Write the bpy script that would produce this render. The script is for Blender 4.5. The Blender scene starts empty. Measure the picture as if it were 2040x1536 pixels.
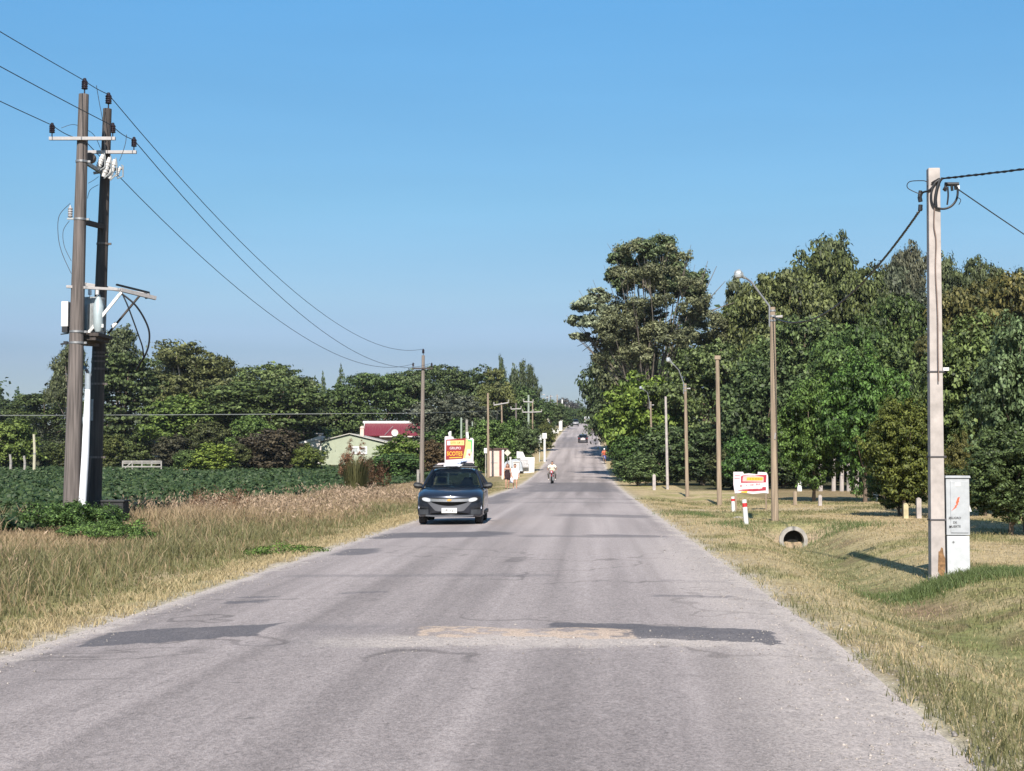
import bpy, bmesh, math, random
import numpy as np
from mathutils import Vector, Matrix

S = bpy.context.scene
COL = S.collection
R = math.radians
F = 3000.0                      # focal length in photo pixels (photo is 2040 x 1536)
YAW, PITCH, CAMZ = R(2.996), R(2.996), 1.6

# ---------------------------------------------------------------- camera, sky, sun, exposure
cam_d = bpy.data.cameras.new('camera')
cam = bpy.data.objects.new('camera', cam_d)
COL.objects.link(cam)
cam_d.sensor_width = 36.0
cam_d.lens = F / 2040.0 * 36.0
cam_d.clip_start = 0.1
cam_d.clip_end = 12000
cam.location = (0, 0, CAMZ)
CR = Matrix.Rotation(YAW, 3, 'Z') @ Matrix.Rotation(R(90) + PITCH, 3, 'X')
cam.rotation_euler = CR.to_euler()
S.camera = cam

SUN_EL = 36.0
world = bpy.data.worlds.new('World')
S.world = world
world.use_nodes = True
wn, wl = world.node_tree.nodes, world.node_tree.links
sky = wn.new('ShaderNodeTexSky')
sky.sky_type = 'NISHITA'
sky.sun_disc = False
sky.sun_elevation = R(SUN_EL)
sky.sun_rotation = R(180)
sky.altitude = 0
sky.air_density = 1.0
sky.dust_density = 0.6
sky.ozone_density = 1.6
bg = wn['Background']
# smoky summer air: the sky stays blue-grey down to the horizon instead of whitening
geo = wn.new('ShaderNodeTexCoord'); sep = wn.new('ShaderNodeSeparateXYZ'); wl.new(geo.outputs['Generated'], sep.inputs[0])
rmp = wn.new('ShaderNodeValToRGB'); wl.new(sep.outputs['Z'], rmp.inputs[0])
for i, (p, c) in enumerate(((0.0, (.46, .50, .65)), (.05, (.47, .52, .69)), (.066, (.48, .525, .70)), (.074, (.475, .53, .70)), (.085, (.54, .59, .76)), (.11, (.60, .69, .80)), (.17, (.59, .82, .91)), (.30, (.55, .99, 1.17)), (1.0, (.8, 1.05, 1.15)))):
    e = rmp.color_ramp.elements[i] if i < 2 else rmp.color_ramp.elements.new(p)
    e.position = p; e.color = (*c, 1)
smx = wn.new('ShaderNodeMix'); smx.data_type = 'RGBA'; smx.blend_type = 'MULTIPLY'; smx.inputs['Factor'].default_value = 1
wl.new(sky.outputs[0], smx.inputs['A']); wl.new(rmp.outputs[0], smx.inputs['B'])
# faint uneven smoke veils
smp = wn.new('ShaderNodeMapping'); smp.inputs['Scale'].default_value = (1.2, 1.2, 9.0); wl.new(geo.outputs['Generated'], smp.inputs[0])
snz = wn.new('ShaderNodeTexNoise'); snz.inputs['Scale'].default_value = 2.2; snz.inputs['Detail'].default_value = 5; wl.new(smp.outputs[0], snz.inputs[0])
smr = wn.new('ShaderNodeMapRange'); smr.inputs[1].default_value = .3; smr.inputs[2].default_value = .7; smr.inputs[3].default_value = .965; smr.inputs[4].default_value = 1.035
wl.new(snz.outputs[0], smr.inputs[0])
sm2 = wn.new('ShaderNodeMix'); sm2.data_type = 'RGBA'; sm2.blend_type = 'MULTIPLY'; sm2.inputs['Factor'].default_value = 1
wl.new(smx.outputs['Result'], sm2.inputs['A']); wl.new(smr.outputs[0], sm2.inputs['B'])
wl.new(sm2.outputs['Result'], bg.inputs[0])
bg.inputs[1].default_value = 0.075
sd = bpy.data.lights.new('sun', 'SUN')
sd.energy = 4.7
sd.angle = R(0.5)
sd.color = (1.0, 0.93, 0.84)
sun = bpy.data.objects.new('sun', sd)
COL.objects.link(sun)
sun.rotation_euler = Vector((0.015, math.cos(R(SUN_EL)), -math.sin(R(SUN_EL)))).to_track_quat('-Z', 'Y').to_euler()
vs = S.view_settings
vs.view_transform = 'Standard'
vs.look = 'None'
vs.exposure = 0.76
vs.gamma = 1.0
S.cycles.max_bounces = 6
S.cycles.diffuse_bounces = 3
S.cycles.transparent_max_bounces = 12

# ---------------------------------------------------------------- helpers
def at(px, py, Y):
    """world point on the line of sight of a photo pixel at distance Y up the road"""
    d = CR @ Vector(((px - 1020) / F, -(py - 768) / F, -1))
    t = Y / d.y
    return Vector((d.x * t, Y, CAMZ + d.z * t))

def vnoise(x, y, seed=0):
    xi = np.floor(x).astype(np.int64); yi = np.floor(y).astype(np.int64)
    fx = x - xi; fy = y - yi
    fx = fx * fx * (3 - 2 * fx); fy = fy * fy * (3 - 2 * fy)
    def h(a, b):
        n = (a * 374761393 + b * 668265263 + seed * 974634337) & 0xffffffff
        n = ((n ^ (n >> 13)) * 1274126177) & 0xffffffff
        n = (n ^ (n >> 16)) & 0xffff
        return n / 65535.0
    a = h(xi, yi); b = h(xi + 1, yi); c = h(xi, yi + 1); d = h(xi + 1, yi + 1)
    return (a * (1 - fx) + b * fx) * (1 - fy) + (c * (1 - fx) + d * fx) * fy

def fbm(x, y, seed=0, o=4):
    s = 0; a = 0.5; t = 0
    for i in range(o):
        s = s + a * vnoise(x, y, seed + i * 17); t += a
        x = x * 2.03 + 3.1; y = y * 2.03 + 7.7; a *= 0.5
    return s / t

def sst(a, b, x):
    t = np.clip((x - a) / (b - a), 0, 1)
    return t * t * (3 - 2 * t)

_ty = np.arange(-200, 4000, 1.0)
_tz = np.interp(_ty, [0, 88, 104, 121, 150, 175, 200, 228, 310, 430, 470, 560, 900, 4000],
                [0, 0, 0.03, 0.22, 0.78, 1.75, 3.1, 4.9, 8.5, 13.2, 14.0, 13.0, 13.0, 14.0])
_k = np.ones(15) / 15
_tz = np.convolve(np.pad(_tz, 7, mode='edge'), _k, mode='valid')
def zr(Y): return np.interp(Y, _ty, _tz)
def road_c(Y): return np.interp(Y, [0, 8, 14, 100, 214, 446, 600], [-1.55, -1.5, -1.36, -1.62, -2.05, -2.4, -2.5])
def road_w(Y): return np.interp(Y, [0, 100, 200, 450], [3.42, 3.42, 3.3, 3.2])
def ditch_x(Y): return np.interp(Y, [0, 10, 24, 40, 50, 62, 90], [3.9, 3.95, 4.35, 5.28, 4.93, 4.6, 4.6])
def ditch_d(Y): return np.interp(Y, [0, 8, 14, 26, 39.6, 41.0, 45.2, 46.2, 49.2, 50.6, 55, 58, 75, 95],
                                 [.2, .25, .36, .44, .60, .02, .02, .42, .46, 0.0, 0.0, .18, .15, 0])

def H(X, Y):
    X = np.asarray(X, float); Y = np.asarray(Y, float)
    z = zr(Y).copy()
    u = X - road_c(Y); w = road_w(Y)
    inroad = 1 - sst(w - 0.1, w + 0.25, np.abs(u))
    z = z - 0.06 * inroad
    out = sst(w + 0.2, w + 1.6, np.abs(u))
    z = z + out * (0.10 * (fbm(X * 0.35, Y * 0.35, 5) - 0.5) + 0.10 * (fbm(X * 0.07, Y * 0.07, 9, 2) - 0.5))
    z = z - ditch_d(Y) * np.exp(-((X - ditch_x(Y)) / 0.95) ** 2) * (X > 0)
    z = z - 0.12 * out * (X < 0)
    # raised right bank where the road climbs
    z = z + 0.5 * sst(120, 150, Y) * (1 - sst(260, 330, Y)) * sst(w + 0.8, w + 3.0, u) * (u > 0)
    return z

def Hs(X, Y): return float(H(np.array([X]), np.array([Y]))[0])

def gp(px, Y):
    """ground point under photo column px at distance Y"""
    p = at(px, 925, Y)
    return Vector((p.x, Y, Hs(p.x, Y)))

# ---- materials
def lin(c):
    return tuple((x / 12.92 if x <= 0.04045 else ((x + 0.055) / 1.055) ** 2.4) for x in c)

MATS = {}
def mat(name, col, rough=0.6, metal=0.0, var=0.25, scale=6.0, bump=0.0, coat=0.0, spec=0.5, stretch=(1, 1, 1), col2=None):
    if name in MATS: return MATS[name]
    m = bpy.data.materials.new(name); m.use_nodes = True
    n, l = m.node_tree.nodes, m.node_tree.links
    b = n['Principled BSDF']
    b.inputs['Roughness'].default_value = rough
    b.inputs['Metallic'].default_value = metal
    b.inputs['Coat Weight'].default_value = coat
    b.inputs['Specular IOR Level'].default_value = spec
    tc = n.new('ShaderNodeTexCoord'); mp = n.new('ShaderNodeMapping')
    mp.inputs['Scale'].default_value = stretch
    l.new(tc.outputs['Object'], mp.inputs[0])
    nz = n.new('ShaderNodeTexNoise'); nz.inputs['Scale'].default_value = scale; nz.inputs['Detail'].default_value = 5
    l.new(mp.outputs[0], nz.inputs[0])
    rp = n.new('ShaderNodeValToRGB')
    c2 = col2 if col2 else tuple(min(1, c * (1 + var)) for c in col)
    c1 = tuple(c * (1 - var) for c in col)
    rp.color_ramp.elements[0].position = 0.3; rp.color_ramp.elements[1].position = 0.7
    rp.color_ramp.elements[0].color = (*c1, 1); rp.color_ramp.elements[1].color = (*c2, 1)
    l.new(nz.outputs[0], rp.inputs[0]); l.new(rp.outputs[0], b.inputs['Base Color'])
    if bump:
        bp = n.new('ShaderNodeBump'); bp.inputs['Strength'].default_value = bump; bp.inputs['Distance'].default_value = 0.02
        l.new(nz.outputs[0], bp.inputs['Height']); l.new(bp.outputs[0], b.inputs['Normal'])
    MATS[name] = m
    return m

def leafmat(name, dark, light, transl=0.25, objcol=True, tip=None):
    m = bpy.data.materials.new(name); m.use_nodes = True
    n, l = m.node_tree.nodes, m.node_tree.links
    b = n['Principled BSDF']; out = n['Material Output']
    b.inputs['Roughness'].default_value = 0.55
    b.inputs['Specular IOR Level'].default_value = 0.25
    a = n.new('ShaderNodeAttribute'); a.attribute_name = 'var'
    mx = n.new('ShaderNodeMix'); mx.data_type = 'RGBA'
    mx.inputs['A'].default_value = (*dark, 1); mx.inputs['B'].default_value = (*light, 1)
    l.new(a.outputs['Fac'], mx.inputs['Factor'])
    c = mx.outputs['Result']
    if tip:
        a2 = n.new('ShaderNodeAttribute'); a2.attribute_name = 'tip'
        m2 = n.new('ShaderNodeMix'); m2.data_type = 'RGBA'
        m2.inputs['B'].default_value = (*tip, 1)
        l.new(a2.outputs['Fac'], m2.inputs['Factor']); l.new(c, m2.inputs['A']); c = m2.outputs['Result']
    if objcol:
        oi = n.new('ShaderNodeObjectInfo')
        m3 = n.new('ShaderNodeMix'); m3.data_type = 'RGBA'; m3.blend_type = 'MULTIPLY'
        m3.inputs['Factor'].default_value = 1
        l.new(c, m3.inputs['A']); l.new(oi.outputs['Color'], m3.inputs['B']); c = m3.outputs['Result']
    l.new(c, b.inputs['Base Color'])
    t = n.new('ShaderNodeBsdfTranslucent'); l.new(c, t.inputs[0])
    ms = n.new('ShaderNodeMixShader'); ms.inputs[0].default_value = transl
    l.new(b.outputs[0], ms.inputs[1]); l.new(t.outputs[0], ms.inputs[2]); l.new(ms.outputs[0], out.inputs[0])
    MATS[name] = m
    return m

# ---- object bookkeeping
def tag(o, label=None, cat=None, group=None, kind=None):
    if label: o['label'] = label
    if cat: o['category'] = cat
    if group: o['group'] = group
    if kind: o['kind'] = kind
    return o

def thing(name, label, cat, loc=(0, 0, 0), rz=0, group=None):
    o = bpy.data.objects.new(name, None); COL.objects.link(o)
    o.empty_display_size = 0.3
    o.location = loc; o.rotation_euler = (0, 0, rz)
    return tag(o, label, cat, group)

def link(name, me, m=None, parent=None):
    o = bpy.data.objects.new(name, me); COL.objects.link(o)
    if m is not None and len(me.materials) == 0: me.materials.append(m)
    if parent is not None: o.parent = parent
    return o

def copy_tree(o, parent=None):
    c = o.copy(); COL.objects.link(c)
    if parent is not None: c.parent = parent
    for ch in list(o.children): copy_tree(ch, c)
    return c

class MB:
    def __init__(s): s.v = []; s.f = []
    def add(s, vs, fs):
        b = len(s.v); s.v += [tuple(p) for p in vs]; s.f += [tuple(i + b for i in f) for f in fs]; return s
    def box(s, c, d, rot=None):
        x, y, z = d[0] / 2, d[1] / 2, d[2] / 2
        vs = [Vector((a, b, e)) for a in (-x, x) for b in (-y, y) for e in (-z, z)]
        if rot is not None: vs = [rot @ p for p in vs]
        vs = [p + Vector(c) for p in vs]
        return s.add(vs, [(0, 1, 3, 2), (4, 6, 7, 5), (0, 4, 5, 1), (2, 3, 7, 6), (0, 2, 6, 4), (1, 5, 7, 3)])
    def bar(s, p, q, w, h=None, up=(0, 0, 1)):
        p, q = Vector(p), Vector(q); d = q - p; L = d.length; d.normalize()
        u = Vector(up)
        if abs(d.dot(u)) > 0.98: u = Vector((0, 1, 0))
        x = d.cross(u).normalized(); y = x.cross(d)
        rot = Matrix((x, d, y)).transposed()
        return s.box((p + q) / 2, (w, L, h or w), rot)
    def tube(s, pts, r, n=8, cap=True):
        pts = [Vector(p) for p in pts]
        rs = r if isinstance(r, (list, tuple)) else [r] * len(pts)
        vs = []; fs = []; prev = None
        for i, p in enumerate(pts):
            d = (pts[min(i + 1, len(pts) - 1)] - pts[max(i - 1, 0)]).normalized()
            if prev is None:
                a = Vector((1, 0, 0)) if abs(d.x) < 0.9 else Vector((0, 1, 0))
                x = d.cross(a).normalized()
            else:
                x = (prev - d * prev.dot(d)).normalized()
            prev = x; y = d.cross(x)
            for k in range(n):
                t = 2 * math.pi * k / n
                vs.append(p + (x * math.cos(t) + y * math.sin(t)) * rs[i])
        for i in range(len(pts) - 1):
            for k in range(n):
                k2 = (k + 1) % n
                fs.append((i * n + k, i * n + k2, (i + 1) * n + k2, (i + 1) * n + k))
        if cap:
            fs.append(tuple(range(n - 1, -1, -1))); b = (len(pts) - 1) * n
            fs.append(tuple(b + k for k in range(n)))
        return s.add(vs, fs)
    def lathe(s, prof, c, n=12, axis='Z', cap=True):
        vs = []; fs = []
        for r_, z in prof:
            for k in range(n):
                t = 2 * math.pi * k / n
                a, b = r_ * math.cos(t), r_ * math.sin(t)
                p = (a, b, z) if axis == 'Z' else ((a, z, b) if axis == 'Y' else (z, a, b))
                vs.append(Vector(c) + Vector(p))
        for i in range(len(prof) - 1):
            for k in range(n):
                k2 = (k + 1) % n
                fs.append((i * n + k, i * n + k2, (i + 1) * n + k2, (i + 1) * n + k))
        if cap:
            fs.append(tuple(range(n - 1, -1, -1))); b = (len(prof) - 1) * n
            fs.append(tuple(b + k for k in range(n)))
        return s.add(vs, fs)
    def prism(s, poly, o, ax, ay, dv):
        """polygon in the plane (o, ax, ay) extruded by the vector dv"""
        o, ax, ay, dv = Vector(o), Vector(ax), Vector(ay), Vector(dv)
        n = len(poly)
        a = [o + ax * p[0] + ay * p[1] for p in poly]; b = [p + dv for p in a]
        return s.add(a + b, [tuple(range(n)), tuple(range(2 * n - 1, n - 1, -1))] + [(i, i + n, (i + 1) % n + n, (i + 1) % n) for i in range(n)])
    def build(s, name, m, parent=None, smooth=False, bevel=0.0, label=None, ang=35):
        me = bpy.data.meshes.new(name)
        me.from_pydata([tuple(p) for p in s.v], [], s.f)
        bm = bmesh.new(); bm.from_mesh(me)
        bmesh.ops.recalc_face_normals(bm, faces=bm.faces)
        if bevel:
            bmesh.ops.bevel(bm, geom=[e for e in bm.edges if len(e.link_faces) == 2 and e.calc_face_angle(0) > 0.6], offset=bevel, segments=2, affect='EDGES', profile=0.6)
        bm.to_mesh(me); bm.free()
        if smooth:
            me.polygons.foreach_set('use_smooth', [True] * len(me.polygons))
            me.set_sharp_from_angle(angle=R(ang))
        o = link(name, me, m, parent)
        if label: o['label'] = label
        return o

def npmesh(name, verts, faces, attrs=None, smooth=False):
    """verts (n,3), faces (m,k) numpy arrays, attrs {name: (domain, values)}"""
    me = bpy.data.meshes.new(name)
    n, (m, k) = len(verts), faces.shape
    me.vertices.add(n); me.vertices.foreach_set('co', np.ascontiguousarray(verts, np.float32).ravel())
    me.loops.add(m * k); me.loops.foreach_set('vertex_index', np.ascontiguousarray(faces, np.int32).ravel())
    me.polygons.add(m); me.polygons.foreach_set('loop_start', np.arange(0, m * k, k, dtype=np.int32))
    me.update(calc_edges=True)
    if smooth: me.polygons.foreach_set('use_smooth', np.ones(m, bool))
    for an, (dom, val) in (attrs or {}).items():
        if val.ndim == 2:
            a = me.attributes.new(an, 'FLOAT_COLOR', dom); a.data.foreach_set('color', np.ascontiguousarray(val, np.float32).ravel())
        else:
            a = me.attributes.new(an, 'FLOAT', dom); a.data.foreach_set('value', np.ascontiguousarray(val, np.float32))
    return me

def text_mesh(name, txt, size, m, parent, loc, rot, sx=1.0, shear=0.0):
    cu = bpy.data.curves.new('t', 'FONT'); cu.body = txt; cu.size = size; cu.extrude = 0.002
    cu.align_x = 'CENTER'; cu.align_y = 'CENTER'; cu.shear = shear; cu.offset = size * 0.012
    o = bpy.data.objects.new('t', cu); COL.objects.link(o)
    bpy.context.view_layer.update()
    me = bpy.data.meshes.new_from_object(o.evaluated_get(bpy.context.evaluated_depsgraph_get()))
    bpy.data.objects.remove(o); bpy.data.curves.remove(cu)
    me.name = name; me.materials.clear()
    ob = link(name, me, m, parent); ob.location = loc; ob.rotation_euler = rot; ob.scale = (sx, 1, 1)
    return ob

def scribble(mb, x0, x1, z, h, y, rng, gap=0.35, slant=0.0):
    """a row of small strokes as illegible lettering on a vertical board facing -Y"""
    x = x0
    while x < x1:
        w = h * rng.uniform(0.35, 0.75)
        k = rng.random()
        if k < 0.75:
            t = h * 0.24
            mb.box((x + t / 2, y, z + slant * (x - x0)), (t, 0.004, h))
            if k < 0.6: mb.box((x + w / 2 + t / 2, y, z + slant * (x - x0) + h * rng.choice([-.38, 0, .38])), (w - t, 0.004, t))
            if k < 0.35: mb.box((x + w - t / 2, y, z + slant * (x - x0)), (t, 0.004, h * 0.95))
        x += w + h * gap
# ---------------------------------------------------------------- ground
rng = np.random.default_rng(7)
def grade(segs):
    out = []
    for a, b, st in segs:
        out.append(np.arange(a, b, st))
    return np.concatenate(out + [np.array([segs[-1][1]])])

def road_masks(X, Y):
    """(dark patch, pale gravel, orange sand) wear of the asphalt; the dark one also holds far shadow bands"""
    u = X - road_c(Y); w = road_w(Y)
    jx = (fbm(X * 1.6, Y * 1.6, 21) - 0.5); jy = (fbm(X * 1.6, Y * 1.6, 33) - 0.5)
    fine = fbm(X * 9, Y * 9, 41, 3)
    def patch(x0, x1, y0, y1, e=0.10, j=0.5, sk=0.0):
        xx = X + j * jx + .10 * (fine - .5); yy = Y + j * jy + .22 * (fine - .5) - sk * (X - x0)
        return sst(x0 - e, x0 + e, xx) * (1 - sst(x1 - e, x1 + e, xx)) * sst(y0 - e, y0 + e, yy) * (1 - sst(y1 - e, y1 + e, yy))
    D = patch(-4.5, -3.05, 12.98, 14.05, 0.014, 0.20, 0.50)                 # left near patch
    D = np.maximum(D, patch(-.45, .5, 14.45, 14.95, .014, .18))                # right near patch: thin tongue and wide end
    D = np.maximum(D, patch(.2, 1.7, 13.75, 14.9, .014, .22, -.22))
    D = np.maximum(D, 0.35 * patch(-2.75, -1.95, 12.9, 14.6, 0.3, 0.8))
    D = np.maximum(D, 0.9 * patch(-4.2, -3.75, 17.0, 17.35, 0.06, 0.3, 0.2))
    D = np.maximum(D, 0.7 * patch(-4.25, -3.7, 17.75, 17.95, 0.06, 0.3, 0.2))
    D = np.maximum(D, 0.85 * patch(-4.55, -3.9, 26.2, 28.2, 0.12, 0.3))
    D = np.maximum(D, 0.95 * patch(-5.0, -2.0, 32.0, 34.6, 0.25, 0.8, 0.2))
    D = np.maximum(D, 0.55 * patch(-1.6, 1.4, 32.6, 33.4, 0.25, 0.8))
    D = np.maximum(D, 0.7 * patch(-0.1, 1.6, 33.0, 33.8, 0.2, 0.6))
    D = np.maximum(D, 0.6 * patch(-1.0, 1.8, 45.5, 48.0, 0.4, 0.8, -0.3))
    D = np.maximum(D, 0.6 * patch(0.75, 1.75, 18.1, 18.4, 0.06, 0.3))
    D = np.maximum(D, 0.35 * patch(0.9, 1.9, 20.6, 20.85, 0.06, 0.3))
    D = np.maximum(D, 0.35 * patch(-4.3, -0.5, 21.0, 21.5, 0.15, 0.5))
    D = np.maximum(D, 0.5 * patch(-3.1, -2.4, 18.2, 18.45, 0.06, 0.4, 0.3))
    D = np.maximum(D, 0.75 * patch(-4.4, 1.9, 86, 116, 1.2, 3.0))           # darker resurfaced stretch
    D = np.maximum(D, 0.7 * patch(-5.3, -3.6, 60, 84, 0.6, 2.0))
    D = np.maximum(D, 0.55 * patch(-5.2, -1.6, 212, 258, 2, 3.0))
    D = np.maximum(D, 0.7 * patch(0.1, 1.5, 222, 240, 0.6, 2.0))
    for y0, a in ((61, .5), (68, .6), (123, .8), (132, .9), (141, .6), (150, .8), (160, .6), (171, .7), (186, .5), (270, .6)):  # tree and pole shadows across the far road, painted as dark bands
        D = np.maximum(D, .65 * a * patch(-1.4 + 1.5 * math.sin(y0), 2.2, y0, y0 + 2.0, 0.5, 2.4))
    # pale streak of gravel behind the bump, gravel spill on the right edge
    G = 0.8 * patch(-2.6, 1.9, 13.0, 13.75, 0.22, 0.9, 0.04)
    G = np.maximum(G, 0.55 * sst(0.6, 1.9, u - 1.3) * (1 - sst(26, 36, Y)))
    G = np.maximum(G, sst(w - 0.25, w + 0.12, np.abs(u) + 0.55 * jx + 0.2 * (fine - .5)))
    G = np.maximum(G, 0.8 * sst(1.2, 2.4, X + 0.5 * jx) * patch(0.5, 4, 11.5, 15.6, 0.7, 1.0))
    Sd = patch(-1.65, 0.45, 13.72, 14.42, 0.03, 0.55) * (0.15 + 0.95 * sst(.40, .50, fine))
    D = D * (1 - np.clip(Sd, 0, 1)) * (1 - 0.9 * sst(w - .2, w + .1, np.abs(u) + .4 * jx))
    D = D * (0.82 + 0.36 * fbm(X * 5, Y * 5, 51, 3))
    crack = np.zeros_like(X)
    G = G * (0.65 + 0.7 * (fine)) * (1 - .9 * D)
    return np.clip(D, 0, 1), np.clip(G, 0, 1), np.clip(Sd, 0, 1)

def grid_mesh(name, xs, ys, zfun, afun, smooth=True, warp=None):
    X, Y = np.meshgrid(xs, ys)
    if warp is not None: X = warp(X, Y)
    Z = zfun(X, Y)
    v = np.stack([X.ravel(), Y.ravel(), Z.ravel()], 1)
    nx, ny = len(xs), len(ys)
    i = (np.arange(ny - 1)[:, None] * nx + np.arange(nx - 1)[None, :]).ravel()
    f = np.stack([i, i + 1, i + nx + 1, i + nx], 1)
    return npmesh(name, v, f, afun(X.ravel(), Y.ravel()), smooth)

def ground_cols(X, Y):
    u = X - road_c(Y); w = road_w(Y); d = np.abs(u) - w
    n1 = fbm(X * 0.5, Y * 0.35, 61); n2 = fbm(X * 1.7, Y * 1.3, 67); n3 = fbm(X * 0.12, Y * 0.09, 71, 3)
    straw = np.array([.42, .325, .185]); green = np.array([.115, .15, .045]); soil = np.array([.22, .145, .09])
    grav = np.array([.46, .405, .34]); dark = np.array([.035, .045, .018]); ltgr = np.array([.27, .25, .09])
    def mixc(c, b, t): return c * (1 - t[:, None]) + b[None] * t[:, None]
    c = np.repeat(straw[None], len(X), 0)
    gr = sst(.50, .68, n1 + .35 * (n2 - .5))
    c = mixc(c, ltgr, gr * .8)
    dd = np.exp(-((X - ditch_x(Y)) / 1.1) ** 2) * (X > 0) * (Y < 60)
    c = mixc(c, green, np.clip(dd * (.1 + 1.0 * n2), 0, .75))
    c = mixc(c, soil, sst(.60, .72, n2) * .55 * (X > 0))
    c = mixc(c, soil, np.exp(-((X - 4.45) / .5) ** 2 - ((Y - 20.6) / 1.2) ** 2) * .9)
    bank = np.exp(-((X - 5.28) / 1.0) ** 2 - ((Y - 39.9) / .55) ** 2) + np.exp(-((X - 4.93) / .8) ** 2 - ((Y - 49.4) / .7) ** 2)
    c = mixc(c, np.array([.36, .27, .18]), np.clip(bank * (.6 + n2), 0, .95))
    # driveways over the two culverts
    c = mixc(c, np.array([.45, .36, .24]), sst(.2, .5, np.exp(-((Y - 53.0 - .3 * X) / 1.6) ** 2) * (X > 0.5) * (X < 14) * (.6 + .6 * n2)))
    # left verge and field soil
    left = (u < 0)
    c = mixc(c, np.array([.17, .14, .07]), left * sst(1.2, 3.0, d) * .75)
    c = mixc(c, np.array([.020, .034, .012]), left * sst(-13.2, -14.2, X) * 0 + left * (1 - sst(-14.6, -13.4, X)) * (1 - sst(158, 164, Y)))
    # under the trees on the right
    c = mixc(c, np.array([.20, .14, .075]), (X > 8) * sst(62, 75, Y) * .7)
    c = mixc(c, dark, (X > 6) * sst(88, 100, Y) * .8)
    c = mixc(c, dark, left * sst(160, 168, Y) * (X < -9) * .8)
    c = mixc(c, grav, (1 - sst(.05, .5, d + .5 * (n2 - .5))))
    c = mixc(c, np.array([.33, .27, .17]), (1 - sst(.4, 1.0, d + .6 * (n2 - .5))) * sst(.05, .5, d) * .6)
    return {'col': ('POINT', np.concatenate([c, np.ones((len(c), 1))], 1))}

def surfmat(name, rough=0.9, fine=90.0, amt=0.35, bump=0.6, sy=1.0, n2div=9):
    m = bpy.data.materials.new(name); m.use_nodes = True
    n, l = m.node_tree.nodes, m.node_tree.links
    b = n['Principled BSDF']; b.inputs['Roughness'].default_value = rough; b.inputs['Specular IOR Level'].default_value = .2
    a = n.new('ShaderNodeAttribute'); a.attribute_name = 'col'
    tc = n.new('ShaderNodeTexCoord')
    n1 = n.new('ShaderNodeTexNoise'); n1.inputs['Scale'].default_value = fine; n1.inputs['Detail'].default_value = 6
    n2 = n.new('ShaderNodeTexNoise'); n2.inputs['Scale'].default_value = fine / n2div; n2.inputs['Detail'].default_value = 5
    mp = n.new('ShaderNodeMapping'); mp.inputs['Scale'].default_value = (1, sy, 1); l.new(tc.outputs['Object'], mp.inputs[0])
    l.new(mp.outputs[0], n1.inputs[0]); l.new(mp.outputs[0], n2.inputs[0])
    ad = n.new('ShaderNodeMath'); ad.operation = 'ADD'; l.new(n1.outputs[0], ad.inputs[0]); l.new(n2.outputs[0], ad.inputs[1])
    mr = n.new('ShaderNodeMapRange'); mr.inputs[1].default_value = .7; mr.inputs[2].default_value = 1.3
    mr.inputs[3].default_value = 1 - amt; mr.inputs[4].default_value = 1 + amt
    l.new(ad.outputs[0], mr.inputs[0])
    mx = n.new('ShaderNodeMix'); mx.data_type = 'RGBA'; mx.blend_type = 'MULTIPLY'; mx.inputs['Factor'].default_value = 1
    l.new(a.outputs['Color'], mx.inputs['A']); l.new(mr.outputs[0], mx.inputs['B']); l.new(mx.outputs['Result'], b.inputs['Base Color'])
    bp = n.new('ShaderNodeBump'); bp.inputs['Strength'].default_value = bump; bp.inputs['Distance'].default_value = .02
    l.new(ad.outputs[0], bp.inputs['Height']); l.new(bp.outputs[0], b.inputs['Normal'])
    return m

xs = grade([(-2600, -300, 230), (-300, -80, 20), (-80, -24, 4), (-24, -14, .7), (-14, -6.5, .35), (-6.5, -4.0, .12), (-4, 1.6, .7), (1.6, 7.5, .12), (7.5, 16, .35), (16, 30, 1.2), (30, 90, 5), (90, 300, 20), (300, 2600, 230)])
ys = grade([(-60, 2, 6), (2, 7, .8), (7, 30, .14), (30, 39, .3), (39, 41, .1), (41, 60, .3), (60, 130, .9), (130, 320, 3), (320, 600, 8), (600, 3600, 150)])
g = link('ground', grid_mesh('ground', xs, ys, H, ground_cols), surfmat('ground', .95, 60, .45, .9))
tag(g, 'dry mown roadside ground with ditch, verge and field soil', kind='structure')

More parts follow.
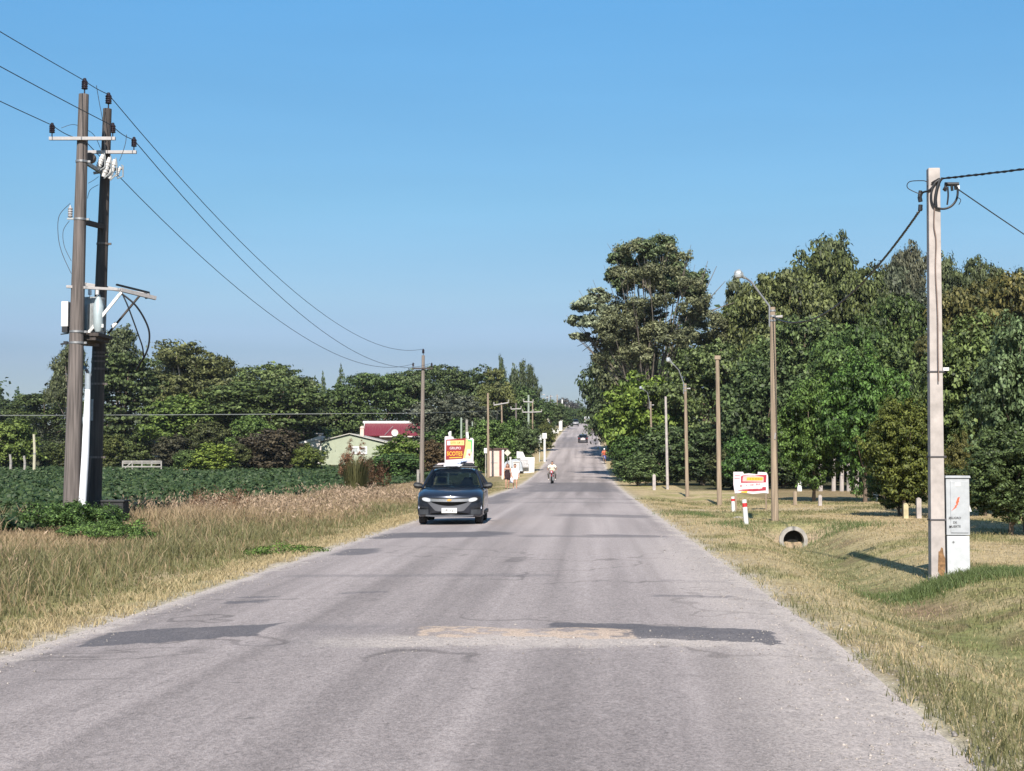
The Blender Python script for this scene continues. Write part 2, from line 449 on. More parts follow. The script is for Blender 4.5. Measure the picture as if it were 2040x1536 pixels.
# ---- road sheet: masks painted as wear and far shadow bands, fine texture from noise
def roadz(X, Y):
    u = (X - road_c(Y)) / road_w(Y)
    z = zr(Y) + .035 * (1 - np.clip(u, -1, 1) ** 2) + .006 - .075 * sst(.97, 1.16, np.abs(u))
    bump = np.exp(-((Y - 14.2) / .5) ** 2) * .018
    return z + bump * (1 - sst(.8, 1.0, np.abs(u))) + .012 * (fbm(X * .8, Y * .5, 77) - .5)
def road_cols(X, Y):
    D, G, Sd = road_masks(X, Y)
    u = X - road_c(Y)
    base = np.array([.310, .268, .256])
    st = fbm(u * 2.2, Y * .05, 83, 3); st2 = fbm(u * .9, Y * .03, 87, 2); bl = fbm(X * .6, Y * .25, 93, 4)
    track = np.exp(-((np.abs(np.abs(u) - 1.75) - .72) / .32) ** 2)
    k = 1 + .62 * (st - .5) + .30 * (st2 - .5) + .16 * (bl - .5) - .09 * track
    # hairline cracks, worn blotches and single dark or pale stones in the surface
    nearw = 1 - sst(22, 34, Y)
    crk = (1 - sst(.006, .016, np.abs(fbm(X * .55 + 9, Y * .42, 121, 4) - .5))) * sst(.50, .62, fbm(X * .3, Y * .22, 123, 2))
    crk2 = (1 - sst(.006, .018, np.abs(fbm(X * .25 + 4, Y * 1.1, 127, 4) - .5))) * sst(.55, .66, fbm(X * .25, Y * .35, 129, 2))
    k = k * (1 - .34 * np.maximum(crk, crk2) * nearw)
    k = k * (1 + nearw * (.30 * (fbm(u * 7, Y * .10, 131, 3) - .5) + .05 * (fbm(X * 5, Y * 1.5, 134, 3) - .5) + .16 * (vnoise(X * 24, Y * 9, 133) - .5)))
    sp = vnoise(X * 27, Y * 22, 137)
    k = k * (1 - .45 * nearw * (sp > .965)) * (1 + .35 * nearw * (sp < .03))
    near = 1 - sst(12.0, 13.3, Y)
    k = k * (1 - .08 * near) * (1 + .08 * sst(16, 24, Y))
    c = base[None] * k[:, None]
    def mixc(c, b, t): return c * (1 - t[:, None]) + np.array(b)[None] * t[:, None]
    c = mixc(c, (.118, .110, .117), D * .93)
    c = mixc(c, (.50, .435, .39), G * .85)
    c = mixc(c, (.50, .385, .30), Sd * .9)
    return {'col': ('POINT', np.concatenate([c, np.ones((len(c), 1))], 1))}
def road_piece(nm, x_n, ys_):
    us = np.linspace(-1.16, 1.16, x_n)
    return grid_mesh(nm, us, ys_, roadz, road_cols, True, lambda U, Y: road_c(Y) + U * road_w(Y))
ry = grade([(-8, 5, .5), (5, 20, .035), (20, 36, .08), (36, 60, .2), (60, 120, .5), (120, 320, 1.5), (320, 600, 5)])
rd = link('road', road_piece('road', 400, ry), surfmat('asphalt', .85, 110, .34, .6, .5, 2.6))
tag(rd, 'worn grey asphalt road with dark patches climbing a hill', kind='structure')

# ---- loose stones along both edges
def pebbles():
    n = 9000
    Y = 6.5 + 34 * rng.random(n) ** 1.6
    side = rng.random(n) < .45
    e = rng.normal(0, .28, n)
    X = np.where(side, road_c(Y) - road_w(Y) - .05 + e, road_c(Y) + road_w(Y) - .05 + e * 1.3)
    m = 500
    X[:m] = rng.uniform(-1.8, 2.0, m); Y[:m] = 13.3 + rng.normal(0, .5, m)
    s = rng.gamma(2.0, .0022, n) + .002
    Z = np.maximum(H(X, Y), roadz(X, Y)) + s * .2
    o = np.array([[1, 0, 0], [0, 1, 0], [-1, 0, 0], [0, -1, 0], [0, 0, .7], [0, 0, -.7]])
    fo = np.array([[0, 1, 4], [1, 2, 4], [2, 3, 4], [3, 0, 4], [1, 0, 5], [2, 1, 5], [3, 2, 5], [0, 3, 5]])
    v = o[None] * s[:, None, None] * (0.7 + .6 * rng.random((n, 6, 1)))
    a = rng.random(n) * 6.28
    vx = v[..., 0] * np.cos(a)[:, None] - v[..., 1] * np.sin(a)[:, None]; vy = v[..., 0] * np.sin(a)[:, None] + v[..., 1] * np.cos(a)[:, None]
    v = np.stack([vx + X[:, None], vy + Y[:, None], v[..., 2] + Z[:, None]], -1).reshape(-1, 3)
    f = (fo[None] + 6 * np.arange(n)[:, None, None]).reshape(-1, 3)
    me = npmesh('loose_gravel', v, f, {'var': ('FACE', np.repeat(rng.random(n), 8))})
    o = link('loose_gravel', me, leafmat('stone', (.16, .145, .135), (.44, .39, .35), 0, False))
    tag(o, 'loose pale gravel scattered along the road edges', kind='stuff')
pebbles()

# ---------------------------------------------------------------- grass and crop
def blades(name, X, Y, hgt, wid, lean, m, var, label, tipbias=1.0, z0=None):
    n = len(X)
    Z = H(X, Y) if z0 is None else z0
    Z = Z - .01
    a = rng.random(n) * 6.283; ca, sa = np.cos(a), np.sin(a)
    b = rng.random(n) * 6.283; lx, ly = np.cos(b) * lean * hgt, np.sin(b) * lean * hgt
    p = np.stack([X, Y, Z], 1)
    w = np.stack([ca * wid / 2, sa * wid / 2, 0 * X], 1)
    mid = p + np.stack([lx * .3, ly * .3, hgt * .55], 1)
    tip = p + np.stack([lx, ly, hgt * (1 - .25 * lean)], 1)
    v = np.stack([p - w, p + w, mid + w * .8, mid - w * .8, tip], 1).reshape(-1, 3)
    base = 5 * np.arange(n)[:, None]
    # quads only: fold the tip into a second quad with a doubled vertex replaced by the base of the tip
    f3 = np.concatenate([base + np.array([[0, 1, 2]]), base + np.array([[0, 2, 3]]), base + np.array([[3, 2, 4]])], 1).reshape(-1, 3)
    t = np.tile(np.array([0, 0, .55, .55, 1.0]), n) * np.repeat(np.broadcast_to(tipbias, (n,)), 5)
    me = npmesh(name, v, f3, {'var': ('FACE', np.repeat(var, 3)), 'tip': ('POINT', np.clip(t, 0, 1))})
    o = link(name, me, m)
    tag(o, label, kind='stuff')
    return o

def clump_pts(n, x0, x1, y0, y1, powr=1.0):
    X = rng.uniform(x0, x1, n); Y = y0 + (y1 - y0) * rng.random(n) ** powr
    return X, Y

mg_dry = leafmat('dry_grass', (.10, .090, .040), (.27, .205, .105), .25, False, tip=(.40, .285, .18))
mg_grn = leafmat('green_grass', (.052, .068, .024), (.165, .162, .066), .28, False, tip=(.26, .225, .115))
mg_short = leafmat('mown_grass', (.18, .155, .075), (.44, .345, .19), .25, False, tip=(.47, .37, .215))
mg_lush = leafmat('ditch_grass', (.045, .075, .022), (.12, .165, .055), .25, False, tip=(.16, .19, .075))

# tall dry grass on the left verge
X, Y = clump_pts(330000, -19, -5.0, 9, 120, 1.9)
u = -(X - road_c(Y)) - road_w(Y)
dens = fbm(X * .8, Y * .8, 101); big = fbm(X * .22, Y * .12, 103, 3)
near_pole = (np.hypot((X + 13.0) / 1.9, (Y - 38.6) / 4.2) < 1) | (np.hypot((X + 11.3 + .28 * (Y - 33)) / 1.9, (Y - 33.0) / 6.5) < .8 + .5 * dens)
keep = (u > .55 + .9 * (dens - .5)) & (X > -.50 * Y - 4) & (rng.random(len(X)) < .25 + 1.1 * dens) & (X > -15.5 - 3.5 * (Y < 40))
X, Y, u, dens, big, near_pole = X[keep], Y[keep], u[keep], dens[keep], big[keep], near_pole[keep]
hh = (.12 + .50 * sst(.9, 4.5, u) + .50 * sst(3.5, 7, u) * (big - .35)) * (.4 + .9 * rng.random(len(X)) ** 1.3) * (.25 + 1.5 * dens) * np.interp(Y, [14, 36, 52, 75, 110], [.80, .86, .66, .42, .34])
hh = np.where(near_pole, np.minimum(hh, .10 + .14 * rng.random(len(X))), hh)
dry = sst(2.2, 7.0, u + 12 * (big - .5) + 7 * (dens - .5)) ; isdry = rng.random(len(X)) < .12 + .72 * dry
far = 1 + Y / 32
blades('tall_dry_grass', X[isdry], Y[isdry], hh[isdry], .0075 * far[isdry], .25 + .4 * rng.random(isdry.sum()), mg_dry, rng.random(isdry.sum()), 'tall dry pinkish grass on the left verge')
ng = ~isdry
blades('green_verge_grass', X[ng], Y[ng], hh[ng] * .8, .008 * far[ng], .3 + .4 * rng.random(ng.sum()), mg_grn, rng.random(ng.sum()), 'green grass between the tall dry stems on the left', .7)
# fuzzy pinkish seed heads in the dry grass
def seed_heads():
    n = 480
    X = rng.uniform(-15.5, -7.2, n * 4); Y = 12 + 75 * rng.random(n * 4) ** 1.4
    k = (fbm(X * .22, Y * .12, 103, 3) > .47) & (X > -.45 * Y - 2) & (np.hypot((X + 12.6) / 2.6, (Y - 37) / 7.5) > 1) & (np.hypot((X + 11.2) / 2.0, (Y - 33) / 6) > 1); X, Y = X[k][:n], Y[k][:n]; n = len(X)
    hz = (.45 + .30 * rng.random(n)) * np.interp(Y, [36, 52, 75, 110], [1, .8, .55, .45])
    m = 26
    P = np.repeat(np.stack([X, Y, H(X, Y) + hz], 1), m, 0) + rng.normal(0, 1, (n * m, 3)) * np.array([.15, .15, .13]) * (.5 + np.repeat(rng.random(n), m)[:, None])
    s = .016 * (1 + P[:, 1] / 60)[:, None] * rng.uniform(.6, 1.4, (n * m, 1))
    d = rng.normal(0, 1, (n * m, 3)) + np.array([0, 0, 1.2]); d /= np.linalg.norm(d, axis=1)[:, None]
    t = np.cross(d, rng.normal(0, 1, (n * m, 3))); t /= np.linalg.norm(t, axis=1)[:, None]
    v = np.stack([P - d * s * 2, P - t * s * .5, P + d * s * 2, P + t * s * .5], 1).reshape(-1, 3)
    me = npmesh('seed_heads', v, np.arange(4 * n * m).reshape(-1, 4), {'var': ('FACE', rng.random(n * m))})
    o = link('seed_heads', me, leafmat('seed_head', (.17, .12, .075), (.46, .335, .235), .2, False))
    tag(o, 'fuzzy pinkish seed heads over the dry verge grass', kind='stuff')
seed_heads()
# short dry edge left
X, Y = clump_pts(60000, -7, -4.6, 9, 60, 1.8)
u = -(X - road_c(Y)) - road_w(Y); d = fbm(X * 2.3, Y * 2.0, 107)
k = (u > .18 + .6 * (d - .5)) & (u < .8 + 1.6 * (d - .3)) & (d > .36)
X, Y = X[k], Y[k]
blades('short_edge_grass', X, Y, .03 + .10 * rng.random(len(X)), .006 * (1 + Y / 30), .6, mg_short, rng.random(len(X)), 'short dry grass along the left road edge')
# mown verge on the right
X, Y = clump_pts(420000, 1.9, 24, 7.5, 70, 2.1)
u = (X - road_c(Y)) - road_w(Y); d = fbm(X * 1.9, Y * 1.7, 109); n1 = fbm(X * .5, Y * .35, 61)
dx = np.exp(-((X - ditch_x(Y)) / 1.0) ** 2)
bank = np.exp(-((X - 5.28) / 1.0) ** 2 - ((Y - 39.9) / .55) ** 2) + np.exp(-((X - 4.93) / .8) ** 2 - ((Y - 49.4) / .7) ** 2)
k = (bank < .35 + .4 * d) & (u > .12 + .8 * (d - .5)) & (X < .34 * Y + 3) & (rng.random(len(X)) < .15 + 1.2 * d)
X, Y, u, d, n1, dx = [q[k] for q in (X, Y, u, d, n1, dx)]
gr = rng.random(len(X)) < np.clip(.06 + .95 * sst(.50, .70, n1) + .50 * dx * (Y < 42), 0, .85)
hh = (.015 + .06 * rng.random(len(X)) * (.4 + d)) * (1 + .8 * sst(.5, .8, n1)) * (1 + .5 * (Y < 14) * d)
far = 1 + Y / 26
blades('mown_verge_grass', X[~gr], Y[~gr], hh[~gr], .0055 * far[~gr], .7 * rng.random((~gr).sum()) + .3, mg_short, rng.random((~gr).sum()), 'short straw coloured mown grass on the right verge')
blades('green_ditch_grass', X[gr], Y[gr], hh[gr] * 1.25, .0055 * far[gr], .6 * rng.random(gr.sum()) + .2, mg_grn, rng.random(gr.sum()), 'green grass in the right ditch and verge', .6)
# lush tuft round the foot of the concrete pole and beside the culvert
def lush(cx, cy, sx, sy, n, h):
    X = cx + sx * rng.normal(0, 1, n); Y = cy + sy * rng.normal(0, 1, n)
    return X, Y, h * (.4 + .8 * rng.random(n))
P = [lush(5.35, 22.7, .55, .35, 3800, .15), lush(4.7, 22.2, .35, .4, 700, .09), lush(5.95, 23.0, .4, .25, 1800, .14), lush(6.5, 39.8, .6, .8, 1500, .13), lush(4.0, 40.5, .5, .8, 1000, .12), lush(3.6, 48.5, .7, 1.2, 1500, .15)]
X = np.concatenate([p[0] for p in P]); Y = np.concatenate([p[1] for p in P]); hh = np.concatenate([p[2] for p in P])
blades('lush_ditch_grass', X, Y, hh, .011, .5, mg_lush, rng.random(len(X)), 'lush green grass at the pole foot and culvert mouths', .5)

# soya-like crop
def crop():
    n = 170000
    Y = 30 + 132 * rng.random(n) ** 1.25
    X = -14.2 - (.62 * Y + 6 - 14.2) * rng.random(n)
    row = np.round(Y / .55) * .55
    Y = row + rng.normal(0, .13, n)
    k = (X < -14 + .8 * (fbm(X, Y * .3, 113) - .5)) & (fbm(X * .5, Y * .5, 117) > .22)
    X, Y = X[k], Y[k]; n = len(X)
    hz = (.30 + .22 * fbm(X * .4, Y * .4, 119)) * (.35 + .75 * rng.random(n))
    s = (.11 + .10 * rng.random(n)) * (1 + Y / 160)
    p = np.stack([X, Y, H(X, Y) + hz], 1)
    nrm = rng.normal(0, 1, (n, 3)) * .75 + np.array([0, -.25, 1.0]); nrm /= np.linalg.norm(nrm, axis=1)[:, None]
    t = np.cross(nrm, rng.normal(0, 1, (n, 3))); t /= np.linalg.norm(t, axis=1)[:, None]
    b = np.cross(nrm, t)
    v = np.stack([p - t * s[:, None] * .6, p - b * s[:, None] * .38, p + t * s[:, None] * .6, p + b * s[:, None] * .38], 1).reshape(-1, 3)
    f = np.arange(4 * n).reshape(-1, 4)
    me = npmesh('field_crop', v, f, {'var': ('FACE', rng.random(n) ** 1.5)})
    o = link('field_crop', me, leafmat('crop_leaf', (.018, .038, .013), (.076, .112, .042), .15, False))
    tag(o, 'low dark green leafy crop covering the left field', kind='stuff')
crop()
# ---------------------------------------------------------------- trees
bark = mat('bark', (.13, .095, .07), .9, var=.45, scale=9, bump=.8, stretch=(1, 1, .25))
bark_gum = mat('gum_bark', (.13, .11, .09), .85, var=.35, scale=5, bump=.5, stretch=(1, 1, .3))
bark_pale = mat('pale_bark', (.36, .30, .25), .85, var=.35, scale=5, bump=.5, stretch=(1, 1, .3))
LM = {
    'mid': leafmat('leaf_mid', (.022, .034, .012), (0.208, 0.267, 0.089), .14),
    'olive': leafmat('leaf_olive', (.024, .032, .014), (0.195, 0.218, 0.094), .13),
    'dark': leafmat('leaf_dark', (.012, .019, .009), (0.098, 0.136, 0.054), .10),
    'lime': leafmat('leaf_lime', (.045, .066, .016), (0.304, 0.347, 0.085), .2),
    'grey': leafmat('leaf_grey', (.032, .040, .028), (0.283, 0.304, 0.212), .13),
    'purple': leafmat('leaf_purple', (.018, .016, .011), (.090, .078, .046), .12),
    'autumn': leafmat('leaf_autumn', (.030, .040, .012), (.225, .215, .070), .18),
    'brown': leafmat('leaf_brown', (.075, .045, .026), (.27, .175, .105), .2),
}
def leaf_cloud(name, lobes, n, leaf, seed, sub=24, subr=.34, flat=.7, up=.55, asp=.6):
    """lobes: (x, y, z, rx, ry, rz). Leaves gather in clumps on the lobes' shells"""
    r = np.random.default_rng(seed)
    n = int(n * 1.5); leaf = leaf * .80
    L = np.array(lobes, float)
    wgt = (L[:, 3] * L[:, 4] + L[:, 4] * L[:, 5] + L[:, 3] * L[:, 5]); wgt /= wgt.sum()
    P = []; N = []
    for k in range(len(L)):
        m = max(12, int(n * wgt[k])); ns = sub
        d = r.normal(0, 1, (ns, 3)); d /= np.linalg.norm(d, axis=1)[:, None]
        rad = r.uniform(.55, 1.0, ns)[:, None]
        cc = L[k, :3] + d * rad * L[k, 3:]
        idx = r.integers(0, ns, m)
        q = r.normal(0, 1, (m, 3)); q /= np.linalg.norm(q, axis=1)[:, None]
        q *= (r.random(m) ** .5 * np.where(r.random(m) < .09, 1.75, 1.0))[:, None]
        size = r.uniform(.6, 1.35, ns)[idx][:, None]
        p = cc[idx] + q * L[k, 3:] * subr * size * np.array([1, 1, flat])
        nr = q * np.array([.9, .9, 1.1]) + d[idx] * .5 + r.normal(0, .45, (m, 3)) + np.array([0, 0, up])
        P.append(p); N.append(nr)
    P = np.concatenate(P); N = np.concatenate(N); n = len(P)
    N /= np.linalg.norm(N, axis=1)[:, None]
    t = np.cross(N, r.normal(0, 1, (n, 3))); t /= np.linalg.norm(t, axis=1)[:, None]
    b = np.cross(N, t)
    s = leaf * r.uniform(.6, 1.3, n)[:, None]
    v = np.stack([P - t * s * .5, P - b * s * .5 * asp + N * s * .08, P + t * s * .5, P + b * s * .5 * asp + N * s * .08], 1).reshape(-1, 3)
    f = np.arange(4 * n).reshape(-1, 4)
    # per-leaf tone: mostly individual, partly a clump's own tone
    var = np.clip(r.random(n) ** 1.6 * .9 + .3 * -.5 + .5 * fbm(P[:, 0] * 12 / max(1e-6, np.ptp(P[:, 0])) + seed, P[:, 2] * 9 / max(1e-6, np.ptp(P[:, 2])), seed, 2), 0, 1)
    return npmesh(name, v, f, {'var': ('FACE', var)})

def trunk_mesh(name, h, r0, lobes, seed, lean=.03, limbs=7, split=.45):
    rr = random.Random(seed); mb = MB()
    pts = []; p = Vector((0, 0, -.04))
    for i in range(6):
        t = i / 5
        pts.append(Vector((lean * math.sin(t * 3 + seed) * h, lean * math.cos(t * 2.2 + seed) * h - lean * math.cos(seed) * h, -.03 + t * h)))
    mb.tube(pts, [r0 * (1.25 if i == 0 else 1 - .13 * i) for i in range(6)], 7)
    Ls = sorted(lobes, key=lambda L: rr.random())[:limbs]
    for L in Ls:
        t = rr.uniform(split, .95); k = t * 5; i = min(4, int(k)); a = pts[i].lerp(pts[i + 1], k - i)
        e = Vector(L[:3]); m = a.lerp(e, .5) + Vector((0, 0, -.08 * (e - a).length)) + Vector((rr.uniform(-.02, .02), rr.uniform(-.02, .02), .02))
        mb.tube([a, m, e], [r0 * .5, r0 * .32, r0 * .1], 5)
    me = bpy.data.meshes.new(name); me.from_pydata([tuple(q) for q in mb.v], [], mb.f)
    me.polygons.foreach_set('use_smooth', [True] * len(me.polygons))
    return me

def shell_lobes(rr, n, c, R3, rl, jit=.25, up=0.0):
    out = []
    for i in range(n):
        z = 1 - 2 * (i + .5) / n; a = i * 2.39996 + rr.random() * .8
        q = math.sqrt(max(0, 1 - z * z)); k = rr.uniform(1 - jit, 1)
        r_ = rr.uniform(*rl)
        out.append((c[0] + R3[0] * q * math.cos(a) * k, c[1] + R3[1] * q * math.sin(a) * k, c[2] + R3[2] * z * k, r_ * 1.1, r_ * 1.1, r_ * rr.uniform(.7, .95)))
    return out

VAR = {}
def variant(kind, k):
    """(crown mesh without material, trunk mesh) normalised to height 1 and width about 1"""
    key = (kind, k)
    if key in VAR: return VAR[key]
    rr = random.Random(kind + str(k)); seed = sum(map(ord, kind)) * 7 + k * 101
    if kind == 'round':
        lb = shell_lobes(rr, 17, (0, 0, .60), (.33, .33, .28), (.13, .20)) + [(0, 0, .62, .26, .26, .24)]
        c = leaf_cloud('crown', lb, 9500, .050, seed, 22, .36); t = trunk_mesh('trunk', .55, .026, lb, seed)
    elif kind == 'bush':
        lb = shell_lobes(rr, 14, (0, 0, .47), (.33, .33, .34), (.16, .23)) + [(0, 0, .4, .3, .3, .34)]
        c = leaf_cloud('crown', lb, 7500, .062, seed, 22, .38); t = trunk_mesh('trunk', .45, .03, lb, seed, split=.1)
    elif kind == 'wood':
        lb = shell_lobes(rr, 20, (0, 0, .52), (.36, .36, .40), (.12, .20), .35) + [(0, 0, .45, .3, .3, .36)]
        c = leaf_cloud('crown', lb, 11000, .046, seed, 24, .36); t = trunk_mesh('trunk', .6, .028, lb, seed, limbs=9)
    elif kind == 'tall':
        lb = []
        for i in range(9):
            a = i * 2.4 + rr.random(); z = rr.uniform(.50, .90); q = .38 * rr.uniform(.25, 1) * (1.25 - z) * 1.5
            for j in range(3):
                r_ = rr.uniform(.07, .13); lb.append((q * math.cos(a) + rr.uniform(-.1, .1), q * math.sin(a) + rr.uniform(-.1, .1), z + rr.uniform(-.08, .06), r_ * 1.3, r_ * 1.3, r_ * .8))
        lb += [(rr.uniform(-.08, .08), 0, .93, .12, .12, .06), (0, 0, .62, .26, .26, .2)]
        c = leaf_cloud('crown', lb, 10500, .040, seed, 20, .42, up=.1, asp=.45); t = trunk_mesh('trunk', .8, .020, lb, seed, .05, 14, .3)
    elif kind == 'dome':
        lb = []
        for i in range(30):
            a = i * 2.4 + rr.random() * .7; q = .44 * math.sqrt((i + .5) / 30); z = .30 + .64 * math.sqrt(max(0, 1 - (q / .50) ** 2)) - (.0 if i % 3 else rr.uniform(.08, .3))
            r_ = rr.uniform(.10, .16); lb.append((q * math.cos(a), q * math.sin(a), z, r_ * 1.25, r_ * 1.25, r_ * .55))
        lb.append((0, 0, .45, .34, .34, .34))
        c = leaf_cloud('crown', lb, 13000, .038, seed, 24, .38, .8, up=.6); t = trunk_mesh('trunk', .6, .026, lb, seed, .03, 10, .3)
    elif kind == 'layer':
        lb = []
        for i in range(26):
            z = .22 + .74 * i / 26; a = i * 2.4 + rr.random(); q = .36 * (1.06 - z) ** .55 * rr.uniform(.4, 1)
            r_ = rr.uniform(.14, .22); lb.append((q * math.cos(a), q * math.sin(a), z, r_, r_, r_ * .30))
        c = leaf_cloud('crown', lb, 10500, .045, seed, 18, .40, .6, up=.8); t = trunk_mesh('trunk', .8, .03, lb, seed, .02, 12, .2)
    elif kind == 'poplar':
        lb = [(rr.uniform(-.09, .09), rr.uniform(-.09, .09), .08 + .84 * i / 12, .34 * math.sin(math.pi * (.14 + .80 * i / 12)) ** .6, .34 * math.sin(math.pi * (.14 + .80 * i / 12)) ** .6, .085) for i in range(13)]
        c = leaf_cloud('crown', lb, 6000, .055, seed, 16, .36, 1.5, up=.3); t = trunk_mesh('trunk', .6, .03, lb, seed, .01, 3)
    elif kind == 'conifer':
        lb = [(rr.uniform(-.05, .05), rr.uniform(-.05, .05), .12 + .84 * i / 12, .50 * (1 - i / 12.6) ** .85 + .02, .50 * (1 - i / 12.6) ** .85 + .02, .05) for i in range(13)]
        c = leaf_cloud('crown', lb, 6500, .050, seed, 22, .34, 1.0, up=.1); t = trunk_mesh('trunk', .9, .03, lb, seed, .01, 2)
    elif kind == 'street':
        lb = shell_lobes(rr, 13, (0, 0, .64), (.33, .33, .26), (.12, .18)) + [(0, 0, .62, .26, .26, .22)]
        c = leaf_cloud('crown', lb, 9000, .045, seed, 22, .38); t = trunk_mesh('trunk', .5, .022, lb, seed, .03, 8, .55)
    elif kind == 'pine':
        lb = []
        for i in range(11):
            a = i * 2.4 + rr.random(); z = rr.uniform(.58, .95); q = .34 * rr.uniform(.2, 1) * (1.2 - z) * 1.8
            r_ = rr.uniform(.12, .19); lb.append((q * math.cos(a), q * math.sin(a), z, r_, r_, r_ * .6))
        c = leaf_cloud('crown', lb, 7000, .044, seed, 18, .40, .8, up=.4); t = trunk_mesh('trunk', .75, .024, lb, seed, .05, 9, .5)
    elif kind == 'near':
        lb = shell_lobes(rr, 22, (0, 0, .54), (.35, .35, .38), (.12, .19), .3) + [(0, 0, .5, .22, .22, .3)]
        c = leaf_cloud('crown', lb, 24000, .034, seed, 34, .27, .8, asp=.6); t = trunk_mesh('trunk', .5, .022, lb, seed, .03, 10, .2)
    co = np.zeros(len(c.vertices) * 3, np.float32); c.vertices.foreach_get('co', co); co = co.reshape(-1, 3)
    k = .5 / np.percentile(np.hypot(co[:, 0], co[:, 1]), 97); kz = 1.0 / np.percentile(co[:, 2], 99.7)
    sc_ = np.array([k, k, kz], np.float32); c.vertices.foreach_set('co', np.ascontiguousarray(co * sc_).ravel())
    co = np.zeros(len(t.vertices) * 3, np.float32); t.vertices.foreach_get('co', co); t.vertices.foreach_set('co', (co.reshape(-1, 3) * sc_).ravel())
    VAR[key] = (c, t)
    return VAR[key]

CM = {}
def plant_tree(name, label, cat, kind, k, px, ytop, wpx, Y, leaf, tint=(1, 1, 1), rz=0.0, group=None, pale=False, X=None, h=None, w=None):
    if X is None: X = at(px, 925, Y).x
    z = Hs(X, Y)
    hh = h if h else max(.5, at(px, ytop, Y).z - z); ww = w if w else wpx * Y / F * {'wood': 1.28, 'tall': 1.3, 'dome': 1.25, 'round': 1.08, 'layer': 1.1, 'bush': 1.08, 'near': 1.12}.get(kind, 1.0)
    t = thing(name, label, cat, (X, Y, z), rz, group)
    t.scale = (ww, ww, hh * 1.02)
    c, tr = variant(kind, k)
    key = (kind, k, leaf)
    if key not in CM:
        m2 = c.copy(); m2.name = 'crown'; m2.materials.append(LM[leaf]); CM[key] = m2
    key2 = (kind, k, 't', pale)
    if key2 not in CM:
        m2 = tr.copy(); m2.name = 'trunk'; m2.materials.append(bark_pale if pale else bark); CM[key2] = m2
    co = link('crown', CM[key], None, t); co.color = (*tint, 1)
    link('trunk', CM[key2], None, t)
    return t

TL = 'trees behind the crop field'
B = (.8, .9, 1.15)
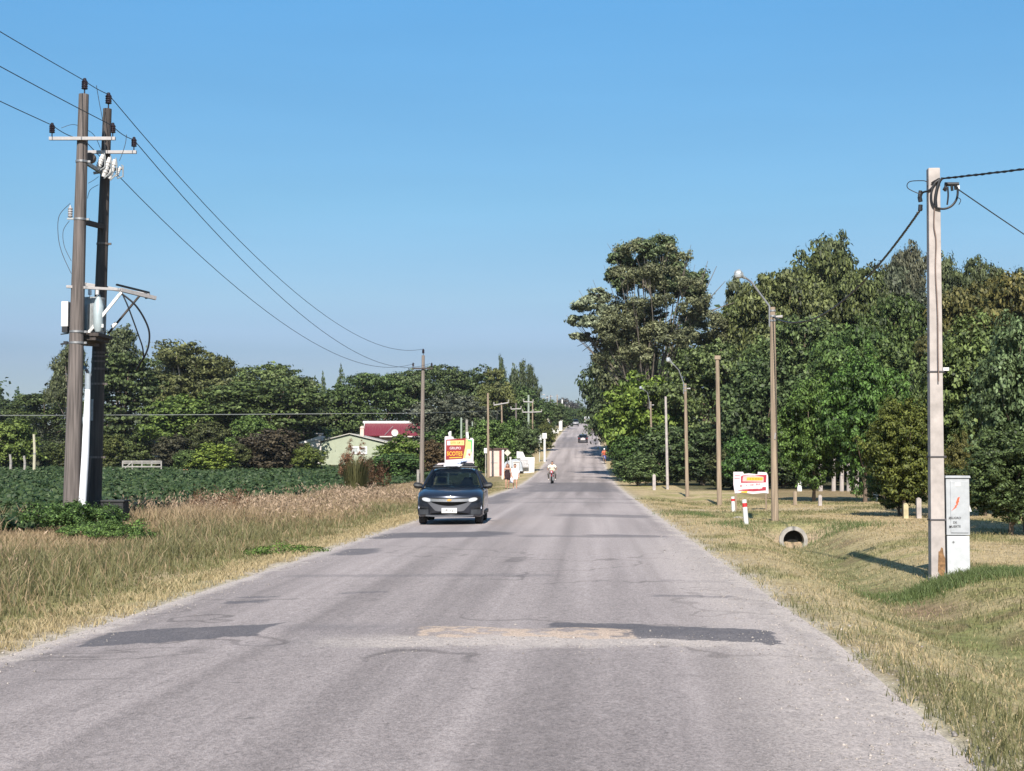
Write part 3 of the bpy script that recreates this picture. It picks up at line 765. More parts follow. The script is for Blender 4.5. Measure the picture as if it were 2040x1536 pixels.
# --- left, from the edge of the frame to the road: kind, k, px, top, width px, Y, leaf, tint, label
LEFT = [
 ('conifer', 0, 32, 776, 42, 260, 'dark', (.8, 1, 1.1), 'pointed dark conifer rising far behind the rounded trees at the left edge', 'conifer_tree'),
 ('conifer', 1, -2, 772, 46, 255, 'dark', (.8, 1, 1.1), 'dark conifer cut by the left edge of the photo', 'conifer_tree'),
 ('dome', 0, 92, 782, 150, 205, 'dark', (1.25, 1.2, 1), 'broad dark rounded tree behind the pale fence post', 'tree'),
 ('wood', 1, 4, 800, 120, 215, 'dark', (1.1, 1.1, 1), 'dark tree behind the light green tree at the left edge', 'tree'),
 ('bush', 0, 26, 838, 105, 156, 'lime', (.75, .85, .8), 'light green rounded tree beside the pale post at the left edge', 'tree'),
 ('bush', 1, -50, 842, 90, 158, 'mid', (1, 1, 1), 'green shrub beyond the left edge of the crop field', 'shrub'),
 ('tall', 0, 140, 686, 85, 190, 'olive', (.85, .85, .9), 'tall grey green gum tree directly behind the twin power poles', 'tree'),
 ('tall', 1, 232, 658, 105, 200, 'olive', (.7, .75, .75), 'tallest gum tree just right of the twin power poles', 'tree'),
 ('layer', 0, 250, 712, 155, 172, 'dark', (1.25, 1.2, 1), 'large dark cedar with drooping layers behind the white gate', 'tree'),
 ('wood', 2, 330, 735, 90, 200, 'olive', (.8, .8, .75), 'olive tree between the dark cedar and the tall peaked tree', 'tree'),
 ('tall', 2, 380, 688, 165, 185, 'olive', (1, .95, .8), 'tall olive tree with a ragged peaked top above the green dome', 'tree'),
 ('dome', 1, 380, 716, 150, 188, 'olive', (.85, .85, .75), 'olive tree filling the middle of the ragged peaked grove', 'tree'),
 ('poplar', 0, 447, 722, 44, 195, 'dark', (1.2, 1.2, 1.1), 'small dark upright tree on the right shoulder of the peaked grove', 'tree'),
 ('dome', 2, 530, 730, 170, 190, 'mid', (.95, .95, .95), 'grey green spreading tree with feathery top left of the red roof', 'tree'),
 ('round', 0, 470, 752, 110, 186, 'mid', (.9, .95, .95), 'grey green tree leaning against the feathery spreading tree', 'tree'),
 ('wood', 0, 595, 758, 100, 192, 'olive', (.8, .85, .8), 'olive tree right of the feathery spreading tree', 'tree'),
 ('round', 1, 366, 790, 165, 166, 'lime', (.68, .82, .75), 'bright green domed tree behind the white gate', 'tree'),
 ('dome', 1, 520, 762, 215, 170, 'dark', (1.5, 1.45, 1.1), 'wide dark layered tree between the green dome and the red roof', 'tree'),
 ('layer', 0, 600, 790, 120, 176, 'dark', (1.2, 1.25, 1), 'dark layered tree right behind the pale green house', 'tree'),
 ('conifer', 0, 641, 748, 34, 215, 'dark', (1.2, 1.2, 1.1), 'left one of the three pointed conifers behind the green house', 'conifer_tree'),
 ('conifer', 1, 678, 738, 52, 210, 'dark', (1.4, 1.4, 1.2), 'tallest of the pointed conifers behind the green house', 'conifer_tree'),
 ('conifer', 0, 627, 756, 30, 216, 'dark', (1.2, 1.2, 1.1), 'shortest pointed conifer behind the green house', 'conifer_tree'),
 ('dome', 1, 740, 748, 135, 208, 'mid', (.7, .8, .75), 'green domed tree behind the red roof', 'tree'),
 ('wood', 0, 668, 772, 110, 206, 'mid', (.65, .72, .65), 'mid green tree below the pointed conifers', 'tree'),
 ('dome', 2, 812, 742, 120, 212, 'dark', (1.4, 1.35, 1.2), 'dark tree left of the slim wooden power pole', 'tree'),
 ('dome', 0, 880, 731, 120, 222, 'dark', (1.3, 1.25, 1.1), 'dark tree right of the slim wooden power pole', 'tree'),
 ('wood', 1, 945, 736, 110, 226, 'dark', (1.2, 1.2, 1.05), 'dark tree above the red and yellow billboard', 'tree'),
 ('round', 1, 500, 829, 92, 160, 'lime', (.6, .78, .75), 'light green round tree standing in front of the wide dark layered tree', 'tree'),
 ('bush', 0, 425, 884, 84, 150, 'lime', (1.05, 1.15, .85), 'bright lime green clipped bush at the field edge', 'shrub'),
 ('bush', 1, 374, 898, 62, 152, 'mid', (.75, .85, .75), 'dull green bush left of the bright lime bush', 'shrub'),
 ('bush', 0, 345, 868, 80, 158, 'purple', (1.1, 1.2, 1.1), 'dark purplish bush right of the white gate', 'shrub'),
 ('round', 0, 415, 838, 90, 160, 'olive', (.6, .6, .5), 'brownish olive tree behind the bright lime bush', 'tree'),
 ('round', 1, 466, 884, 64, 153, 'olive', (.75, .75, .6), 'small olive tree with a bare pale trunk at the field edge', 'tree'),
 ('bush', 1, 545, 858, 120, 155, 'purple', (1.2, 1.1, 1.1), 'large dark purple leaved bush at the field edge', 'shrub'),
 ('bush', 2, 500, 866, 70, 158, 'purple', (1, 1.1, 1), 'greyish purple bush under the light green round tree', 'shrub'),
 ('bush', 2, 614, 886, 66, 152, 'lime', (.72, .75, .7), 'yellowish green shrub in front of the pale green house wall', 'shrub'),
 ('bush', 0, 272, 868, 70, 165, 'dark', (1.4, 1.3, 1), 'dark shrub behind the white gate', 'shrub'),
 ('bush', 1, 215, 868, 70, 158, 'autumn', (.7, .8, .7), 'yellow green shrub seen right of the twin poles', 'shrub'),
 ('bush', 2, 150, 875, 80, 158, 'autumn', (.5, .6, .5), 'olive shrub seen between the pale post and the twin poles', 'shrub'),
 ('bush', 0, 100, 880, 60, 162, 'dark', (1.3, 1.2, 1), 'low dark shrub behind the pale fence post', 'shrub'),
 ('bush', 2, 800, 868, 105, 140, 'lime', (.72, .86, .75), 'bright green bush between the green house and the slim wooden pole', 'shrub'),
 ('bush', 1, 790, 905, 110, 128, 'mid', (.65, .85, .75), 'low dark green scrub in front of the bright bush by the house', 'shrub'),
 ('bush', 0, 862, 878, 62, 140, 'brown', (.55, .6, .5), 'brownish bush behind the billboard', 'shrub'),
 ('wood', 1, 900, 786, 125, 178, 'grey', (.62, .62, .6), 'fluffy grey green tree behind the billboard', 'tree'),
 ('bush', 2, 905, 838, 110, 165, 'mid', (.6, .75, .6), 'mid green tree crown directly above the billboard', 'tree'),
 ('pine', 0, 990, 738, 80, 215, 'olive', (1.1, 1.05, .8), 'olive pine with bare pale limbs behind the roadside poles', 'tree'),
 ('pine', 1, 962, 775, 62, 212, 'olive', (.95, .95, .7), 'lower olive pine with forked pale trunks behind the roadside poles', 'tree'),
 ('poplar', 1, 1000, 715, 24, 240, 'dark', (1, 1, 1), 'narrow dark poplar stub rising highest above the olive pine', 'poplar_tree'),
 ('poplar', 0, 1025, 734, 34, 245, 'dark', (1.2, 1.1, 1.3), 'leftmost slim poplar of the row left of the road gap', 'poplar_tree'),
 ('poplar', 1, 1037, 724, 38, 242, 'dark', (1.2, 1.1, 1.2), 'tallest slim poplar of the row left of the road gap', 'poplar_tree'),
 ('poplar', 0, 1051, 736, 34, 240, 'dark', (1, .95, 1), 'third slim poplar of the row, bluish and narrow', 'poplar_tree'),
 ('poplar', 1, 1061, 733, 32, 238, 'dark', (.9, .85, .9), 'rightmost slim dark poplar facing the road gap', 'poplar_tree'),
 ('wood', 2, 1030, 772, 85, 228, 'dark', (1.3, 1.4, 1.1), 'dark green tree below the slim poplars', 'tree'),
 ('wood', 0, 1062, 795, 60, 232, 'dark', (1.2, 1.3, 1.1), 'dark tree between the poplars and the road', 'tree'),
 ('bush', 1, 975, 838, 85, 150, 'mid', (.75, .9, .7), 'leafy green tree behind the pink and white kiosk', 'tree'),
 ('bush', 0, 1018, 838, 75, 158, 'mid', (.8, 1, .75), 'bright leafy tree between the kiosk and the road', 'tree'),
 ('street', 0, 1052, 845, 62, 152, 'dark', (1.5, 1.5, 1.4), 'dark tree with a short trunk behind the low white wall', 'tree'),
 ('bush', 2, 1088, 838, 38, 205, 'autumn', (.7, .8, .7), 'olive bush behind the white meter box post', 'shrub'),
 ('round', 0, 1100, 800, 60, 300, 'mid', (.75, .8, .85), 'rounded tree beyond the kiosk beside the rising road', 'tree'),
 ('wood', 1, 1118, 812, 46, 330, 'mid', (.65, .75, .8), 'smaller tree halfway up the rising road on its left', 'tree'),
 ('wood', 2, 1135, 812, 40, 400, 'mid', (.7, .75, .85), 'tree near the hill crest left of the dark car', 'tree'),
 ('wood', 0, 1128, 796, 54, 620, 'purple', (1.4, 1.5, 2.2), 'distant tree tinted blue for haze on the skyline left of the road crest', 'tree'),  # blue of the distant haze is put into the leaf tint, next tree too
 ('wood', 1, 1150, 802, 40, 660, 'dark', (1.5, 1.4, 1.9), 'distant tree tinted blue for haze on the skyline just above the road crest', 'tree'),
 ('wood', 2, 1150, 815, 60, 560, 'mid', (.7, .8, .9), 'grey green tree behind the far dark car', 'tree'),
 ('wood', 0, 1178, 812, 50, 560, 'mid', (.5, .6, .65), 'dark green tree behind the white van', 'tree'),
]
for i, (kind, k, px, top, w, Y, leaf, tint, label, nm) in enumerate(LEFT):
    grp = None
    plant_tree(nm, label, nm.replace('_', ' '), kind, k, px, top, w, Y, leaf, tint, rz=i * 1.7, group=grp, pale=kind in ('pine', 'tall') or 'pale trunk' in label)

# --- right
RIGHT = [
 ('wood', 0, 1216, 690, 108, 190, 'dark', (1.05, 1.05, 1), 'dark tree at the right of the road gap under the big gum tree', 'tree'),
 ('wood', 1, 1262, 668, 130, 175, 'olive', (.7, .7, .7), 'dark olive tree under the big gum tree', 'tree'),
 ('wood', 2, 1212, 745, 72, 205, 'dark', (1.1, 1.1, 1), 'lower dark tree leaning over the road near the gap', 'tree'),
 ('wood', 0, 1210, 800, 46, 320, 'mid', (.6, .7, .7), 'small tree on the right of the road near the crest', 'tree'),
 ('round', 1, 1288, 748, 172, 124, 'lime', (.84, 1.0, .78), 'lime green rounded tree overhanging the right road edge', 'tree'),
 ('bush', 0, 1252, 800, 80, 136, 'lime', (.78, .95, .75), 'lower lime green bush beside the road edge', 'shrub'),
 ('bush', 2, 1240, 835, 54, 150, 'mid', (.6, .72, .55), 'olive green bush at the road edge behind the person in orange', 'shrub'),
 ('bush', 1, 1258, 870, 85, 122, 'mid', (.5, .66, .5), 'dark green bush hanging over the verge below the lime tree', 'shrub'),
 ('bush', 2, 1272, 905, 85, 108, 'dark', (1.8, 1.8, 1.6), 'low glossy green bush nearest the verge left of the thin pole', 'shrub'),
 ('dome', 1, 1345, 772, 165, 136, 'dark', (1.3, 1.3, 1), 'dark tree behind the second lamp post', 'tree'),
 ('bush', 1, 1330, 850, 120, 110, 'dark', (1.0, 1.05, .9), 'dark undergrowth behind the two thinner poles', 'shrub'),
 ('bush', 0, 1400, 850, 130, 108, 'dark', (.95, 1, .9), 'dark undergrowth behind the plain middle pole', 'shrub'),
 ('dome', 2, 1420, 690, 190, 122, 'dark', (1.6, 1.5, 1.2), 'dark broad tree filling the space behind the plain middle pole', 'tree'),
 ('dome', 0, 1496, 600, 150, 135, 'olive', (.9, 1.0, .75), 'olive green tree behind the arm of the nearest lamp', 'tree'),
 ('pine', 1, 1470, 562, 80, 150, 'olive', (.85, .85, .9), 'sparse yellowish tree left of the nearest lamp head', 'tree'),
 ('dome', 1, 1560, 548, 165, 130, 'olive', (1.0, 1.0, .8), 'tall rounded olive tree right behind the nearest lamp post', 'tree'),
 ('tall', 1, 1640, 482, 165, 150, 'olive', (.7, .75, .75), 'tallest dark gum tree on the skyline between lamp and concrete pole', 'tree'),
 ('dome', 2, 1640, 515, 190, 138, 'olive', (.95, .98, .75), 'broad olive tree under the tallest skyline gum', 'tree'),
 ('dome', 0, 1720, 545, 150, 132, 'olive', (.85, .9, .7), 'olive tree crossed by the drooping cable', 'tree'),
 ('dome', 1, 1600, 640, 190, 112, 'dark', (1.5, 1.5, 1.2), 'dark green tree behind the drooping cable', 'tree'),
 ('tall', 0, 1812, 496, 90, 148, 'grey', (.62, .58, .52), 'pale bushy gum tree top left of the concrete pole', 'tree'),
 ('tall', 2, 1780, 540, 130, 140, 'grey', (.55, .58, .5), 'greyish gum tree below the pale bushy top', 'tree'),
 ('dome', 2, 1790, 600, 150, 112, 'mid', (.55, .62, .5), 'green tree left of the concrete pole', 'tree'),
 ('tall', 1, 1905, 520, 110, 150, 'olive', (.7, .75, .75), 'open topped gum tree right of the concrete pole', 'tree'),
 ('tall', 0, 1965, 524, 120, 142, 'olive', (.75, .8, .75), 'ragged gum tree near the right edge of the skyline', 'tree'),
 ('tall', 2, 2050, 540, 120, 142, 'olive', (.7, .75, .75), 'gum tree at the far right edge of the photo', 'tree'),
 ('dome', 0, 1930, 575, 170, 100, 'autumn', (.85, .8, .8), 'yellow brown tree right of the concrete pole', 'tree'),
 ('dome', 1, 2030, 556, 170, 104, 'autumn', (.95, .85, .8), 'rusty yellow tree at the upper right edge', 'tree'),
 ('dome', 2, 1700, 662, 170, 92, 'dark', (1.4, 1.6, 1.1), 'deep green tree behind the small trees with thin trunks', 'tree'),
 ('wood', 0, 1790, 690, 130, 88, 'dark', (1.5, 1.5, 1.1), 'dark tree beside the concrete pole', 'tree'),
 ('wood', 1, 1520, 715, 150, 104, 'dark', (1.1, 1.15, 1), 'shadowy tree behind the nearest lamp post', 'tree'),
 ('bush', 2, 1482, 862, 90, 92, 'mid', (.55, .8, .6), 'rounded green shrub behind the red and white banner', 'shrub'),
 ('bush', 1, 1462, 895, 110, 96, 'olive', (.5, .5, .42), 'brownish hedge behind the red and white banner', 'shrub'),
 ('bush', 0, 1560, 880, 110, 98, 'dark', (1, 1, .9), 'dark hedge behind the nearest lamp post', 'shrub'),
 ('bush', 2, 1690, 860, 150, 104, 'dark', (.9, .9, .8), 'dark undergrowth behind the thin trunks', 'shrub'),
 ('bush', 1, 1820, 830, 150, 100, 'dark', (.9, .9, .8), 'dark undergrowth behind the concrete pole', 'shrub'),
]
for i, (kind, k, px, top, w, Y, leaf, tint, label, nm) in enumerate(RIGHT):
    plant_tree(nm, label, nm, kind, k, px, top, w, Y, leaf, tint, rz=i * 2.3 + .4, pale=kind in ('tall', 'pine'))

# nearer trees on the right, finer leaves
plant_tree('street_tree', 'small green tree on a thin dark trunk right of the nearest lamp post', 'tree', 'near', 0, 1618, 752, 138, 66, 'mid', (.72, .9, .6), .3)
plant_tree('street_tree', 'yellow green tree on leaning twin trunks left of the concrete pole', 'tree', 'near', 1, 1722, 700, 150, 64, 'mid', (.6, .85, .55), 1.3)
plant_tree('street_tree', 'low yellow tinged tree with branches to the ground left of the concrete pole', 'tree', 'near', 2, 1800, 800, 150, 46, 'autumn', (.78, .9, .6), 2.2)
plant_tree('shrub', 'dark leafy shrub behind the two short concrete posts', 'shrub', 'near', 0, 1792, 905, 120, 47.5, 'dark', (1.5, 1.6, 1.1), 4)
plant_tree('tree', 'tall dark leafy tree right behind the electric cabinet', 'tree', 'near', 1, 1962, 640, 230, 47, 'dark', (1.8, 1.7, 1.3), 3.0)
plant_tree('tree', 'pale green leaning tree at the right edge of the photo', 'tree', 'near', 2, 2040, 638, 190, 36, 'grey', (.62, .80, .50), 5.1)
plant_tree('shrub', 'dark bush with spreading lower branches at the right edge', 'shrub', 'near', 0, 2010, 850, 190, 34.5, 'dark', (1.3, 1.3, 1.1), 1.1)
plant_tree('shrub', 'rusty tipped small bush between the pole and the dark tree', 'shrub', 'near', 1, 1915, 870, 80, 43, 'autumn', (.85, .8, .7), .9)

# the big gum tree: its own open crown
def big_gum():
    Y = 132; base = gp(1290, Y)
    t = thing('gum_tree', 'tallest gum tree with pale left boughs and bare twigs over the road', 'tree', base)
    def L(px, py, r, dy=0, fl=.85):
        p = at(px, py, Y + dy) - base; r_ = r * Y / F
        return (p.x, p.y, p.z, r_, r_, r_ * fl)
    rr = random.Random(5)
    top = [L(1235, 512, 24), L(1222, 545, 20, 2), L(1288, 500, 28, -1), L(1322, 484, 24, 1), L(1335, 520, 24, 2), L(1268, 530, 24, 3), L(1352, 545, 20), L(1240, 560, 24, 1), L(1390, 552, 20, 1), L(1385, 580, 22), L(1300, 545, 30, 2), L(1355, 575, 24, 2), L(1330, 562, 26)]
    pale = [L(1165, 605, 24, -2, .7), L(1190, 590, 22, -1, .7), L(1150, 640, 20, -1, .6), L(1185, 645, 24, -2, .7), L(1205, 618, 22, -1), L(1148, 668, 12, -1, .6), L(1212, 655, 22), L(1170, 672, 16, 0, .5)]
    def inside(x, y):
        xs_ = [(470, 1300, 1345), (500, 1225, 1360), (540, 1215, 1400), (570, 1225, 1408), (600, 1222, 1405), (640, 1205, 1400), (680, 1195, 1390), (720, 1190, 1370)]
        for (y0, a0, b0), (y1, a1, b1) in zip(xs_, xs_[1:]):
            if y0 <= y <= y1: t = (y - y0) / (y1 - y0); return a0 + (a1 - a0) * t < x < b0 + (b1 - b0) * t
        return False
    mid = []
    while len(mid) < 120:
        x, y = rr.uniform(1185, 1415), rr.uniform(475, 720)
        if inside(x, y) and not (y < 560 and rr.random() < .5): mid.append(L(x, y, rr.uniform(12, 23), rr.uniform(-5, 5), .8))
    mid += [L(rr.uniform(1395, 1450), rr.uniform(615, 700), rr.uniform(12, 20), rr.uniform(-4, 3), .7) for _ in range(16)]
    mid += [L(rr.uniform(1205, 1240), rr.uniform(590, 700), rr.uniform(13, 20), rr.uniform(-3, 3), .8) for _ in range(8)]
    m1 = leaf_cloud('crown', top, 13000, .42, 11, 18, .46, up=.3, asp=.45); m1.materials.append(LM['olive'])
    link('crown', m1, None, t).color = (.85, .98, 1.0, 1)
    m2 = leaf_cloud('bough', pale, 6500, .42, 12, 18, .42, up=.1, asp=.45); m2.materials.append(LM['grey'])
    o = link('bough', m2, None, t); o.color = (1.25, 1.3, 1.15, 1); o['label'] = 'pale grey green bough reaching over the road'
    m3 = leaf_cloud('inner_crown', mid, 46000, .32, 13, 18, .55, up=.2, asp=.45); m3.materials.append(LM['grey'])
    o = link('inner_crown', m3, None, t); o.color = (.95, .92, .68, 1); o['label'] = 'thin brownish inner foliage with bare twigs'
    mb = MB()
    fork = Vector((.3, 0, 7.0))
    mb.tube([(0, 0, -.3), (.1, 0, 3), fork], [.42, .34, .28], 8)
    for lb in top + pale + mid[:26]:
        e = Vector(lb[:3]); k = rr.uniform(.55, 1)
        a = Vector((.05, 0, 3.5)).lerp(fork, k)
        m = a.lerp(e, .5) + Vector((rr.uniform(-.5, .5), rr.uniform(-.5, .5), -.1 * (e - a).length))
        mb.tube([a, m, e], [.10, .06, .02], 5)
        for q in range(3):
            e2 = e + Vector((rr.uniform(-1, 1), rr.uniform(-1, 1), rr.uniform(-.3, 1.2))) * lb[3] * 1.2
            mb.tube([m.lerp(e, rr.uniform(.4, .9)), e2], [.035, .012], 4)
    for tx, ty in ((1428, 530), (1410, 520), (1445, 560), (1400, 545), (1150, 690), (1160, 700), (1470, 600), (1440, 610)):
        e = at(tx, ty, Y) - base; a = at(1380 if tx > 1300 else 1210, 650 if tx > 1300 else 680, Y) - base
        m = a.lerp(e, .5) + Vector((0, 0, .4)); mb.tube([fork, a, m, e], [.12, .07, .05, .02], 5)
    mb.build('trunk', bark_gum, t, True)
big_gum()

# twiggy sprig on the dark tree by the gap, dead twigs beside the gum
# far wood behind everything
def far_wood():
    r = np.random.default_rng(3); lobes = []
    for X0, X1, Y0, Y1, hh, n in ((-120, -22, 235, 262, (7, 12), 70), (9, 75, 165, 185, (13, 19), 50), (-2000, -60, 700, 900, (10, 16), 40), (10, 600, 600, 700, (10, 16), 40)):
        for i in range(n):
            x = r.uniform(X0, X1); y = r.uniform(Y0, Y1); h = r.uniform(*hh); z = Hs(x, y); w = h * r.uniform(.28, .42) * (6 if X1 - X0 > 400 else 1)
            lobes += [(x, y, z + h * .5, w, w * .7, h * .5)]
    me = leaf_cloud('far_wood', lobes, 60000, 1.2, 21, 60, .3)
    o = link('far_wood', me, LM['dark']); o.color = (1.1, 1.15, 1.1, 1)
    tag(o, 'dark far wood closing the view behind the trees', kind='stuff')
far_wood()

# tufts and weeds
def weed(name, label, cat, cx, cy, sx, sy, h, n, m, leaf=.05, seed=1, color=(1, 1, 1)):
    r = np.random.default_rng(seed)
    z = Hs(cx, cy)
    t = thing(name, label, cat, (cx, cy, z))
    lobes = [(r.uniform(-sx, sx), r.uniform(-sy, sy), h * r.uniform(.25, .7), sx * .3, sy * .3, h * .35) for _ in range(14)]
    me = leaf_cloud('foliage', lobes, n, leaf, seed, 14, .5)
    me.materials.append(LM[m]); o = link('foliage', me, None, t); o.color = (*color, 1)
    mb = MB(); rr = random.Random(seed)
    for L in lobes:
        mb.tube([(0, 0, -.03), (L[0] * .6, L[1] * .6, .02), (L[0] * .8, L[1] * .8, L[2] * .6), L[:3]], [.012, .012, .008, .004], 4)
    mb.build('stem', bark, t)
    return t
weed('weed', 'bushy green bramble round the foot of the twin power poles', 'weed', -12.75, 37.2, 1.0, 1.6, .85, 10000, 'mid', .075, 3, (.62, .82, .62))
weed('weed', 'lower green bramble spilling from the twin poles towards the road', 'weed', -11.0, 33.4, .95, 1.7, .45, 7000, 'mid', .065, 4, (.72, .90, .66))
weed('weed', 'dark green weed clump on the left road edge', 'weed', -5.75, 27.5, .75, .6, .22, 1600, 'mid', .05, 5, (.8, 1, .6))
weed('weed', 'reddish brown seeding weed rising from the dry grass', 'weed', -11.4, 46, .8, .6, 1.15, 2600, 'brown', .055, 6, (1.0, .82, .8))
weed('weed', 'rusty brown docks right of the tall pampas grass', 'weed', at(752, 925, 95).x, 95, .8, .6, 2.3, 2600, 'brown', .12, 7, (.62, .5, .42))
# pampas grass with pink plumes in front of the green house
def pampas():
    c = gp(708, 82); t = thing('pampas_grass', 'tall pampas grass with pinkish plumes in front of the green house', 'plant', c)
    n = 520; r = np.random.default_rng(4)
    a = r.random(n) * 6.28; k = r.random(n) ** .6
    h = r.uniform(.9, 2.6, n); out = r.uniform(.2, 1.5, n)
    bx, by = .45 * k * np.cos(a), .45 * k * np.sin(a)
    tx, ty = bx + out * np.cos(a) * .7, by + out * np.sin(a) * .7
    w = np.stack([-np.sin(a) * .02, np.cos(a) * .02, 0 * a], 1)
    p = np.stack([bx, by, 0 * a], 1); m = np.stack([bx * .5 + tx * .5, by * .5 + ty * .5, h * .75], 1) ; tp = np.stack([tx, ty, h * .8 + .1], 1)
    v = np.stack([p - w, p + w, m + w, m - w, tp], 1).reshape(-1, 3); b = 5 * np.arange(n)[:, None]
    f = np.concatenate([b + np.array([[0, 1, 2]]), b + np.array([[0, 2, 3]]), b + np.array([[3, 2, 4]])], 1).reshape(-1, 3)
    me = npmesh('leaf_blades', v, f, {'var': ('FACE', np.repeat(r.random(n), 3)), 'tip': ('POINT', np.tile([0, 0, .2, .2, .9], n))})
    link('leaf_blades', me, mg_grn, t)
    for i in range(7):
        x, y = r.uniform(-.75, .55), r.uniform(-.3, .3); hz = r.uniform(2.3, 3.5) if abs(x) < .4 else r.uniform(2.0, 2.6)
        lob = [(x, y, hz - .5, .24, .22, .34), (x + .05, y, hz - .1, .17, .16, .28), (x - .03, y, hz - .9, .20, .2, .25)]
        me = leaf_cloud('plume', lob, 520, .12, 30 + i, 12, .5, up=1.0, asp=.3); me.materials.append(LM['brown'])
        link('plume', me, None, t).color = (1.5, 1.25, 1.2, 1)
        MB().tube([(x * .4, y * .4, 0), (x, y, hz - .6)], .012, 4).build('stalk', mg_lush, t)
pampas()
# ---------------------------------------------------------------- poles, wires, roadside furniture
wood = mat('weathered_wood', (.118, .099, .091), .9, var=.48, scale=7, bump=.9, stretch=(3, 3, .12))
wood_dk = mat('shade_darkened_wood', (.058, .047, .042), .9, var=.35, scale=5, bump=.5, stretch=(3, 3, .18))  # tone lowered so the rear pole carries the front pole's shadow
wood_yl = mat('yellow_pole_wood', (.25, .19, .135), .85, var=.40, scale=6, bump=.4, stretch=(3, 3, .15))
conc = mat('pink_concrete', (.355, .315, .295), .9, var=.20, scale=5, bump=.3)
conc_g = mat('grey_concrete', (.27, .25, .225), .9, var=.22, scale=7, bump=.5)
steel = mat('galvanised_steel', (.26, .26, .265), .5, .55, var=.15, scale=12)
steel_w = mat('pale_painted_steel', (.33, .31, .305), .55, .1, var=.10, scale=14)
black = mat('black_insulation', (.012, .012, .014), .45, var=.3, scale=30)
brownp = mat('glazed_porcelain', (.022, .015, .018), .25, var=.3, scale=30)
wirem = mat('weathered_cable', (.045, .05, .055), .6, var=.2, scale=20)
wire_al = mat('aluminium_wire', (.30, .31, .30), .5, .4, var=.1, scale=20)
white = mat('white_paint', (.60, .59, .58), .5, var=.06, scale=8)
whitep = mat('white_plastic_pipe', (.84, .84, .86), .4, var=.04, scale=3)
greyp = mat('grey_painted_metal', (.30, .32, .33), .5, .2, var=.15, scale=10)
darkbox = mat('box_shade_black', (.016, .016, .017), .7, var=.4, scale=8)  # box colour blackened to hold the shade of the poles
red = mat('red_paint', (.50, .02, .025), .5, var=.12, scale=9)
orange = mat('orange_print', (.55, .09, .03), .5, var=.1, scale=9)
yellow = mat('yellow_print', (.58, .36, .02), .5, var=.1, scale=9)
rust = mat('rust_stain', (.20, .11, .05), .95, var=.5, scale=18, bump=.5)
glassy = mat('lamp_glass', (.35, .37, .38), .12, var=.1, scale=5, coat=.5)

def insulator(p, parent, s=1.0, m=None, nm='insulator'):
    mb = MB(); x, y, z = p
    pr = [(.02, 0), (.02, .14), (.075, .15)]
    for i in range(4): pr += [(.095, .165 + .062 * i), (.075, .205 + .062 * i)]
    pr += [(.05, .42), (.05, .45), (.03, .47)]
    mb.lathe([(r_ * s, z + h * s) for r_, h in pr], (x, y, 0), 12)
    return mb.build(nm, m or brownp, parent, True)

def cable(name, label, p, q, sag, r, m, group=None, n=28, twist=0, cat='power line'):
    p, q = Vector(p), Vector(q)
    pts = []
    for i in range(n + 1):
        t = i / n; v = p.lerp(q, t); v.z -= 4 * sag * t * (1 - t); pts.append(v - p)
    mb = MB()
    if twist:
        for k in range(3):
            pp = []
            N = n * 6
            for i in range(N + 1):
                t = i / N; v = p.lerp(q, t) - p; v.z -= 4 * sag * t * (1 - t)
                a = t * twist * 6.283 + k * 2.094
                pp.append(v + Vector((math.cos(a) * r * 1.1, 0, math.sin(a) * r * 1.1)))
            mb.tube(pp, r, 5)
    else: mb.tube(pts, r, 6)
    o = mb.build(name, m, None, True); o.location = p
    return tag(o, label, cat, group)

def post_shape(mb, h, r0, r1, lean=(0, 0), n=12):
    mb.tube([(0, 0, -.4), (lean[0] * .5, lean[1] * .5, h * .5), (lean[0], lean[1], h)], [r0, (r0 + r1) / 2, r1], n)

# ---- twin poles with transformer
Y1, Y2 = 42.0, 43.75
b1 = gp(143, Y1); b2 = gp(186, Y2)
zt1 = at(167, 188, Y1).z; zt2 = at(214, 217, Y2).z
tp1 = at(167, 188, Y1); tp2 = at(214, 217, Y2)
T1 = thing('power_pole', 'front weathered timber power pole of the twin transformer pair', 'power pole', b1, 0, 'power poles of the medium voltage line')
T2 = thing('power_pole', 'rear timber power pole of the twin pair carrying the white conduit', 'power pole', b2, 0, 'power poles of the medium voltage line')
m = MB(); post_shape(m, zt1 - b1.z, .25, .14, (tp1.x - b1.x, 0), 16); m.build('shaft', wood, T1, True)
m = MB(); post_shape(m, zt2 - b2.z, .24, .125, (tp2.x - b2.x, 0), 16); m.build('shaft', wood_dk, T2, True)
def axis1(py):  # point on the axis of pole 1 at a photo row, relative to its base
    t = (py - 188) / (1040 - 188); return at(167 + (143 - 167) * t, py, Y1)
def axis2(py):
    t = (py - 217) / (1035 - 217); return at(214 + (186 - 214) * t, py, Y2)
def rel(p, base): return Vector(p) - base
insulator(rel(axis1(188), b1) + Vector((.02, 0, 0)), T1, 1.0)
insulator(rel(axis2(217), b2) + Vector((.03, 0, 0)), T2, 1.05)
def crossarm(T, base, p, q, w=.08, h=.095, m_=steel_w, ins=True):
    mb = MB(); a, b = rel(p, base), rel(q, base)
    mb.bar(a, b, w, h, (0, 0, 1)); arm = mb.build('crossarm', m_, T, bevel=.008)
    if ins:
        d = (b - a).normalized() * .08
        insulator(a + d + Vector((0, 0, .03)), T, .9); insulator(b - d + Vector((0, 0, .03)), T, .9)
    return arm
crossarm(T1, b1, at(98, 276, Y1 - .22), at(230, 276, Y1 - .22))
crossarm(T2, b2, at(158, 303, Y2 - .20), at(272, 303, Y2 - .20))
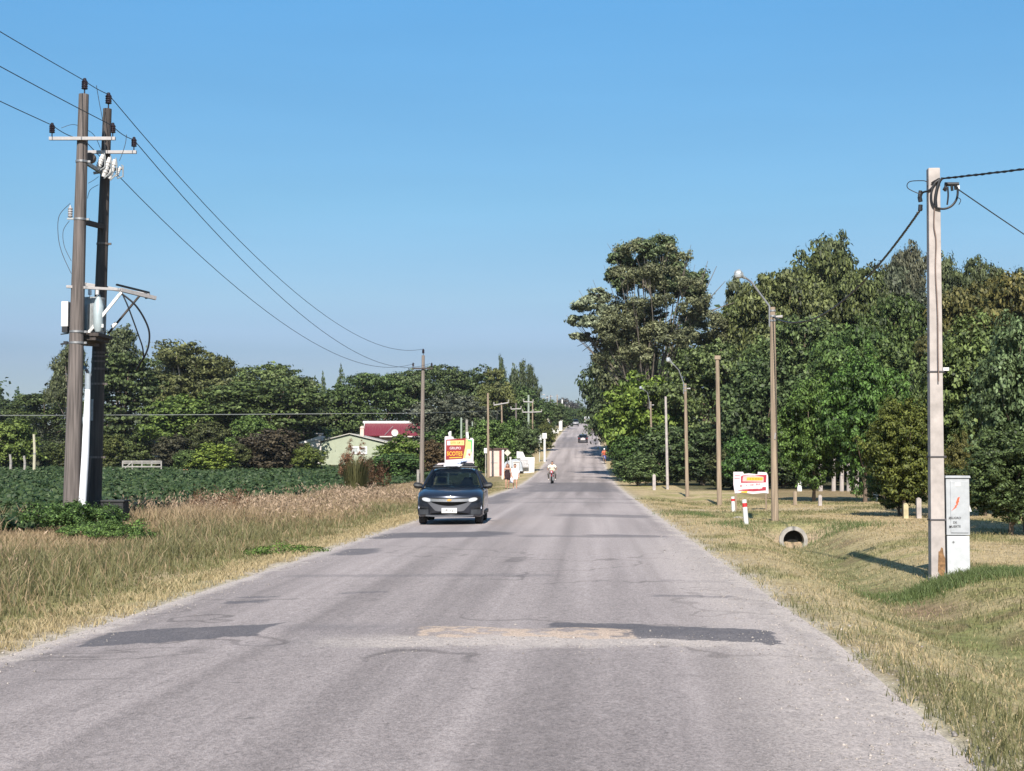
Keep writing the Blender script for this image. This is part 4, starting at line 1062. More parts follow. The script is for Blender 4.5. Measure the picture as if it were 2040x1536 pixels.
def clamp(T, base, p, r, nm='clamp_band', m_=steel):
    mb = MB(); c = rel(p, base)
    mb.lathe([(r, -.03), (r + .015, -.03), (r + .015, .03), (r, .03)], c, 16)
    mb.box(c + Vector((r + .04, 0, 0)), (.09, .05, .06)); return mb.build(nm, m_, T, True)
for py, r_ in ((322, .165), (437, .175), (661, .205), (683, .205)): clamp(T1, b1, axis1(py), r_)
for py, r_ in ((486, .17), (703, .19), (710, .19), (720, .19), (735, .195), (765, .20), (911, .22)): clamp(T2, b2, axis2(py), r_, 'clamp_band', wood)
# tie beams between the poles
for nm, py, py2 in (('tie_beam', 440, 452), ('tie_beam', 683, 686)):
    mb = MB(); mb.bar(rel(axis1(py), b1), rel(axis2(py2), b1), .12, .14); mb.build(nm, wood_dk if py < 500 else wood, T1)
# round timber block and surge arrester brackets near the top
mb = MB(); mb.lathe([(.02, -.09), (.15, -.09), (.16, 0), (.15, .09), (.02, .09)], rel(at(180, 315, 42.6), b1), 14, 'Y'); mb.build('timber_block', wood, T1, True)
mb = MB(); mb.bar(rel(at(168, 322, 42.2), b1), rel(at(205, 345, 43.4), b1), .08, .10); mb.build('arrester_bracket', greyp, T1)
# cut-out fuses
rr = random.Random(3)
for i, (x0, y0, x1, y1) in enumerate(((206, 308, 194, 338), (219, 314, 206, 352), (229, 318, 218, 356), (240, 332, 232, 352))):
    mb = MB(); a, b = rel(at(x0, y0, 43.0 + .12 * i), b2), rel(at(x1, y1, 43.0 + .12 * i), b2)
    mb.tube([a, a.lerp(b, .5), b], [.055, .075, .055] if i < 3 else [.035] * 3, 10)
    for t in (.25, .4, .6, .75): 
        c = a.lerp(b, t); mb.tube([c - (b - a).normalized() * .012, c + (b - a).normalized() * .012], [.085 if i < 3 else .05] * 2, 10)
    f = mb.build('cutout_fuse', white, T2, True)
    mb = MB(); e = a.lerp(b, .5) + Vector((.13, .02, .02))
    mb.tube([a + Vector((.02, 0, .05)), e + Vector((0, 0, .15)), e + Vector((0, 0, -.16)), b + Vector((.02, 0, -.05))], .022, 6); mb.build('fuse_tube', greyp, f, True)
mb = MB(); mb.bar(rel(at(186, 345, 43.3), b2), rel(at(246, 335, 43.5), b2), .07, .07); mb.build('fuse_bracket', steel, T2)
# small arrester on the left of pole 1
mb = MB(); c = rel(at(140, 422, Y1), b1)
mb.lathe([(.02, -.17), (.05, -.16), (.075, -.12), (.05, -.09), (.075, -.05), (.05, -.02), (.075, .02), (.05, .05), (.075, .09), (.03, .13), (.02, .19)], c, 12); mb.build('surge_arrester', mat('grey_porcelain', (.35, .33, .33), .3, var=.1), T1, True)
mb = MB(); mb.bar(c + Vector((-.08, 0, -.2)), c + Vector((.2, 0, -.2)), .06, .05); mb.build('arrester_arm', greyp, T1)
def drop(T, base, pts, r, nm='lead_wire', m_=wirem):
    P = [rel(at(x, y, Y), base) for x, y, Y in pts]
    Q = []
    for i in range(len(P) - 1):
        p0, p1, p2, p3 = P[max(0, i - 1)], P[i], P[i + 1], P[min(len(P) - 1, i + 2)]
        for k in range(6):
            t = k / 6
            Q.append(.5 * ((2 * p1) + (p2 - p0) * t + (2 * p0 - 5 * p1 + 4 * p2 - p3) * t * t + (3 * p1 - 3 * p2 + p3 - p0) * t ** 3))
    Q.append(P[-1]); mb = MB(); mb.tube(Q, r, 6); return mb.build(nm, m_, T, True)
drop(T1, b1, [(140, 405, 42), (118, 430, 42), (116, 470, 42), (124, 505, 42), (142, 545, 42)], .009)
drop(T1, b1, [(138, 440, 42), (126, 460, 42), (128, 490, 42), (142, 520, 42)], .008)
drop(T1, b1, [(176, 365, 42.1), (188, 358, 42.6), (196, 352, 43.1)], .008)
drop(T1, b1, [(174, 395, 42.1), (180, 378, 42.6), (196, 368, 43.1)], .008)
drop(T2, b2, [(192, 170, 42.8), (198, 205, 43), (206, 250, 43.2), (210, 306, 43.3)], .009)
drop(T2, b2, [(252, 268, 43.5), (250, 285, 43.5), (244, 305, 43.5), (238, 320, 43.4)], .009)
drop(T1, b1, [(122, 255, 42), (145, 248, 42.2), (165, 255, 42.6), (188, 270, 43), (205, 308, 43)], .008)
# low-voltage bracket, transformer and fuse box
mb = MB(); mb.bar(rel(at(132, 571, 41.85), b1), rel(at(240, 577, 42.3), b1), .10, .075); mb.bar(rel(at(240, 577, 42.3), b1), rel(at(310, 594, 43.2), b1), .10, .11); mb.build('transformer_arm', steel_w, T1, bevel=.008)
mb = MB(); mb.bar(rel(at(168, 566, 43.9), b2), rel(at(298, 588, 43.9), b2), .10, .10); mb.build('transformer_arm', steel_w, T2, bevel=.008)
mb = MB(); mb.bar(rel(at(232, 567, 42.5), b1), rel(at(297, 583, 43.4), b1), .07, .05); mb.bar(rel(at(240, 575, 42.4), b1), rel(at(242, 588, 42.4), b1), .07, .07); mb.bar(rel(at(290, 583, 43), b1), rel(at(292, 595, 43), b1), .07, .07); mb.build('fuse_rail', black, T1)
mb = MB(); mb.bar(rel(at(242, 582, 42.3), b1), rel(at(173, 667, 42.35), b1), .045, .085); mb.build('brace', white, T1)
mb = MB(); mb.bar(rel(at(279, 588, 43.2), b1), rel(at(216, 664, 43.4), b1), .05, .05); mb.build('brace', wood_dk, T1)
mb = MB(); mb.bar(rel(at(232, 643, 43.3), b1), rel(at(223, 652, 43.3), b1), .09, .09); mb.build('brace_sleeve', white, T1)
tb = rel(at(187, 668, 42.75), b1)
mb = MB(); mb.lathe([(.05, 0), (.27, 0), (.29, .04), (.29, 1.02), (.30, 1.03), (.30, 1.09), (.05, 1.12)], tb, 18)
for k in range(10):
    a = k * .628; mb.box(tb + Vector((.31 * math.cos(a), .31 * math.sin(a), .5)), (.05, .05, .75), Matrix.Rotation(a, 3, 'Z'))
tr = mb.build('transformer', greyp, T1, True)
for dx in (-.12, .1): insulator(tb + Vector((dx, -.05, 1.08)), tr, .62, white, 'bushing')
mb = MB(); c = rel(at(196, 630, 42.35), b1); mb.tube([c + Vector((0, 0, -.45)), c + Vector((0, 0, -.3)), c + Vector((0, 0, .3)), c + Vector((0, 0, .45)), c + Vector((.01, 0, .62))], [.08, .14, .15, .10, .03], 12); mb.build('voltage_regulator', mat('blue_grey_can', (.36, .42, .44), .45, .1, var=.1), T1, True)
mb = MB(); mb.box(rel(at(182, 670, 42.8), b1), (.85, 1.3, .1)); mb.box(rel(at(187, 677, 42.8), b1), (.5, 1.2, .12)); mb.build('transformer_platform', wood_dk, T1, bevel=.01)
mb = MB(); mb.box(rel(at(131, 626, 42.0), b1), (.20, .22, .72)); fb = mb.build('fuse_box', white, T1, bevel=.02)
mb = MB(); mb.box(rel(at(131, 657, 42.0), b1), (.16, .2, .16)); mb.bar(rel(at(121, 666, 42), b1), rel(at(137, 664, 42), b1), .03, .03); mb.build('fuse_holder', black, fb)
mb = MB(); mb.bar(rel(at(121, 686, 42), b1), rel(at(140, 682, 42), b1), .04, .05); mb.box(rel(at(131, 683, 42), b1), (.1, .1, .09)); mb.build('clamp_bolt', black, T1)
mb = MB(); mb.box(rel(at(203, 649, 42.3), b1), (.10, .04, .10)); mb.build('number_tag', white, T1)
drop(T1, b1, [(243, 584, 42.3), (254, 608, 42.3), (266, 640, 42.4), (276, 668, 42.5), (284, 692, 42.6), (286, 712, 42.8)], .022, 'low_voltage_cable', black)
drop(T1, b1, [(244, 586, 42.3), (268, 606, 42.3), (286, 632, 42.5), (297, 660, 42.6), (296, 688, 42.7), (288, 710, 42.8), (279, 724, 43), (271, 738, 43.2)], .030, 'low_voltage_cable', black)
# conduit down the rear pole
mb = MB(); P = [rel(at(x, y, 41.9), b2) for x, y in ((175, 772), (173, 830), (170, 905), (166, 970), (162, 1034))]
mb.tube(P, [.075, .095, .105, .105, .105], 14); cd = mb.build('conduit', whitep, T2, True)
mb = MB(); mb.tube([rel(at(175, 775, 41.9), b2), rel(at(175, 752, 41.9), b2), rel(at(176, 744, 41.9), b2)], [.085, .085, .10], 12); mb.build('conduit_cap', mat('grey_plastic', (.32, .36, .40), .5, var=.08), cd, True)
drop(T2, b2, [(175, 746, 41.9), (173, 738, 42), (165, 730, 42.8), (155, 722, 42.5)], .045, 'feeder_cable', black)
mb = MB(); mb.bar(rel(at(184, 795, 43.45), b2), rel(at(183, 838, 43.45), b2), .06, .03, (0, 1, 0)); mb.build('number_plate', steel, T2)
mb = MB(); mb.bar(rel(at(177, 912, 43.3), b2), rel(at(168, 1025, 43.3), b2), .12, .08, (0, 1, 0)); mb.build('cover_board', wood, T2)
# dark box beside the poles
c = gp(228, 43.3); bx = thing('junction_box', 'low junction box coloured black for shade in the grass right of the twin poles', 'box', c)
mb = MB(); mb.box((0, 0, .30), (.72, .55, .72)); mb.build('body', darkbox, bx, bevel=.015)
mb = MB(); mb.box((0, 0, .685), (.80, .63, .05)); mb.build('lid', mat('dark_lid', (.03, .03, .03), .7, var=.3), bx, bevel=.01)

# ---- second medium voltage pole up the road
Y3 = 117.0; b3 = gp(840, Y3)
T3 = thing('power_pole', 'slim timber power pole with one crossarm behind the dark car', 'power pole', b3, 0, 'power poles of the medium voltage line')
zt3 = at(842, 708, Y3).z - b3.z
m = MB(); post_shape(m, zt3, .20, .12, (.1, 0)); m.build('shaft', mat('grey_timber', (.20, .165, .14), .9, var=.25, scale=4, stretch=(3, 3, .2)), T3, True)
insulator((.1, 0, zt3), T3, 1.1)
crossarm(T3, b3, at(821, 734, Y3 - .2), at(862, 734, Y3 - .2), .10, .12, wood_dk)
c0 = gp(833, 116.4); st = thing('guard_post', 'short pale post beside the foot of the slim power pole', 'post', c0)
mb = MB(); mb.tube([(0, 0, -.3), (0, 0, 1.15)], .11, 10); mb.build('shaft', conc_g, st, True)

G = 'medium voltage conductors'
back = Vector((0, -75, 0))
i1 = at(167, 160, Y1); i1b = at(216, 188, Y2); i3 = b3 + Vector((.1, 0, zt3 + .5))
l1 = at(105, 250, Y1 - .22); r1 = at(223, 250, Y1 - .22); l2 = at(166, 277, Y2 - .2); r2 = at(266, 278, Y2 - .2)
l3 = at(826, 724, Y3 - .2); r3 = at(857, 724, Y3 - .2)
for nm, p, q, sag, lab in (('power_line', i1 + back + Vector((.3, 0, -.6)), i1, 1.1, 'top conductor coming from the upper left corner to the front twin pole'),
                       ('power_line', r1 + back, r1, 1.2, 'middle conductor coming from the left edge to the right crossarm insulator'),
                       ('power_line', l1 + back, l1, 1.2, 'lowest conductor coming from the left edge to the left crossarm insulator'),
                       ('power_line', i1, i1b, .03, 'short jumper wire between the tops of the twin poles'),
                       ('power_line', r1, r2, .06, 'short jumper wire between the right crossarm insulators of the twin poles'),
                       ('power_line', l1, l2, .08, 'short jumper wire between the left crossarm insulators of the twin poles'),
                       ('power_line', i1b, i3, 2.4, 'highest conductor sagging from the twin poles to the slim power pole'),
                       ('power_line', r2, r3, 2.5, 'middle conductor sagging from the twin poles to the slim power pole'),
                       ('power_line', l2, l3, 2.5, 'lowest conductor sagging from the twin poles to the slim power pole')):
    cable(nm, lab, p, q, sag, .013, wirem, G)

# ---- concrete pole with cabinet on the right
bp_ = gp(1863, 23.7)
PC = thing('utility_pole', 'pinkish square concrete pole with tangled black cables at its top', 'utility pole', bp_)
hz = at(1859, 336, 23.7).z - bp_.z; lx = at(1859, 336, 23.7).x - bp_.x
mb = MB()
def sq(w, d, z, x): return [(x - w / 2, -d / 2, z), (x + w / 2, -d / 2, z), (x + w / 2, d / 2, z), (x - w / 2, d / 2, z)]
mb.add(sq(.22, .22, -.4, 0) + sq(.20, .19, hz * .45, lx * .45) + sq(.18, .16, hz, lx), [(0, 1, 2, 3), (8, 9, 10, 11)] + [(a * 4 + k, a * 4 + (k + 1) % 4, a * 4 + 4 + (k + 1) % 4, a * 4 + 4 + k) for a in (0, 1) for k in range(4)])
mb.build('shaft', conc, PC, bevel=.012)
def pz(py): return at(1862, py, 23.7).z - bp_.z
for py in (741, 910, 1035):
    z = pz(py); w = .213 - .03 * z / hz
    mb = MB(); mb.box((lx * z / hz, 0, z), (w + .03, w + .02, .022)); mb.box((lx * z / hz + w / 2 + .02, -.03, z), (.06, .05, .035)); mb.build('steel_band', mat('dark_strap', (.06, .055, .06), .6, .3, var=.2), PC)
mb = MB(); mb.box((lx * .5 + .15, -.06, pz(736)), (.09, .07, .05)); mb.build('clip', white, PC)
# rust stain plate near the foot: a real patch of orange lichen on the face
mb = MB(); poly = []
for k in range(16):
    a = k * .3927; q = 1 + .12 * math.sin(k * 2.3) ; poly.append((.055 * math.cos(a) * q, .20 * math.sin(a) * q * (1 if math.sin(a) < 0 else 1.35)))
mb.prism(poly, (.05, -.111, .20), (1, 0, 0), (0, 0, 1), (0, -.006, 0)); mb.build('rust_patch', rust, PC)
mb = MB(); mb.box((.02, -.03, -.02), (.28, .28, .06)); mb.build('footing', conc, PC, bevel=.01)
# cable riser on the face and head tangle
def prel(px, py, Y=23.5): return at(px, py, Y) - bp_
def spl(P, k=6):
    P = [Vector(p) for p in P]; Q = []
    for i in range(len(P) - 1):
        p0, p1, p2, p3 = P[max(0, i - 1)], P[i], P[i + 1], P[min(len(P) - 1, i + 2)]
        for j in range(k):
            t = j / k; Q.append(.5 * ((2 * p1) + (p2 - p0) * t + (2 * p0 - 5 * p1 + 4 * p2 - p3) * t * t + (3 * p1 - 3 * p2 + p3 - p0) * t ** 3))
    return Q + [P[-1]]
def pcable(pts, r, nm='cable_loop', m_=black):
    MB().tube(spl([prel(*p) for p in pts]), r, 7).build(nm, m_, PC, True)
yf = 23.58
pcable([(1862, 412, yf), (1861, 450, yf), (1865, 480, yf), (1864, 540, yf), (1868, 620, yf - .02), (1869, 700, yf - .03), (1870, 760, yf - .03)], .010, 'riser_cable', mat('brown_cable', (.16, .11, .09), .7, var=.2))
pcable([(1878, 356, yf), (1866, 362, yf), (1858, 372, yf), (1850, 380, 23.6), (1838, 384, 23.7), (1834, 395, 23.7)], .016)
pcable([(1846, 362, 23.6), (1838, 360, 23.6), (1812, 362, 23.6), (1808, 374, 23.6), (1826, 384, 23.6), (1834, 386, 23.6)], .007)
pcable([(1872, 358, yf), (1862, 366, yf), (1856, 382, yf), (1856, 400, yf), (1862, 412, yf), (1880, 416, yf), (1896, 410, yf), (1906, 396, yf), (1908, 378, yf), (1904, 370, yf)], .018)
pcable([(1874, 357, yf), (1868, 372, yf), (1864, 395, yf), (1865, 412, yf)], .026)
pcable([(1905, 392, yf), (1914, 398, yf), (1910, 408, yf)], .006)
pcable([(1888, 372, yf), (1889, 390, yf), (1887, 408, yf)], .014)
mb = MB()
for a, b, r_ in (((1882, 367), (1910, 367), .032), ((1880, 374), (1886, 377), .04), ((1884, 370), (1883, 381), .022), ((1896, 370), (1897, 380), .022), ((1903, 368), (1904, 378), .022)):
    mb.tube([prel(*a, 23.6), prel(*b, 23.6)], r_, 8)
mb.build('splice_box', black, PC, True)
mb = MB(); mb.box(prel(1909, 373, 23.6), (.035, .04, .06)); mb.build('cable_tag', white, PC)
mb = MB()
for a, b, r_ in (((1834, 380), (1832, 392), .03), ((1832, 392), (1834, 402), .035), ((1834, 408), (1833, 420), .034), ((1830, 414), (1838, 417), .012), ((1826, 424), (1836, 418), .01)):
    mb.tube([prel(*a, 23.7), prel(*b, 23.7)], r_, 8)
mb.build('tension_clamp', black, PC, True)
mb = MB(); mb.tube([prel(1850, 368, 23.65), prel(1872, 356, yf), prel(1876, 358, yf), prel(1848, 372, 23.65)], .018, 6); mb.build('cable_bracket', black, PC, True)
# cabinet
cb = gp(1903, 23.75)
EC = thing('electric_cabinet', 'narrow grey electric cabinet marked with a red lightning bolt beside the concrete pole', 'cabinet', cb + Vector((0, 0, 0)))
cw, cd_, ch = .345, .26, at(1903, 952, 23.75).z - cb.z
cgrey = mat('cabinet_grey', (.35, .36, .375), .6, .05, var=.13, scale=7)
zs = at(1903, 1068, 23.6).z - cb.z
mb = MB(); mb.box((0, 0, zs / 2 - .05), (cw, cd_, zs + .1)); mb.build('base_box', mat('cabinet_base', (.43, .44, .45), .6, .05, var=.10, scale=7), EC, bevel=.01)
mb = MB(); mb.box((0, 0, (zs + ch) / 2 + .004), (cw + .012, cd_ + .01, ch - zs - .012)); mb.build('body', cgrey, EC, bevel=.012)
dr = MB(); dr.box((.02, -cd_ / 2 - .012, (zs + ch) / 2), (cw - .075, .016, ch - zs - .10)); dr = dr.build('door', cgrey, EC, bevel=.006)
mb = MB(); mb.prism([(-cw / 2 - .02, 0), (cw / 2 + .02, 0), (cw / 2 + .01, .035), (-cw / 2 - .01, .035)], (0, -cd_ / 2 - .03, ch), (1, 0, 0), (0, 0, 1), (0, cd_ + .06, 0)); mb.build('roof', cgrey, EC)
fy = -cd_ / 2 - .021
mb = MB(); mb.box((0.0, fy, ch - .10), (.09, .006, .05)); mb.build('meter_label', white, EC)
def crel(px, py): return at(px, py, 23.6) - cb
mb = MB(); bolt = [(1899, 1018), (1903, 1010), (1906, 1004), (1909, 991), (1911, 990), (1912, 992), (1911, 998), (1908, 1001), (1909, 1004), (1906, 1006), (1905, 1010), (1902, 1012)]
bolt = [(1895, 1018), (1903, 1009), (1902, 1008), (1906, 1004), (1904, 1002), (1908, 991), (1912, 990), (1910, 997), (1911, 998), (1908, 1003), (1909, 1004), (1905, 1009), (1906, 1010)]
q = [crel(*p) for p in bolt]; mb.prism([(p.x, p.z) for p in q], (0, fy, 0), (1, 0, 0), (0, 0, 1), (0, -.004, 0)); mb.build('lightning_bolt', orange, dr)
ink = mat('faded_black_ink', (.06, .06, .065), .8, var=.5, scale=40)
for tx, py in (('PELIGRO', 1032), ('DE', 1041), ('MUERTE', 1049)):
    p = crel(1900, py); text_mesh('lettering', tx, .047, ink, dr, (p.x + .018, fy - .003, p.z), (R(90), 0, 0), 1.0)
mb = MB(); p = crel(1900, 1080); mb.prism([(.02, 0), (0, .02), (-.02, 0), (0, -.02)], (p.x, -cd_ / 2 - .001, p.z), (1, 0, 0), (0, 0, 1), (0, -.006, 0)); mb.build('lock', mat('lock_metal', (.2, .2, .2), .5, .4), EC)
mb = MB(); mb.prism([(0, 0), (.05, -.16), (0, -.16)], (cw / 2 + .006, -.05, ch - .36), (1, 0, 0), (0, 0, 1), (0, .05, 0)); mb.build('side_flap', white, EC)

# ---- wooden lamp posts and plain posts of the right verge
def verge_pole(px, Y, top, lab, lamp=None, r=.105, m_=None, cat='lamp post', nm='lamp_post'):
    b = gp(px, Y); T = thing(nm, lab, cat, b, 0, 'poles along the right verge')
    h = at(px, top, Y).z - b.z; lx = at(px - 4, top, Y).x - b.x
    mb = MB(); post_shape(mb, h, r, r * .74, (lx, 0)); mb.build('shaft', m_ or wood_yl, T, True)
    if lamp:
        (ax, ay), (hx, hy) = lamp
        top_ = Vector((lx, 0, h)); a = at(ax, ay, Y) - b; hd = at(hx, hy, Y - .3) - b
        mb = MB(); mb.tube([Vector((lx - r * .85, -.02, h - .55)), Vector((lx - r * .85, -.02, h + .03)), a, a.lerp(hd, .6) + Vector((0, 0, .02))], [.028] * 4, 8); arm = mb.build('lamp_arm', steel, T, True)
        mb = MB(); d = (hd - a).normalized()
        mb.tube([a.lerp(hd, .45), a.lerp(hd, .7), hd - d * .12, hd + d * .02, hd + d * .10], [.035, .05, .10, .13, .05], 12); L = mb.build('lamp_head', greyp, T, True)
        mb = MB(); mb.lathe([(.03, -.10), (.09, -.07), (.115, -.01), (.11, .02)], hd + Vector((0, -.02, -.04)), 12); mb.build('lamp_glass', glassy, L, True)
        for dz in (.10, .25, .38):
            mb = MB(); mb.lathe([(r * .76, -.025), (r * .76 + .014, -.025), (r * .76 + .014, .025), (r * .76, .025)], (lx, 0, h - dz), 14); mb.build('clamp_band', steel, T, True)
        mb = MB(); mb.tube([(lx + r * .7, 0, h - .27), (lx + r * .7 + .2, -.03, h - .27)], [.03, .045], 8); mb.build('photocell', steel_w, T, True)
    return T, b, Vector((lx, 0, h))
VP = [verge_pole(1543, 42.5, 612, 'nearest wooden lamp post with a long arm beside the culvert', ((1497, 562), (1470, 545)), .105),
      verge_pole(1433, 63, 710, 'plain wooden pole without a lamp between the two lamp posts', None, .105, cat='pole', nm='wooden_pole'),
      verge_pole(1369, 79, 764, 'second wooden lamp post, slimmer and farther up the verge', ((1352, 737), (1331, 716)), .10),
      verge_pole(1330, 98, 790, 'plain pale pole in front of the dark bushes left of the second lamp post', None, .10, conc, cat='pole', nm='wooden_pole'),
      verge_pole(1300, 118, 800, 'third lamp post almost hidden in the lime green tree', ((1290, 782), (1276, 772)), .10)]
mb = MB(); mb.box((VP[1][2].x, -.05, VP[1][2].z - .05), (.24, .12, .16)); mb.build('pole_cap_bracket', wood_yl, VP[1][0])
mb = MB(); mb.tube([(.0, -.1, VP[0][2].z * .38), (.02, -.11, VP[0][2].z * .41)], .02, 6); mb.build('staple', steel_w, VP[0][0])

top0 = VP[0][1] + VP[0][2] + Vector((0, 0, -.27))
cable('overhead_cable', 'twisted black cable drooping from the concrete pole to the nearest lamp post', at(1832, 420, 23.7), top0, .75, .011, black, n=40, twist=60)
cable('overhead_cable', 'twisted black cable rising from the concrete pole to the right edge', at(1876, 356, 23.6), Vector((24, -12, 7.0)), 1.25, .011, black, n=44, twist=150)
cable('overhead_cable', 'straight black cable falling from the concrete pole to the right edge', at(1904, 374, 23.6), Vector((30, 62, 4.0)), .5, .010, black, n=24)
for (a, b) in ((0, 1), (1, 2), (2, 3), (3, 4)): pass

# ---- culverts, marker posts, short posts, banner
def culvert(px, py, Y, ro, L, lab, zc=None):
    c = at(px, py, Y); c.x = float(ditch_x(Y)) if zc is None else c.x
    T = thing('culvert_pipe', lab, 'culvert', c, 0, 'concrete culverts in the right ditch')
    mb = MB(); n = 24; vs = []; fs = []
    for (r_, y) in ((ro, L), (ro, 0), (ro * .80, -.01), (ro * .78, L)):
        for k in range(n): a = k * 6.2832 / n; vs.append((r_ * math.cos(a), y, r_ * math.sin(a)))
    for i in range(3):
        for k in range(n): fs.append((i * n + k, i * n + (k + 1) % n, (i + 1) * n + (k + 1) % n, (i + 1) * n + k))
    mb.add(vs, fs)
    mb.build('pipe', conc_g, T, True)
    mb = MB(); mb.lathe([(ro * 1.0, .02), (ro * 1.10, .02), (ro * 1.10, .14), (ro * 1.0, .14)], (0, 0, 0), 24, 'Y', False); mb.build('collar', conc_g, T, True)
    mb = MB(); mb.lathe([(.01, L - .03), (ro * .8, L - .03), (ro * .8, L), (.01, L)], (0, 0, 0), 16, 'Y'); mb.build('shade_disc', mat('culvert_shade', (.01, .01, .009), .95, var=.3), T)  # black disc added in place of the shade deep inside the pipe
    return T, c
culvert(1578, 1077, 39.62, .335, .36, 'open concrete culvert mouth in the ditch below the nearest lamp post')
culvert(1472, 1047, 49.15, .27, .5, 'half buried small culvert mouth left of the white marker posts', 1)
def mound(name, cx, cy, rx, ry, h, lab):
    pass
def marker(px, Y, h, lean, lab):
    b = gp(px, Y); T = thing('marker_post', lab, 'marker post', b, 0, 'white marker posts by the culvert')
    mb = MB(); mb.tube([(0, 0, -.2), (lean * .7, 0, h * .70)], .065, 12); mb.build('shaft', white, T, True)
    mb = MB(); mb.tube([(lean * .7, 0, h * .70), (lean * .85, 0, h * .86)], .066, 12); mb.build('red_band', red, T, True)
    mb = MB(); mb.tube([(lean * .85, 0, h * .86), (lean, 0, h)], .065, 12); mb.build('top', white, T, True)
marker(1487, 40.8, .66, -.07, 'taller leaning white marker post with a red band left of the nearest lamp post')
marker(1461, 52.0, .52, -.03, 'shorter white marker post with a red band beyond the leaning one')
def shortpost(px, Y, h, r, lab, m_=None, nm='short_post', grp='short posts on the right grass'):
    b = gp(px, Y); T = thing(nm, lab, 'post', b, 0, grp)
    mb = MB(); mb.box((0, 0, h / 2 - .1), (r * 2, r * 2, h + .2)); mb.build('shaft', m_ or conc, T, bevel=.02)
    mb = MB(); mb.prism([(-r, 0), (r, 0), (0, r * .7)], (0, -r, h), (1, 0, 0), (0, 0, 1), (0, 2 * r, 0)); mb.build('top', m_ or conc, T)
shortpost(1803, 44, .40, .07, 'left one of two stubby concrete posts under the dark shrub', mat('yellowed_concrete', (.42, .36, .22), .9, var=.2))
shortpost(1829, 44, .55, .07, 'right one of two stubby concrete posts close to the concrete pole')
shortpost(1592, 90, .55, .13, 'white fence post right of the nearest lamp post', white)
shortpost(1583, 61, .52, .07, 'small pale wooden post on the grass right of the nearest lamp post', wood_yl)
shortpost(1633, 60, .40, .07, 'tiny pale peg in front of the small tree with the dark trunk', conc)
shortpost(1744, 68, 1.25, .11, 'white post between the twin trunks and the yellow tinged tree', white)
shortpost(1303, 96, .95, .10, 'pale gate post under the dark bushes by the thin poles', conc)
shortpost(1237, 130, .55, .12, 'small white kerb marker at the right road edge under the green bush', white)
# pale plank fence behind the thin trunks
fp = [1634, 1660, 1676, 1690, 1706]
for i, px in enumerate(fp):
    b = gp(px, 90); T = thing('fence_post', ('leftmost', 'second', 'third', 'fourth', 'rightmost')[i] + ' grey timber post of the fence behind the thin trunks', 'fence post', b, 0, 'grey fence posts behind the thin trunks')
    h = 1.9 + .25 * math.sin(i * 2.1); mb = MB(); mb.tube([(0, 0, -.3), (.03, 0, h * .5), (.05 * math.sin(i), 0, h)], [.13, .12, .10], 8); mb.build('shaft', mat('grey_fence_timber', (.33, .29, .27), .9, var=.25, scale=6, stretch=(2, 2, .3)), T, True)
    mb = MB(); mb.tube([(0, 0, h * .55), (.02, 0, h * .57)], .135, 8); mb.build('wire_wrap', steel, T, True)

# banner
bb = gp(1496, 55); BN = thing('banner', 'torn red and white sales banner with a yellow strip left of the nearest lamp post', 'banner', bb)
def br(px, py, Y=55): return at(px, py, Y) - bb
def flat(poly, y, m_, nm, par, th=.012):
    mb = MB(); mb.prism([(br(*p).x, br(*p).z) for p in poly], (0, y, 0), (1, 0, 0), (0, 0, 1), (0, -th, 0)); return mb.build(nm, m_, par)
pw = mat('banner_white', (.56, .50, .52), .6, var=.05, scale=5)
pr = mat('banner_red', (.30, .012, .03), .6, var=.15, scale=6)
sh = flat([(1461, 940), (1480, 940), (1482, 944), (1492, 943), (1509, 945), (1510, 940), (1527, 941), (1530, 948), (1531, 983), (1521, 982), (1500, 984), (1480, 981), (1464, 983), (1461, 965)], 0, pw, 'sheet', BN)
yy = -.014
flat([(1476, 949), (1480, 947), (1530 - 3, 946), (1526, 961), (1476, 962)], yy, pr, 'red_block', sh, .003)
flat([(1480, 949), (1500, 946), (1521, 950), (1521, 960), (1479, 959)], yy - .004, mat('banner_pink', (.52, .32, .30), .6, var=.1, scale=6), 'pale_block', sh, .003)
flat([(1488, 951), (1520, 951), (1519, 957), (1487, 957)], yy - .008, yellow, 'yellow_strip', sh, .003)
flat([(1468, 977), (1480, 975), (1518, 973), (1519, 970), (1526, 970), (1526, 977), (1500, 979)], yy, pr, 'red_strip', sh, .003)
flat([(1476, 979), (1489, 978), (1488, 982), (1477, 981)], yy - .004, yellow, 'yellow_corner', sh, .003)
flat([(1463, 953), (1474, 952), (1474, 953), (1463, 954)], yy, pr, 'red_rule', sh, .003)
flat([(1464, 947), (1475, 946), (1475, 947), (1464, 948)], yy, pr, 'red_rule', sh, .003)
mb = MB(); rg = random.Random(4); a, b = br(1474, 968), br(1518, 964); scribble(mb, a.x, b.x, a.z, .065, yy - .005, rg, .3, (b.z - a.z) / (b.x - a.x)); mb.build('red_lettering', pr, sh)
mb = MB(); a, b = br(1491, 954), br(1517, 954); scribble(mb, a.x, b.x, a.z, .055, yy - .013, rg, .2); mb.build('dark_lettering', mat('olive_ink', (.22, .17, .02), .7), sh)
mb = MB(); a, b = br(1492, 973), br(1514, 972); scribble(mb, a.x, b.x, a.z, .04, yy - .006, rg, .2); mb.build('pale_lettering', pw, sh)
for px in (1466, 1526):
    mb = MB(); p = br(px, 945); mb.tube([(p.x, .05, -.2), (p.x, .04, p.z)], .03, 8); mb.build('stake', wood_yl, BN, True)

